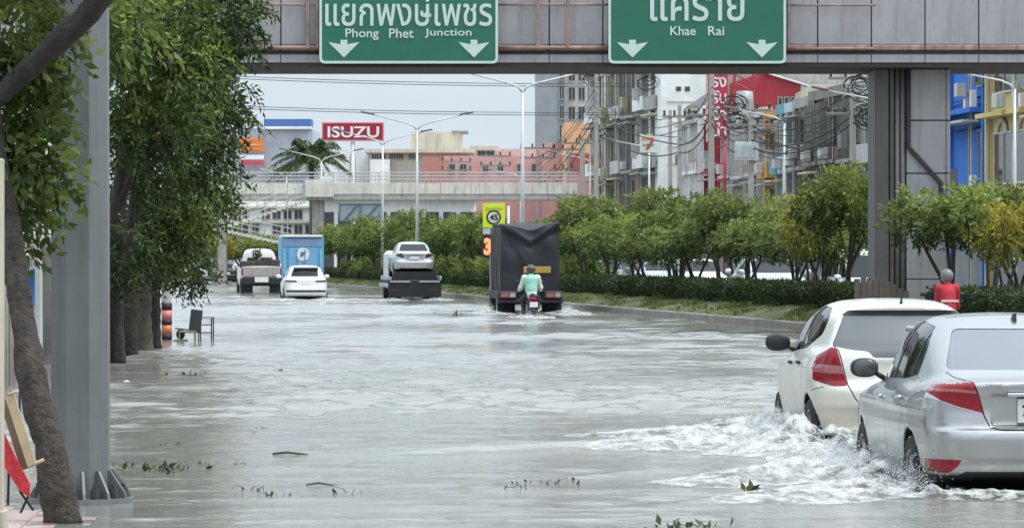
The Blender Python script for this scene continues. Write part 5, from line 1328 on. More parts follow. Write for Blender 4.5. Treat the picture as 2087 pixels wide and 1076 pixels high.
# shop with blue fascia and orange sign, white sheds, red billboard, palm
def store():
    D = 338.; s = D / F; o = Vector((wx(590, D), D, .1)); t = thing('store_building', 'pale lavender-grey store with a blue roof fascia behind the palm tree', 'building', o)
    X = lambda px: wx(px, D) - o.x
    Z = lambda py: wz(py, D) - o.z
    MB().box(X(440), X(636), 0, 14, 0, Z(262)).build('wall', W_LAV, t)
    MB().box(X(538), X(635), -.3, 3, Z(258), Z(243), .03).build('blue_fascia', mat('fascia_blue', (.08, .16, .42), .5, var=.1), t)
    MB().box(X(536), X(637), -.4, -.31, Z(264), Z(258.5), .02).build('white_trim', W_WHT, t)
    sg = MB().box(X(489), X(539), -1.0, -.8, Z(310), Z(283), .03).build('orange_sign', mat('sign_orange', (.75, .20, .04), .45, var=.08), t)
    MB().box(X(494), X(534), -1.04, -1.005, Z(298), Z(295)).build('sign_stripe', W_PEACH, sg); MB().box(X(498), X(530), -1.04, -1.005, Z(305), Z(303)).build('sign_stripe', W_PEACH, sg)
    MB().box(X(492), X(539), -1.0, -.8, Z(326), Z(317), .02).build('white_sign', W_WHT, t); MB().box(X(492), X(539), -1.0, -.8, Z(337), Z(327.5), .02).build('red_sign', mat('sign_red2', (.55, .08, .10), .5), t)
    MB().box(X(545), X(630), -1.2, -.05, Z(348), Z(340), .02).build('entrance_canopy', W_DARK2, t)
store()
t, w, h = block('white_shed', 'plain white shed wall right of the palm tree', 690, 752, 305, 342, W_WHT); MB().box((714 - 721) * 342 / F, (724 - 721) * 342 / F, -.05, -.003, 0, h - .4).build('doorway', mat('door_dark', (.12, .13, .16), .7), t)
def billboard():
    D = 300.; s = D / F; o = Vector((wx(719, D), D, .1)); t = thing('red_billboard', 'red billboard with white lettering on a pole', 'billboard', o)
    mr = mat('billboard_red', (.30, .012, .035), .45, var=.05); mw = mat('billboard_white', (.75, .72, .72), .5)
    X = lambda px: wx(px, D) - o.x
    Z = lambda py: wz(py, D) - o.z
    MB().box(X(656), X(783), -.2, .2, Z(288), Z(249), .03).build('board_frame', mat('board_frame', (.65, .28, .30), .5), t)
    MB().box(X(659), X(780), -.23, -.203, Z(285), Z(252)).build('board_face', mr, t)
    fit_text('ISUZU', t, 668, 773, 258, 281, D, -.24, mw, .02, o=o)
    MB().tube([(0, 0, 0), (0, 0, Z(289))], .16, 10).build('board_post', M_LAMPP, t, True)
billboard()
def frame_board():
    D = 262.; o = Vector((wx(735, D), D, .1)); t = thing('frame_structure', 'blue-grey framed panel with diagonal braces under the far footbridge', 'signboard', o)
    X = lambda px: wx(px, D) - o.x
    Z = lambda py: wz(py, D) - o.z
    MB().box(X(692), X(780), 0, .1, Z(450), Z(415)).build('panel_sheet', mat('sheet_blue_grey', (.36, .43, .48), .5, streak=.3), t)
    mf = mat('frame_dark_grey', (.16, .19, .22), .6)
    for a, b in (((692, 415), (780, 415)), ((692, 450), (780, 450)), ((692, 415), (692, 450)), ((735, 415), (735, 450)), ((780, 415), (780, 450)), ((700, 450), (730, 415)), ((742, 450), (772, 415))):
        MB().tube([(X(a[0]), -.06, Z(a[1])), (X(b[0]), -.06, Z(b[1]))], .05, 6).build('frame_bar', mf, t)
    for px in (706, 768): MB().tube([(X(px), .15, 0), (X(px), .15, Z(450))], .08, 6).build('frame_leg', mf, t)
frame_board()
def palm():
    D = 285.; g = np.random.default_rng(3); o = Vector((wx(634, D), D, 0)); t = thing('palm_tree', 'palm tree with drooping fronds left of the red billboard', 'palm tree', o)
    z = wz(318, D); MB().tube([(0, 0, 0), (.1, 0, z * .5), (0, 0, z)], [.28, .22, .2], 10).build('trunk', M_BARKL, t, True)
    for k in range(34):
        a = k * 2.399; el = -.1 + 1.5 * g.random(); L = g.uniform(2.5, 3.5); P = []; Dv = []
        for i in range(84):
            u = (i // 2) / 41; r = L * u; dx = math.cos(a) * math.cos(el); dy = math.sin(a) * math.cos(el)
            p = np.array([dx * r, dy * r, z + math.sin(el) * r - .32 * r * r * .5]); sd = np.array([-math.sin(a), math.cos(a), 0]) * (1 if i % 2 else -1)
            P.append(p); Dv.append(sd * .8 + np.array([dx, dy, 0]) * .5 + np.array([0, 0, -.75]))
        P = np.array(P); Dv = np.array(Dv)
        inst('frond', leaf_mesh('frond', P, Dv, .80, .16 + g.normal(size=len(P)) * .1, M_LEAF, .085), t)
palm()
# bushes and trees round the far end of the road and behind the opposite pavement
for px, D, s_, sz, k, lab, ye in ((452, 268, 1.5, 1.3, 0, 'yellow-green bush at the far end of the road', 1), (500, 275, 1.8, 1.1, 1, 'dark round bush near the far end of the road', 0), (560, 280, 2.0, 1.2, 2, 'green bush in front of the far stairs', 0), (610, 276, 1.8, 1.2, 3, 'green bush under the far footbridge pier', 0), (420, 300, 2.2, 1.6, 4, 'green tree at the left end of the far footbridge', 0),
        (1370, 172, 1.9, 1.75, 1, 'tall dark tree behind the median row below the store sign', 0), (1430, 176, 1.5, 1.45, 2, 'dark tree behind the median row below the green front', 0), (1320, 190, 1.6, 1.5, 3, 'leafy tree behind the median row left of the tall one', 0), (1500, 168, 1.3, 1.35, 4, 'low tree behind the median below the grey fronts', 0), (1600, 160, 1.4, 1.5, 0, 'dull green tree on the far pavement left of the column', 0), (1680, 150, 1.2, 1.6, 2, 'dull green tree just left of the tall median tree', 0), (2020, 120, 1.2, 1.5, 3, 'sparse brownish tree right of the column', 0), (825, 325, 1.3, 2.2, 4, 'dark slim conifer before the concrete building', 0)):
    plant_tree(YVAR if ye else VAR[k], wx(px, D), D, .1, s_, sz, rnd.uniform(0, 6), lab, None, 'background_tree')

t, w, h = block('low_white_building', 'low pale building with open bays below the far footbridge', 640, 968, 408, 296, W_WHT, 8); s = 296 / F
for k in range(9): MB().box(-w / 2 + .5 + k * 1.32, -w / 2 + 1.5 + k * 1.32, -.05, -.003, .3, h - .9).build('open_bay', mat('bay_dark', (.07, .075, .08), .8), t)
MB().box(-w / 2 - .2, w / 2 + .2, -.6, 8.1, h + .002, h + .2).build('roof_edge', W_CREAM, t)

t, w, h = block('pale_lattice_building', 'pale building with rows of small openings at the left below the far footbridge', 395, 640, 410, 300, W_WHT, 8); s = 300 / F
for k in range(3):
    MB().box(-w / 2, w / 2, -.35, -.003, h - .55 - k * 1.12, h - .40 - k * 1.12).build('ledge', W_CREAM, t)
    for j in range(11):
        if (j * 7 + k * 3) % 5 != 0: window(t, 0, -w / 2 + .25 + j * .83, -w / 2 + .80 + j * .83, h - 1.35 - k * 1.12, h - .72 - k * 1.12, axis='y', mull=2)
for j in range(6): MB().tube([(-w / 2 + .2 + j * 1.75, -.45, 0), (-w / 2 + .2 + j * 1.75, -.45, h)], .05, 6).build('scaffold_post', M_RAILS, t)
# ------------------------------------------------------------------ other traffic
def simple_car(root, S, pm, vox=.035, tailm=None, glass=None, headm=None, wheels=True):
    arr, org = car_field(S, vox); p, q = vdb_mesh(arr, org, vox); C = Cutter(p, q); R = S['R']; L = S['L']
    C.paint('wheel_well', lambda c, n: np.minimum(np.hypot(c[:, 1] - S['yw0'], c[:, 2] - R), np.hypot(c[:, 1] - S['yw1'], c[:, 2] - R)) < R + .055)
    rear = lambda c, n: (n[:, 1] < -.12) & (c[:, 1] < 1.5)
    front = lambda c, n: (n[:, 1] > .12) & (c[:, 1] > L * .55)
    nose = lambda c, n: (n[:, 1] > -.1) & (c[:, 1] > L - .7)
    tail = lambda c, n: (n[:, 1] < .1) & (c[:, 1] < .5)
    both = lambda P: (P, mir(P))
    C.region('side_window', rpoly(S['sw'], .06), (1, 2), SIDE)
    for a, b in S.get('pillars', []): C.region('window_pillar', [(a, .8), (b, .8), (b, 2.2), (a, 2.2)], (1, 2), SIDE, over=('side_window',))
    if 'bw' in S: C.region('rear_window', rpoly(S['bw'], .05), (0, 2), rear)
    C.region('windscreen', rpoly(S['ws'], .05), (0, 2), front)
    for P in both(S['tail']): C.region('tail_lamp', P, (0, 2), tail)
    for P in both(S['head']): C.region('headlight', P, (0, 2), nose)
    if 'grille' in S: C.region('grille', S['grille'], (0, 2), nose)
    for P in S.get('low', []): C.region('lower_trim', P, (0, 2), tail)
    C.region('underbody', [(-.2, .0), (L + .2, .0), (L + .2, S.get('zu', .28)), (-.2, S.get('zu', .28))], (1, 2), lambda c, n: c[:, 2] < .5)
    C.out('body', pm, root); C.out('wheel_well', M_UNDER, root, 0., True); C.out('underbody', M_UNDER, root); C.out('side_window', M_GLASS, root, -.005, True); C.out('window_pillar', pm, root, -.002, True)
    C.out('rear_window', glass or M_GLASS, root, -.005); C.out('windscreen', M_GLASS, root, -.005); C.out('tail_lamp', tailm or M_RED, root, .005, True)
    C.out('headlight', headm or M_CLEAR, root, .005, True); C.out('grille', M_BLACK, root, .002); C.out('lower_trim', M_BLACK, root, .002, True)
    C.bm.free()
    if wheels:
        for yy in (S['yw0'], S['yw1']):
            for sg in (-1, 1): wheel(root, sg * (S['W'] / 2 - .12), yy, R, .22)
    for sg in (-1, 1): blob('door_mirror', (sg * (S['W'] / 2 + .09), S['ym'], S['zbelt'] + .08), (.11, .06, .08), pm, root, 2.5, 6)
SUV = dict(L=4.5, W=1.82, H=1.60, R=.35, yw0=.95, yw1=3.6, zbelt=1.05, kc=.28, kt=.10, bow=.10, ku=.09, ym=3.05,
    ztop=[(-.1, 1.02), (.1, 1.08), (1.0, 1.06), (3.0, 1.03), (3.5, .98), (4.2, .86), (4.6, .7)], zbot=[(-.1, .38), (.4, .30), (.8, .24), (4.0, .24), (4.6, .3)],
    yr=[(.1, .15), (.35, .03), (.6, 0), (.75, .04), (1.0, .08), (1.1, .1), (1.3, .2)], yf=[(.1, .2), (.3, .04), (.6, 0), (.85, .06), (.95, .25)],
    wl=[(.1, .78), (.3, .86), (.6, .905), (.9, .90), (1.08, .86), (1.2, .8)], tl=[(-.1, .12), (.1, .08), (.5, .02), (1, 0), (3.6, 0), (4.2, .05), (4.5, .14)],
    gz=[(-.3, 1.42), (.3, 1.53), (1.0, 1.585), (1.8, 1.60), (2.4, 1.55), (3.3, 1.02), (3.6, .8)], gyr=[(.9, .08), (1.08, .12), (1.4, .36), (1.48, .36), (1.52, .30), (1.6, .32)], gbow=.1,
    wg=[(.9, .86), (1.1, .82), (1.3, .735), (1.5, .63), (1.6, .57)], tg=[(0, .10), (.5, .05), (1.2, 0), (2.4, 0), (3.3, .08)],
    sw=[(.62, 1.2), (.72, 1.40), (1.2, 1.49), (2.1, 1.50), (2.4, 1.44), (3.05, 1.09), (2.6, 1.06), (1.2, 1.09)], pillars=[(1.15, 1.20), (2.0, 2.06)],
    bw=[(-.62, 1.14), (-.52, 1.42), (.52, 1.42), (.62, 1.14)], ws=[(-.68, 1.1), (-.55, 1.50), (.55, 1.50), (.68, 1.1)],
    tail=[(.95, 1.0), (.40, .98), (.36, .91), (.60, .90), (.95, .93)], head=[(.95, .92), (.55, .86), (.50, .76), (.95, .82)], grille=[(-.46, .55), (.46, .55), (.50, .84), (-.50, .84)],
    low=[[(-.80, .50), (.80, .50), (.80, .58), (-.80, .58)]])
def put(name, label, px, D, rz=.11, z=-WATER_D, cat='car', back=True):
    """vehicle root: px is where the middle of its near end shows"""
    return thing(name, label, cat, (wx(px, D), D, z), rz)
r = put('white_crossover', 'white crossover driving away behind the blue box truck', 624, 160, .10); simple_car(r, SUV, paint('white_clean', (.72, .73, .73), 0, .3, .3), .03, mat('smoked_lens', (.10, .02, .025), .15, coat=1.))
plate(r, (0, .05, .80), .36, .12, ()); MB().box(-.5, .5, -.01, .01, -.05, .05, .01).build('spoiler_lip', M_BLACK, r, loc=(0, .33, 1.46))
r = put('dark_car', 'dark grey car far down the road near the yellow-green bush', 462, 287, .14); simple_car(r, SUV, paint('graphite', (.05, .055, .06), .4, .3, .2), .05); plate(r, (0, .02, .80), .5, .16, ())
r = put('white_distant_car', 'small white car far down the road at the left', 416, 296, .14); simple_car(r, SUV, paint('white_far', (.68, .68, .68), 0, .3, .2), .05)
# oncoming traffic beyond the median
def oncoming(px, D, label, pm, z=-.05, sc=1., name='oncoming_car'):
    r = thing(name, label, 'car', (wx(px, D), D, z), math.pi + .11); simple_car(r, SUV, pm, .045); r.scale = (sc, sc, sc)
    r.location.y += SUV['L'] * sc; r.location.x -= .11 * SUV['L'] * sc * 0
    return r
oncoming(1415, 152, 'white oncoming car glimpsed between median tree trunks', paint('white_far', (.7, .7, .7)), .0, 1.06)
oncoming(1562, 124, 'silver-white oncoming car with wide windscreen behind the median trees', paint('silver_far', (.5, .52, .55), .5), .02, 1.08)
oncoming(1332, 182, 'small pale blue oncoming car behind the median trees', paint('pale_blue', (.45, .52, .6), .3), 0, 1.)
oncoming(1230, 205, 'distant grey oncoming car behind the median trees', paint('grey_far', (.3, .31, .32), .4), 0, 1.)
VAN = dict(SUV); VAN.update(L=5.0, H=1.95, ztop=[(-.1, 1.0), (.1, 1.1), (3.6, 1.08), (4.4, 1.0), (5.1, .8)], gz=[(-.3, 1.85), (.3, 1.92), (2, 1.95), (3.6, 1.9), (4.6, 1.05), (4.9, .8)], gyr=[(.9, .03), (1.3, .06), (1.9, .14)], wg=[(.9, .88), (1.1, .87), (1.5, .82), (1.8, .76), (1.95, .70)], yw1=4.1, ym=4.0, ws=[(-.74, 1.12), (-.66, 1.76), (.66, 1.76), (.74, 1.12)], sw=[(.5, 1.15), (.5, 1.7), (3.5, 1.72), (4.3, 1.12)], pillars=[(1.7, 1.8), (3.0, 3.1)], bw=[(-.7, 1.2), (-.64, 1.72), (.64, 1.72), (.7, 1.2)], kg=.16)
r = thing('white_van', 'white van on the opposite carriageway left of the footbridge column', 'van', (wx(1752, 112), 117, .0), math.pi + .11); simple_car(r, VAN, paint('white_far', (.7, .7, .7)), .045)
# pickup with a loaded bed
PU = dict(SUV); PU.update(L=5.2, W=1.95, H=1.82, R=.40, yw0=1.15, yw1=4.3, zbelt=1.12, ym=3.75, zu=.5,
    ztop=[(-.1, 1.16), (3.6, 1.16), (4.2, 1.12), (5.0, 1.0), (5.3, .8)], zbot=[(-.1, .62), (.6, .5), (1, .42), (5, .42)], yr=[(.1, .0), (.7, .0), (1.2, .02)], kc=.12, bow=.04, bowf=.2,
    wl=[(.3, .93), (.8, .975), (1.1, .965), (1.25, .95)], tl=[(-.1, 0), (4.2, 0), (5.2, .1)], gz=[(1.7, 1.2), (1.95, 1.74), (2.6, 1.82), (3.3, 1.78), (4.2, 1.12), (4.5, .9)], gyr=[(1, 1.85), (1.8, 1.95)], wg=[(1, .93), (1.2, .90), (1.6, .76), (1.8, .66)],
    sw=[(2.1, 1.25), (2.15, 1.62), (3.2, 1.66), (3.9, 1.2)], pillars=[(2.85, 2.95)], ws=[(-.74, 1.2), (-.6, 1.7), (.6, 1.7), (.74, 1.2)], tail=[(.99, 1.1), (.90, 1.1), (.90, .82), (.99, .82)], low=[], head=[(.95, 1.02), (.62, 1.0), (.62, .85), (.95, .85)]); PU.pop('bw')
zs = 1.30
for k_ in ('ztop', 'zbot', 'gz', 'sw', 'ws', 'tail', 'head', 'grille'): PU[k_] = [(a_, b_ * zs) for a_, b_ in PU[k_]]
for k_ in ('yr', 'yf', 'wl', 'wg', 'gyr'): PU[k_] = [(a_ * zs, b_) for a_, b_ in PU[k_]]
PU.update(H=PU['H'] * zs, zbelt=PU['zbelt'] * zs, zu=.70, R=.46, W=2.0)
r = put('pickup_truck', 'white pickup truck with a dark load in its bed beside the blue box truck', 533, 190, .12, cat='pickup truck'); simple_car(r, PU, paint('white_dusty', (.66, .65, .62), 0, .4, .6, (.36, .30, .26)), .04)
MB().box(-.90, .90, -.03, .03, 1.00, 1.48, .02).build('tailgate', mat('dusty_tailgate', (.36, .32, .30), .6, var=.15, streak=.3), r)
MB().box(-.98, .98, -.10, .12, .62, .98, .03).build('rear_bumper', M_BLACK, r); plate(r, (0, -.12, .86), .66, .26, ())
for sg in (-1, 1): MB().box(sg * .70 - .30, sg * .70 + .30, .35, .42, .16, .70, .02).build('mudflap', M_BLACK, r)
ld = thing('cargo_heap', 'dark bundled cargo piled in the pickup bed', 'cargo', (wx(533, 190), 190, -WATER_D + 1.40), .12)
b = MB()
for k in range(9):
    st = len(b.v); b.box(-.25, .25, -.3, .3, 0, rnd.uniform(.25, .55), .05); b.xf(Matrix.Translation((-.7 + (k % 5) * .33, .5 + (k // 5) * .7, 0)) @ Matrix.Rotation(rnd.uniform(-.3, .3), 4, 'Z'), st)
    b.build('bundle', mat('dark_bundle', (.055, .045, .045), .85, var=.4, scale=4), ld); b = MB()
P = np.array([[-.18 + rnd.uniform(-.18, .18), .5 + rnd.uniform(-.2, .2), .4 + .5 * rnd.random()] for _ in range(220)]); inst('foliage', leaf_mesh('foliage', P, RNG.normal(size=(220, 3)) + np.array([0, 0, .6]), .14, np.full(220, .1), M_LEAF, .4), ld)
# blue box truck
def box_truck():
    r = put('box_truck', 'blue box truck with a round white emblem on its rear door', 617, 200, .10, cat='truck'); D = 200.; s = D / F
    mb = mat('box_blue', (.10, .33, .52), .45, var=.12, scale=1.2, streak=.2, streakcol=(.25, .4, .5)); ml = mat('door_blue', (.16, .36, .56), .4, var=.15, scale=1.5)
    top = wz(484, D) + WATER_D
    MB().box(-1.08, 1.08, 0, 4.4, .95, top, .04).build('cargo_box', mb, r)
    MB().box(-1.02, 1.02, -.15, 4.5, top + .002, top + .12, .04).build('roof_cap', mat('roof_white', (.62, .62, .58), .6, streak=.3), r)
    MB().box(-1.0, 1.0, -.03, -.002, top - .45, top - .08, .01).build('header_panel', mat('header_blue', (.22, .30, .50), .5), r)
    for k in (0, 1):
        d = MB().box(-.72 + k * .73, -.01 + k * .73, -.05, -.002, 1.05, top - .55, .01).build('rear_door', ml, r)
        MB().tube([(-.30 + k * .4, -.08, 1.1), (-.30 + k * .4, -.08, top - .6)], .02, 6).build('door_bar', M_CHROME, d)
    MB().lathe([(.001, -.065), (.34, -.065), (.34, -.052)], 28, (0, 0, (1.05 + top - .3) / 2 + .25), 'y').build('emblem_disc', mat('emblem_white', (.62, .70, .74), .5), r)
    zc = (1.05 + top - .3) / 2 + .25
    MB().prism([(-.16, zc - .15), (.03, zc - .1), (.18, zc + .14), (.0, zc + .08), (-.06, zc + .16), (-.12, zc)], -.075, -.068, 'y').build('emblem_mark', mat('emblem_blue', (.06, .16, .30), .5), r)
    for sg in (-1, 1): MB().box(sg * .93 - .06, sg * .93 + .06, -.03, -.002, 1.1, top - .6, .01).build('corner_post', mat('post_teal', (.20, .45, .55), .5), r)
    MB().box(-.85, .85, 4.5, 6.0, .6, 2.0, .12).build('cab', mat('cab_white', (.6, .62, .62), .4), r); MB().box(-.5, .5, .2, 5.8, .55, .9).build('chassis', M_UNDER, r); MB().box(-1.0, 1.0, -.05, .08, .5, .68, .02).build('rear_bumper', M_BLACK, r)
    for yy in (1.1, 4.9):
        for sg in (-1, 1): wheel(r, sg * .88, yy, .40, .26, 8)
box_truck()
# tow truck carrying a silver sedan
def tow_truck():
    D = 160.; r = put('tow_truck', 'dark flatbed tow truck with a white cab carrying a silver sedan', 845, D, .085, cat='tow truck')
    md = mat('bed_black', (.010, .010, .013), .6, var=.3, scale=3); mw = mat('bed_bar', (.40, .41, .40), .4, .5)
    MB().box(-1.06, 1.06, 0, 5.6, .86, .98, .02).build('flatbed_deck', md, r)
    MB().box(-1.08, 1.08, -.14, -.003, .30, 1.0, .03).build('tail_panel', md, r)
    for sg in (-1, 1):
        MB().box(sg * 1.06 - .05, sg * 1.06 + .05, -.02, 5.4, .985, 1.16, .02).build('bed_rail', mw, r)
        MB().box(sg * .60 - .42, sg * .60 + .42, -.20, -.145, .90, .95, .01).build('tail_bar', mw, r)
        MB().box(sg * .8 - .12, sg * .8 + .12, -.17, -.143, .56, .62, .01).build('tail_lamp', mat('smoked_lens', (.10, .02, .025)), r)
        for yy in (1.0,): wheel(r, sg * .62, yy, .38, .22, 8); wheel(r, sg * .90, yy, .38, .22, 8)
        wheel(r, sg * .85, 6.2, .38, .24, 8)
    MB().box(-.90, .90, 5.7, 7.3, .55, 2.20, .15).build('cab', mat('cab_white', (.6, .62, .62)), r); MB().box(-.45, .45, .1, 7, .5, .84).build('chassis', M_UNDER, r)
    for sg in (-1, 1):
        m = MB().tube([(sg * .95, 6.9, 1.9), (sg * 1.15, 6.9, 1.85)], .02, 6).build('mirror_arm', M_BLACK, r); MB().box(sg * 1.15 - .08, sg * 1.15 + .08, 6.85, 6.92, 1.45, 1.85, .02).build('mirror', M_BLACK, r)
    MB().box(-1.16, -1.02, -.1, 5.6, .70, .855, .02).build('side_guard', mw, r)
    MB().prism([(-.95, .985), (.95, .985), (.84, 1.34), (-.84, 1.34)], .05, .25, 'y').build('shade_filler', md, r)  # black filler above deck, standing in for the carried car's underbody and shadow
    c = thing('carried_sedan', 'silver sedan riding on the flatbed of the tow truck', 'car', (wx(845, D), D + .35, -WATER_D + 1.10), .10)
    build_sedan(c, .035, False, paint('silver_far', (.5, .52, .55), .5), M_GLASS, mat('smoked_lens', (.10, .02, .025), .15))
    plate(c, (0, .06, .80), .40, .13, ()); MB().box(-.34, .34, -.012, .012, -.02, .02, .005).build('boot_trim', M_CHROME, c, loc=(0, .04, .93))
tow_truck()
# high-sided truck under a dark tarpaulin
def tarp_truck():
    D = 121.; r = put('tarpaulin_truck', 'truck with its tall load wrapped in a dark blue-black tarpaulin', 1081, D, .066, cat='truck'); s = D / F
    W = .9; L = 4.6; z0 = .85; z1 = 2.92; g = 34
    mt = mat('tarpaulin', (.016, .018, .024), .68, var=.25, scale=2.2, bump=.25, bscale=7)
    V = []; Q = []
    def sheet(fn, nu, nv):
        n = len(V)
        for i in range(nu + 1):
            for j in range(nv + 1): V.append(fn(i / nu, j / nv))
        for i in range(nu):
            for j in range(nv): a = n + i * (nv + 1) + j; Q.append((a, a + nv + 1, a + nv + 2, a + 1))
    def sag(x, y): return -.20 * math.exp(-((x - .05) / .42) ** 2) * math.exp(-(y / .8) ** 2) + .03 * math.sin(x * 3 + y)
    def rear(u, v):
        x = -W + 2 * W * u; zt_ = z1 + sag(x, 0) + .03 * u; z = z0 + (zt_ - z0) * v
        f = .05 * math.sin((x * 1.3 - (1 - v) * 1.5) * 6) * max(0, v - .45) + .035 * math.sin(x * 9 + v * 4) * v + .07 * math.exp(-((v - .82 - .18 * abs(x)) / .05) ** 2) - .05 * math.exp(-((v - .72 - .2 * abs(x)) / .05) ** 2) + .10 * math.exp(-(((x + .25) + (v - .55) * 1.1) / .09) ** 2) * max(0, min(1, (v - .25) * 3)) * max(0, 1.0 - v)
        f += .03 * float(vnoise(np.array([x * 2 + 9]), np.array([v * 4]), 1)[0])
        return (x, -.02 - f, z)
    def side(sg):
        def fn(u, v):
            y = L * u if sg > 0 else L * (1 - u); zt_ = z1 + sag(sg * W, y) + (.03 if sg > 0 else 0); z = z0 + (zt_ - z0) * v
            f = .04 * math.sin(y * 3.2 + v * 2) * v + .03 * float(vnoise(np.array([y * 1.5]), np.array([v * 3 + 4.]), 2)[0])
            if y == 0: f = 0
            x, yy, zz = rear(1.0 if sg > 0 else 0.0, v) if y == 0 else (sg * (W + f), y, z)
            return (x, yy, zz)
        return fn
    def topf(u, v):
        x = -W + 2 * W * u; y = L * v; z = z1 + sag(x, y) + .03 * u
        if v == 0: return rear(u, 1.0)
        return (x, y, z + .03 * math.sin(y * 4 + x))
    sheet(rear, g, g); sheet(side(1), g, 20); sheet(side(-1), g, 20); sheet(topf, g, 16)
    mobj('tarpaulin', V, Q, mt, r, True)
    MB().box(-.99, .99, .05, L - .05, .62, .86, .02).build('cargo_floor', mat('bed_black', (.022, .022, .028)), r)
    MB().box(-.42, .42, -.085, -.055, 1.42, 1.62, .01).build('yellow_panel', mat('dull_yellow', (.42, .27, .05), .6, var=.25, scale=5), r).location = (.20, -.06, 0)
    MB().box(-1.02, 1.02, -.12, .10, .50, .62, .02).build('rear_bumper', M_BLACK, r)
    for sg in (-1, 1):
        lb = MB().box(sg * .70 - .27, sg * .70 + .27, -.20, -.06, .64, .86, .03).build('lamp_board', mat('board_dark', (.05, .035, .035), .5), r)
        MB().box(sg * .70 - .22, sg * .70 + .02, -.215, -.203, .68, .80, .005).build('tail_lamp', mat('faded_lamp', (.34, .10, .10), .4), lb); MB().box(sg * .70 + .05, sg * .70 + .22, -.215, -.203, .68, .80, .005).build('number_board', mat('number_grey', (.34, .34, .34), .5), lb)
        MB().box(sg * .72 - .27, sg * .72 + .27, .30, .36, .14, .60, .02).build('mudflap', M_UNDER, r)
        wheel(r, sg * .62, 1.0, .38, .22, 8); wheel(r, sg * .88, 1.0, .38, .22, 8); wheel(r, sg * .85, 4.9, .38, .24, 8)
    MB().box(-.9, .9, 4.7, 6.2, .55, 2.2, .15).build('cab', mat('cab_dark', (.08, .09, .11), .4), r); MB().box(-.45, .45, .1, 6, .45, .6).build('chassis', M_UNDER, r)
    for k in range(5): MB().tube([(-W - .03, .1 + k * 1.05, .60), (-W - .05, .1 + k * 1.05, z1 - .1)], .025, 6).build('rope', mat('rope', (.15, .13, .12), .9), r)
tarp_truck()
# ------------------------------------------------------------------ motorcycles and riders
def skin(name, segs, k, vox, m, parent):
    p, q = sdf_capsules(segs, k, vox); return mobj(name, p, q, m, parent, True)
def rider(loc, rz, label, jacket_m, vest_m, helmet_m, trouser_m, name='person', visor=True, vest=True, ex=.28):
    t = thing(name, label, 'person', loc, rz)
    ms = mat('skin', (.30, .17, .11), .55, var=.08)
    B = {'pel': (0, 0, .86), 'wai': (0, .03, 1.0), 'che': (0, .10, 1.22), 'nec': (0, .14, 1.40), 'hed': (0, .17, 1.53)}
    segs = [(B['pel'], .15, B['wai'], .135), (B['wai'], .135, B['che'], .155), (B['che'], .12, B['nec'], .055), (B['nec'], .055, B['hed'], .085), ((0, .18, 1.56), .10, (0, .20, 1.50), .08), ((0, .265, 1.52), .018, (0, .275, 1.50), .02)]
    arms = []; legs = []; shoes = []; hands = []
    for sg in (-1, 1):
        sh = (sg * .19, .12, 1.34); el = (sg * ex, .22, 1.06); wr = (sg * .30, .43, .99)
        arms += [(sh, .068, el, .052), (el, .050, wr, .038)]
        pm_ = (sg * .31, .47, .985); hands += [(wr, .034, pm_, .036)]
        for j in range(4):                              # fingers close round the grip
            fx = sg * (.285 + .022 * j); hands += [((fx, .48, .995), .010, (fx, .525, .985), .0095), ((fx, .525, .985), .0095, (fx, .515, .950), .009)]
        hands += [((sg * .285, .45, .975), .012, (sg * .27, .49, .955), .010), ((sg * .27, .49, .955), .010, (sg * .285, .515, .945), .009)]
        hip = (sg * .10, .02, .84); kn = (sg * .21, .42, .72); an = (sg * .19, .20, .34)
        legs += [(hip, .095, kn, .068), (kn, .066, an, .045)]; shoes += [((sg * .19, .16, .29), .045, (sg * .20, .36, .27), .04)]
    body = segs + arms + hands + legs + [(s_[0], s_[1] * .8, s_[2], s_[3] * .8) for s_ in shoes]
    key = 'rider_body%.2f' % ex
    if key not in _tc:
        p, q = sdf_capsules(body, .035, .014); _tc[key] = mobj('body', p, q, ms, t, True).data
        _tc['rj' + key] = sdf_capsules([(a, ra + .022, b, rb + .02) for a, ra, b, rb in segs[:3]] + [((-.16, .12, 1.33), .085, (.16, .12, 1.33), .085)] + [(a, ra + .018, b, rb + .014) for a, ra, b, rb in arms], .05, .016)
        _tc['rv' + key] = sdf_capsules([((0, .02, .95), .165, B['wai'], .165), (B['wai'], .165, (0, .10, 1.24), .192), ((-.10, .115, 1.31), .10, (.10, .115, 1.31), .10)], .05, .016)
        _tc['rt' + key] = sdf_capsules([(a, ra + .016, b, rb + .016) for a, ra, b, rb in legs] + [((0, .0, .86), .165, (0, .01, .90), .16)], .05, .016)
        _tc['rs' + key] = sdf_capsules(shoes, .02, .012)
    else: inst('body', _tc[key], t)
    mobj('jacket', *_tc['rj' + key], jacket_m, t, True); mobj('trousers', *_tc['rt' + key], trouser_m, t, True); mobj('shoes', *_tc['rs' + key], M_BLACK, t, True)
    if vest: mobj('vest', *_tc['rv' + key], vest_m, t, True)
    hm = blob('helmet', (0, .175, 1.575), (.135, .155, .135), helmet_m, t, 2.2, 12)
    blob('visor', (0, .24, 1.545), (.115, .10, .07), M_GLASS, hm, 2.3, 8)
    return t
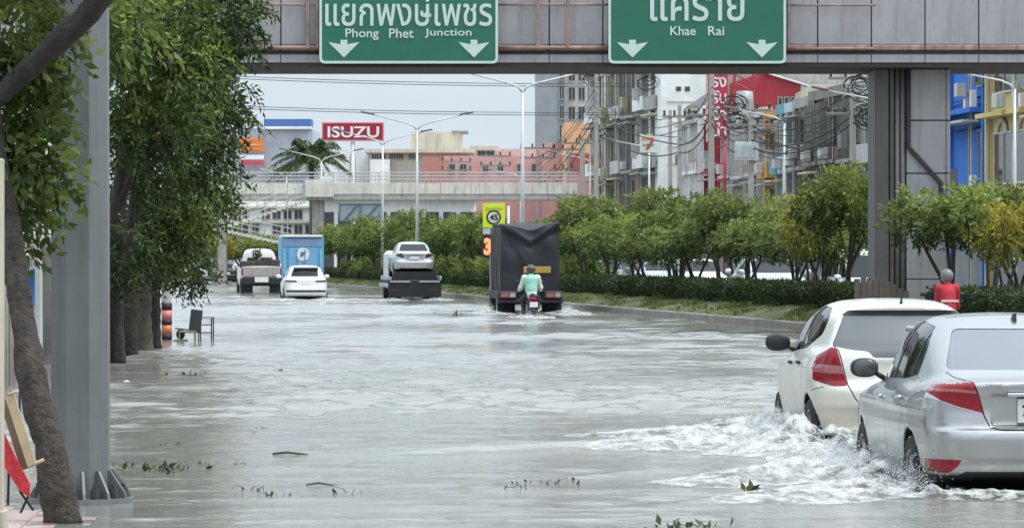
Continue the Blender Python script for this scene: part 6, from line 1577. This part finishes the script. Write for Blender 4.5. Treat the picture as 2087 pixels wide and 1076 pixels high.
def motorcycle(loc, rz, label, pm):
    t = thing('motorcycle', label, 'motorcycle', loc, rz)
    for y in (-.45, .78):
        w = thing_part('wheel', t, (0, y, .29))
        MB().lathe([(.215, -.035), (.265, -.045), (.29, -.02), (.29, .02), (.265, .045), (.215, .035), (.215, -.035)], 28, axis='x').build('tyre', M_TYRE, w, True); MB().lathe([(.215, -.02), (.20, -.02), (.20, .02), (.215, .02)], 24, axis='x').build('rim', M_RIM, w, True)
        b = MB()
        for k in range(10):
            a = math.pi * 2 * k / 10; b.tube([(0, 0, 0), (0, .2 * math.cos(a), .2 * math.sin(a))], .008, 4)
        b.build('spokes', M_RIM, w)
    p, q = sdf_capsules([((0, -.55, .74), .09, (0, .0, .66), .13), ((0, 0, .60), .12, (0, .35, .45), .10), ((0, .35, .5), .10, (0, .62, .86), .11), ((0, -.1, .42), .11, (0, .25, .35), .11)], .06, .02); mobj('body_shell', p, q, pm, t, True)
    p, q = sdf_capsules([((0, -.55, .80), .085, (0, .15, .76), .10)], .05, .02); mobj('seat', p, q, M_BLACK, t, True)
    MB().tube([(-.36, .50, .985), (-.15, .60, 1.0), (.15, .60, 1.0), (.36, .50, .985)], .014, 8).build('handlebar', M_BLACK, t, True)
    MB().tube([(0, .62, .95), (0, .78, .29)], .03, 8).build('fork', M_RIM, t, True); MB().tube([(0, .1, .4), (0, -.45, .29)], .035, 8).build('swingarm', M_BLACK, t, True); MB().tube([(.13, .1, .30), (.14, -.30, .33), (.14, -.62, .38)], [.03, .045, .045], 8).build('exhaust', M_RIM, t, True)
    MB().box(-.10, .10, -.68, -.62, .66, .76, .02).build('tail_lamp', M_RED, t); MB().prism([(-.68, .30), (-.58, .30), (-.52, .66), (-.62, .66)], -.07, .07, 'x').build('mudguard', M_BLACK, t)
    plate(t, (0, -.70, .56), .23, .15, ())
    for sg in (-1, 1):
        m = thing_part('mirror', t); MB().tube([(sg * .26, .55, .99), (sg * .33, .52, 1.16)], .008, 6).build('mirror_stem', M_BLACK, m); blob('mirror_head', (sg * .36, .51, 1.20), (.06, .02, .04), M_BLACK, m, 2.5, 6)
    return t
mj = mat('jacket_pale', (.62, .66, .62), .8, var=.08, bump=.2); mv = mat('vest_green', (.26, .54, .42), .75, var=.12, scale=6, bump=.2); mtr = mat('trousers_dark', (.03, .03, .035), .85, var=.2)
D = 112.; motorcycle((wx(1083, D), D, -WATER_D), .09, 'motorcycle ridden through the water right behind the tarpaulin truck', mat('bike_black', (.03, .03, .035), .4)); rider((wx(1083, D), D - .12, -WATER_D - .02), .09, 'motorcycle rider in pale jacket and green back panel behind the truck', mj, mv, mat('helmet_dark', (.06, .06, .05), .3), mtr)
D = 72.; motorcycle((wx(1932, D), D, -WATER_D), .09, 'motorcycle mostly hidden behind the white hatchback roof', mat('bike_red', (.25, .03, .03), .4)); r2 = rider((wx(1932, D), D - .12, -WATER_D + .03), .09, 'rider in red jacket and grey helmet seen over the hatchback roof', mat('jacket_red', (.42, .02, .03), .75, var=.12, bump=.2), mat('jacket_red', (.42, .02, .03)), mat('helmet_grey', (.16, .155, .15), .35), mtr, ex=.215, vest=False)
r2.scale = (.84, .9, .96)
MB().box(-.19, .19, -.13, -.11, 1.08, 1.12).build('jacket_band', mat('band_white', (.6, .6, .6), .7), r2)
# ------------------------------------------------------------------ things on the left pavement
def left_things():
    D = 80.; s = D / F
    t = thing('banded_pole', 'pale utility pole with black and orange reflective bands at its foot', 'utility pole', (wx(340, D), D, 0))
    MB().lathe([(.095, -.1), (.09, 3), (.08, 7.5), (.001, 7.5)], 14).build('pole_shaft', mat('pole_pale', (.42, .41, .38), .8, var=.12, streak=.3), t, True)
    for i, (y0, y1, c) in enumerate(((692, 681, 0), (681, 662, 1), (662, 651, 0), (651, 632, 2), (632, 617, 0))):
        m = (mat('band_black', (.02, .015, .018), .6), mat('band_orange', (.62, .17, .06), .45, var=.3, scale=9), mat('band_pink', (.60, .20, .16), .45, var=.3, scale=9))[c]
        z0, z1 = wz(y0, D), wz(y1, D); r_ = .108 if c == 0 else .105
        MB().lathe([(.09, z0 + .002), (r_, z0 + .002), (r_, z1 - .002), (.09, z1 - .002)], 16).build('reflective_band', m, t, True)
    # chair standing in the water
    c = thing('chair', 'dark-backed chair standing in shallow water by the banded pole', 'chair', (wx(388, 79), 79, 0)); mf = mat('chair_frame', (.30, .27, .17), .6); md = mat('chair_dark', (.035, .035, .04), .7)
    b = MB().box(-.10, .14, -.02, .02, 0, .46, .015); b.xf(Matrix.Rotation(.12, 4, 'Y')); b.build('backrest', md, c, loc=(.06, .0, .18))
    MB().box(-.22, .12, -.25, .05, .17, .21, .015).build('seat', mat('seat_olive', (.16, .15, .10), .7), c)
    for x, y in ((-.2, -.22), (.10, -.22), (-.2, .02), (.10, .02)): MB().tube([(x, y, -.04), (x, y, .17)], .014, 6).build('leg', mf, c)
    MB().tube([(-.30, -.1, .26), (.05, -.1, .22)], .014, 6).build('armrest', md, c)
    tb = thing('metal_frame_table', 'small dark metal frame table beside the chair in the water', 'table', (wx(417, 79.5), 79.5, 0))
    for x, y in ((-.12, 0), (.14, 0), (-.12, .5), (.14, .5)): MB().tube([(x, y, -.04), (x, y, .46)], .014, 6).build('leg', md, tb)
    MB().box(-.14, .16, -.03, .53, .46, .49, .005).build('tabletop', mat('table_grey', (.36, .36, .36), .4), tb)
    for z in (.16, .32): MB().tube([(-.12, 0, z), (.14, 0, z)], .012, 6).build('stretcher', md, tb)
    bg_ = tag(blob('black_bag', (wx(368, 79), 79, .14), (.09, .09, .11), md, None, 2.0, 8), 'small black bag on the stool beside the chair', 'bag')
    st = thing('stool', 'low pale stool next to the dark-backed chair in the water', 'stool', (wx(368, 79), 79, 0)); MB().box(-.14, .14, -.14, .14, .0, .035, .01).build('seat', mf, st)
    for x in (-.1, .1):
        for y in (-.1, .1): MB().tube([(x, y, -.1), (x, y, .0)], .012, 5).build('leg', mf, st)
    # fence added behind the roadside trees as a dark backdrop for their shade
    mfz = mat('fence_sheet', (.075, .072, .066), .8, .0, var=.3, scale=.8, streak=.5); fe = thing('backdrop_fence', 'dark sheet fence added as backdrop for the shade behind the left trees', 'fence', (0, 0, 0))
    pan = MB().box(-.02, .02, 0, 2.42, -.3, 1.9, .01).mesh('fence_panel', mfz); pst = MB().box(-.05, .05, -.05, .05, -.3, 2.0).mesh('fence_post', M_OLDC)
    Dq = 36.
    while Dq < 190:
        a = math.atan(.085); inst('fence_panel', pan, fe, (LX(Dq) - 1.75 + rnd.uniform(-.01, .01), Dq + .04, 0), (0, 0, a)); inst('fence_post', pst, fe, (LX(Dq) - 1.70, Dq, 0), (0, 0, a)); Dq += 2.5
    # blue sign, blue bin and pale pole glimpsed behind the leaning trunk
    D2 = 33.; s2 = D2 / F; bs = thing('blue_sign', 'small blue sign with white edge behind the leaning trunk', 'road sign', (wx(43, D2), D2, 0))
    MB().box(-17 * s2, 17 * s2, 0, .02, wz(482, D2), wz(446, D2), .004).build('sign_edge', mat('sign_edge_white', (.6, .6, .62), .5), bs); MB().box(-14 * s2, 14 * s2, -.008, -.002, wz(479, D2), wz(449, D2)).build('sign_face', mat('sign_blue', (.03, .09, .42), .4), bs); MB().tube([(0, .04, -.1), (0, .04, wz(446, D2))], .025, 8).build('sign_post', M_LAMPP, bs)
    bb = thing('blue_bin', 'blue plastic bin on a stand behind the leaning trunk', 'bin', (wx(60, D2), D2 - .5, .0)); zt_ = wz(545, D2)
    MB().lathe([(.11, zt_ - .32), (.13, zt_ - .05), (.15, zt_ - .05), (.15, zt_), (.12, zt_), (.10, zt_ - .3), (.001, zt_ - .32)], 20).build('bin_body', mat('bin_blue', (.03, .13, .36), .45), bb, True); MB().tube([(0, 0, -.05), (0, 0, zt_ - .3)], .03, 8).build('bin_stand', M_BLACK, bb)
    pp = thing('pale_post', 'slim pale post between the leaning trunk and the steel post', 'post', (wx(74, D2), D2 - .8, 0)); MB().lathe([(.03, -.05), (.03, wz(430, D2)), (.001, wz(430, D2))], 10).build('post_shaft', mat('post_pale', (.45, .47, .44), .6, streak=.3), pp, True); MB().lathe([(.06, -.05), (.06, .05), (.03, .07)], 10).build('post_foot', M_OLDC, pp)
    gs = thing('grey_sign', 'plain grey sign back half hidden in the near leaves', 'road sign', (wx(78, 30), 30, 0)); MB().box(-28 * 30 / F, 28 * 30 / F, 0, .02, wz(366, 30), wz(322, 30), .02).build('sign_back', mat('sign_back', (.36, .37, .39), .5), gs); MB().tube([(0, .03, -.1), (0, .03, wz(325, 30))], .03, 8).build('sign_post', M_LAMPP, gs)
    # cream post at the very edge
    D3 = 21.5; s3 = D3 / F; cp = thing('cream_post', 'cream concrete post at the extreme left edge', 'post', (wx(-12, D3), D3, 0))
    MB().box(-.09, wx(6, D3) - wx(-12, D3), -.07, .07, -.2, 2.2, .008).build('post_shaft', mat('cream_concrete', (.46, .42, .32), .8, var=.15, streak=.4), cp)
    MB().box(-.12, wx(12, D3) - wx(-12, D3), -.10, .10, -.2, wz(1038, D3), .008).build('post_plinth', mat('cream_concrete', (.46, .42, .32)), cp)
    # folding chair with red cloth leaning between post and trunk
    D4 = 23.0; fc = thing('folding_chair', 'folded wooden chair with red cloth leaning against the leaning tree trunk', 'chair', at(45, 1000, D4)); o = at(45, 1000, D4); mwood = mat('pale_wood', (.46, .35, .22), .6, var=.2, scale=6, streak=.3)
    def pt(px, py, dy=0): return at(px, py, D4) - o + Vector((0, dy, 0))
    def slat(name, a, b, w, th, m, dy=0.):
        A, B = pt(*a, dy), pt(*b, dy); d = (B - A); n = Vector((-d.z, 0, d.x)).normalized() * w / 2; y = Vector((0, th / 2, 0))
        vs = [A - n - y, A + n - y, B + n - y, B - n - y, A - n + y, A + n + y, B + n + y, B - n + y]
        MB().add(vs, [(0, 1, 2, 3), (7, 6, 5, 4), (0, 4, 5, 1), (1, 5, 6, 2), (2, 6, 7, 3), (3, 7, 4, 0)]).build(name, m, fc)
    slat('frame_board', (20, 806), (66, 948), .055, .03, mwood); slat('frame_board', (4, 812), (50, 956), .05, .03, mat('shade_wood', (.20, .14, .09), .7), .05)
    MB().tube([pt(14, 806), pt(38, 796, -.03)], .011, 8).build('cross_rod', mwood, fc, True); MB().tube([pt(58, 950), pt(90, 936, -.02)], .011, 8).build('cross_rod', mwood, fc, True)
    A = [pt(8, 880, -.02), pt(30, 925, -.04), pt(62, 985, -.03), pt(60, 1012, -.02), pt(42, 1000, -.03), pt(6, 945, -.02)]; n = len(A)
    MB().add([p for p in A] + [p + Vector((0, .03, 0)) for p in A], [tuple(range(n))[::-1], tuple(range(n, 2 * n))] + [(i, (i + 1) % n, n + (i + 1) % n, n + i) for i in range(n)]).build('red_cloth', mat('red_cloth', (.52, .03, .035), .7, var=.2, scale=10, bump=.3), fc)
    for a, b in (((40, 1000), (66, 1040)), ((18, 960), (14, 1030)), ((60, 1005), (40, 1045))): MB().tube([pt(*a), pt(*b, .05)], .008, 6).build('leg', M_BLACK, fc)
left_things()
# timber boards stacked at the foot of the column
tb = thing('timber_screen', 'low brown timber screen at the foot of the footbridge column', 'fence', (wx(1800, 82.5), 82.5, .3)); s_ = 82.5 / F
for k in range(9):
    x = -58 * s_ + k * 12.4 * s_; h = (.48 if k < 5 else .48 - (k - 4) * .06)
    MB().box(x, x + 11.4 * s_, 0, .05 + rnd.uniform(0, .03), 0, wz(566 + (max(0, k - 3)) * 5, 82.5) - .3 + rnd.uniform(-.03, .03), .006).build('board', mat('brown_timber', (.13, .10, .085), .8, var=.3, scale=5, streak=.4), tb)
# ------------------------------------------------------------------ floating plants and debris
M_HYA = leafmat('hyacinth_leaf', (.022, .030, .012), (.13, .14, .045), .15, .35)
def hyacinth(px, py, size, n, label, seed, spread=1., stem=0):
    Dq = CAMZ * F / (py - HY); g = np.random.default_rng(seed); x = wx(px, Dq); z = float(water_h(np.array([x]), np.array([Dq]))[0])
    t = thing('floating_plant', label, 'plant', (x, Dq, z - .01), 0, 'uprooted water plants afloat')
    P = np.stack([g.normal(size=n) * size * spread, g.normal(size=n) * size * spread, g.random(n) * size * .25], 1); Dv = g.normal(size=(n, 3)) * .6 + np.array([0, 0, .8])
    inst('leaves', leaf_mesh('leaves', P, Dv, g.uniform(.35, 1.1, n) * size, g.random(n) ** 1.5, M_HYA, .5), t)
    b = MB()
    for k in range(max(2, n // 4) + stem):
        a = Vector((*g.normal(size=2) * size * spread * .8, 0)); e = a + Vector((g.normal() * size * 1.2, g.normal() * size, size * g.uniform(.2, 1.1)))
        b.tube([a, a.lerp(e, .5) + Vector((0, 0, size * .25)), e], [size * .06, size * .05, size * .03], 5)
    tag(b.build('stems', mat('stem_brown', (.07, .065, .03), .6), t), kind='stuff')
HY_ = [(335, 958, .085, 34, 'large clump of yellow-green water plant right of the steel post base', 2.0), (362, 905, .05, 10, 'small dark water plant tuft above the large left clump', 1.2), (402, 946, .05, 9, 'dark water plant tuft right of the large left clump', 1.0), (487, 946, .045, 8, 'lone dark leaf tuft left of the floating twig', .8), (300, 955, .04, 7, 'small leaf tuft left of the large clump', 1.), (265, 952, .06, 12, 'yellowish plant scraps close to the steel post', 1.4), (557, 1008, .05, 12, 'dark plant tuft near the bottom left of the road', 1.0), (515, 998, .05, 9, 'plant scraps beside the lower left tuft', 1.3), (1060, 995, .05, 9, 'pair of upright dark leaf tips in mid road', 1.5), (1135, 985, .06, 8, 'plant with a bent stem and round leaf in mid road', 2.2), (1168, 978, .04, 7, 'round dark leaf at the tip of the bent stem', .5), (1526, 998, .085, 10, 'upright green leaf clump in front of the wake', .5), (1400, 1074, .08, 16, 'dark leafy clump at the bottom edge of the road', 1.1), (1375, 1076, .05, 8, 'stray leaves left of the clump at the bottom edge', 1.4), (571, 760, .07, 8, 'small upright plant far out on the water', .6), (612, 770, .05, 5, 'tiny dark scrap right of the far upright plant', .8), (387, 768, .10, 12, 'tangled brown plant near the tree shade', 1.6), (530, 872, .04, 6, 'scattered leaf bits in the left lane', 1.3), (515, 882, .035, 5, 'lower scattered leaf bits in the left lane', 1.2), (722, 1001, .05, 6, 'thin floating twig with a leaf in mid left', 1.6), (825, 794, .05, 6, 'flat floating scrap in the middle distance', 2.), (935, 644, .16, 6, 'small dark scrap on the water by the truck', .6)]
for i, (px, py, sz, n, lab, sp) in enumerate(HY_): hyacinth(px, py, sz, n, lab, 300 + i, sp)
def debris(name, px, py, L, m, label, h=.012):
    Dq = CAMZ * F / (py - HY); x = wx(px, Dq); z = float(water_h(np.array([x]), np.array([Dq]))[0])
    o = MB().tube([(-L / 2, 0, 0), (-L * .1, .02, .012), (L / 2, -.01, -.005)], [h * .7, h, h * .5], 6).build(name, m, None, True, (x, Dq, z + .006)); tag(o, label, 'debris')
debris('floating_twig', 592, 927, .30, mat('stem_brown', (.07, .065, .03)), 'thin dark twig floating in the left lane'); debris('red_scrap', 505, 798, .24, mat('red_plastic', (.45, .06, .05), .5), 'red plastic scrap floating in the left lane', .018); debris('white_scrap', 259, 782, .10, mat('white_plastic', (.7, .7, .7), .5), 'white plastic scrap near the tree shade', .02); debris('floating_twig', 655, 987, .22, mat('stem_brown', (.07, .065, .03)), 'short dark twig near the bottom of the road', .008)
# ------------------------------------------------------------------ churned water round the wheels
def foam_material():
    m = mat('white_water', (.68, .69, .68), .4, var=.14, scale=7, bump=.5, bscale=20, spec=.5); N = m.node_tree.nodes; L = m.node_tree.links
    b = N['Principled BSDF']; a = N.new('ShaderNodeAttribute'); a.attribute_name = 'density'; t = N.new('ShaderNodeTexCoord')
    mp = N.new('ShaderNodeMapping'); mp.inputs['Scale'].default_value = (1, .55, 1); L.new(t.outputs['Object'], mp.inputs[0])
    n = N.new('ShaderNodeTexNoise'); n.inputs['Scale'].default_value = 6; n.inputs['Detail'].default_value = 8; n.inputs['Roughness'].default_value = .72; L.new(mp.outputs[0], n.inputs['Vector'])
    s_ = N.new('ShaderNodeMath'); s_.operation = 'MULTIPLY_ADD'; s_.inputs[1].default_value = 1.15; L.new(a.outputs['Fac'], s_.inputs[0]); L.new(n.outputs[0], s_.inputs[2])
    r = N.new('ShaderNodeMapRange'); r.inputs[1].default_value = .42; r.inputs[2].default_value = .72; L.new(s_.outputs[0], r.inputs[0]); L.new(r.outputs[0], b.inputs['Alpha'])
    return m
M_FOAM = foam_material()
def foam(name, label, x0, x1, y0, y1, step, hfun, seed, lump=.5):
    X, Y, q = grid_patch(x0, x1, y0, y1, step, step); base = hfun(X, Y)
    k = .16 / max(step * 4, .12)
    n = .5 * np.abs(vnoise(X * 3.1 * k + seed, Y * 2.6 * k, 1)) + .34 * np.abs(vnoise(X * 7.3 * k, Y * 6.1 * k + seed, 2)) + .22 * np.abs(vnoise(X * 15 * k + seed, Y * 14 * k, 3)) + .12 * np.abs(vnoise(X * 31 * k + seed, Y * 29 * k, 4))
    z = water_h(X, Y) + .004 + base * .78 * (1 - lump + lump * 2.6 * n) + .02 * (n - .4) * (base > .01)
    keep = (base > .006).reshape(-1); qk = q[keep[q].any(1)]
    used = np.unique(qk); re = np.full(len(X), -1); re[used] = np.arange(len(used))
    o = mobj(name, np.stack([X, Y, z], 1)[used], re[qk], M_FOAM, None, True); tag(o, label, 'water', kind='stuff')
    at_ = o.data.attributes.new('density', 'FLOAT', 'POINT'); at_.data.foreach_set('value', np.clip(base[used] / .12, 0, 1).astype(np.float32))
def ridge(pts, w, h, back=1.0):
    """height of churned water along a line of points, thinning away from it"""
    def fn(X, Y):
        out = np.zeros_like(X)
        for (a, ha), (b, hb) in zip(zip(pts[:-1], h[:-1]), zip(pts[1:], h[1:])):
            dx, dy = b[0] - a[0], b[1] - a[1]; L2 = dx * dx + dy * dy; t = np.clip(((X - a[0]) * dx + (Y - a[1]) * dy) / L2, 0, 1)
            d = np.hypot(X - a[0] - t * dx, (Y - a[1] - t * dy)); out = np.maximum(out, (ha + (hb - ha) * t) * np.exp(-(d / w) ** 2))
        return out
    return fn
def comb(*fs): return lambda X, Y: np.maximum.reduce([f(X, Y) for f in fs])
foam('white_water', 'white churned water along the hatchback and its wake', .4, 5.2, 32.8, 39.6, .032, comb(ridge([(2.45, 39.0), (2.45, 37.8), (2.5, 36.2), (2.55, 35.0), (2.2, 33.8)], .30, [.10, .19, .22, .20, .10]), ridge([(2.5, 36.5), (1.9, 35.5), (1.2, 34.4)], .42, [.14, .11, .04]), ridge([(2.9, 35.0), (3.6, 34.7), (4.4, 34.8)], .35, [.16, .12, .10]), ridge([(2.4, 38.2), (1.8, 37.6), (1.0, 36.8)], .40, [.13, .07, .03])), 3.)
foam('white_water', 'white churned water along the silver sedan and its wake', .6, 5.6, 25.0, 33.6, .03, comb(ridge([(2.55, 32.6), (2.58, 31.4), (2.62, 30.0), (2.72, 28.8), (2.6, 27.6)], .27, [.10, .20, .15, .19, .08]), ridge([(2.6, 31.0), (2.1, 30.0), (1.5, 28.8)], .38, [.15, .09, .03]), ridge([(2.7, 28.4), (2.3, 27.5), (1.8, 26.6)], .34, [.13, .08, .03]), ridge([(2.9, 27.5), (3.5, 27.0), (4.4, 26.6)], .26, [.07, .05, .05]), ridge([(2.5, 33.0), (2.3, 33.6)], .4, [.12, .1])), 9.)
foam('white_water', 'spray-white water round the wheels of the tarpaulin truck and motorcycle', -3.2, 4.2, 106, 124, .11, comb(ridge([(-.75, 122), (-.75, 119), (-.4, 116)], .42, [.12, .08, .02]), ridge([(1.6, 122), (1.75, 119), (1.9, 115)], .42, [.11, .08, .02]), ridge([(.56, 113), (.6, 110), (.65, 107)], .38, [.09, .06, .02])), 5.)
foam('white_water', 'churned water behind the tow truck wheels', wx(845, 160) - 2, wx(845, 160) + 2.2, 152, 163, .14, comb(ridge([(wx(845, 160) - .85, 161), (wx(845, 160) - .7, 155)], .4, [.07, .03]), ridge([(wx(845, 160) + .85, 161), (wx(845, 160) + 1.1, 155)], .4, [.07, .03])), 6.)
foam('white_water', 'churned water behind the white crossover', wx(624, 160) - 1.8, wx(624, 160) + 2, 153, 162, .14, comb(ridge([(wx(624, 160) - .75, 160.5), (wx(624, 160) - .6, 155)], .35, [.06, .02]), ridge([(wx(624, 160) + .75, 160.5), (wx(624, 160) + 1., 155)], .35, [.06, .02])), 7.)
def spray(name, label, src, n, seed, r=(.003, .010), vz=1.7, spread=.5):
    g = np.random.default_rng(seed); i = g.integers(0, len(src), n); S_ = np.array([s_[:3] for s_ in src]); dr = np.array([s_[3:6] for s_ in src])
    tt = g.random(n) * .42; v = dr[i] * g.uniform(.3, 1.2, (n, 1)) + g.normal(size=(n, 3)) * spread * np.array([1, 1, .6]); v[:, 2] = np.abs(v[:, 2]) + vz * g.random(n) ** 1.6
    p = S_[i] + g.normal(size=(n, 3)) * np.array([.07, .18, .03]) + v * tt[:, None]; p[:, 2] -= 4.9 * tt ** 2; ok = p[:, 2] > .02; p = p[ok]; n = len(p); rr = g.uniform(*r, n) * g.random(n) ** .7 + .0015
    o6 = np.array([(1, 0, 0), (-1, 0, 0), (0, 1, 0), (0, -1, 0), (0, 0, 1), (0, 0, -1)], float); f8 = np.array([(0, 2, 4), (2, 1, 4), (1, 3, 4), (3, 0, 4), (2, 0, 5), (1, 2, 5), (3, 1, 5), (0, 3, 5)])
    V = (p[:, None] + o6[None] * rr[:, None, None]).reshape(-1, 3); Q = (f8[None] + (np.arange(n) * 6)[:, None, None]).reshape(-1, 3)
    tag(mobj(name, V, Q, mat('droplets', (.72, .74, .74), .15, var=0, spec=.8), None, True), label, 'water', kind='stuff')
spray('water_spray', 'fine spray thrown up beside the two near cars', [(2.62, 28.6, .05, -.5, -.8, .4), (2.55, 31.2, .05, -.7, -.3, .5), (2.42, 35.8, .05, -.6, -.8, .4), (2.38, 38.2, .05, -.8, -.3, .5), (2.5, 30.2, .05, -.5, -.2, .2), (2.3, 36.6, .05, -.5, -.2, .2), (2.9, 28.2, .05, -.3, -.6, .1)], 12000, 41, (.0015, .0055))
spray('water_spray', 'mist thrown up by the tarpaulin truck wheels', [(-.75, 120.5, .1, -.2, -1.5, .3), (1.7, 120.5, .1, .2, -1.5, .3), (.56, 111.6, .05, 0, -1., .2)], 5000, 42, (.004, .010), 1.4, .5)
near_sedan(); near_hatch()
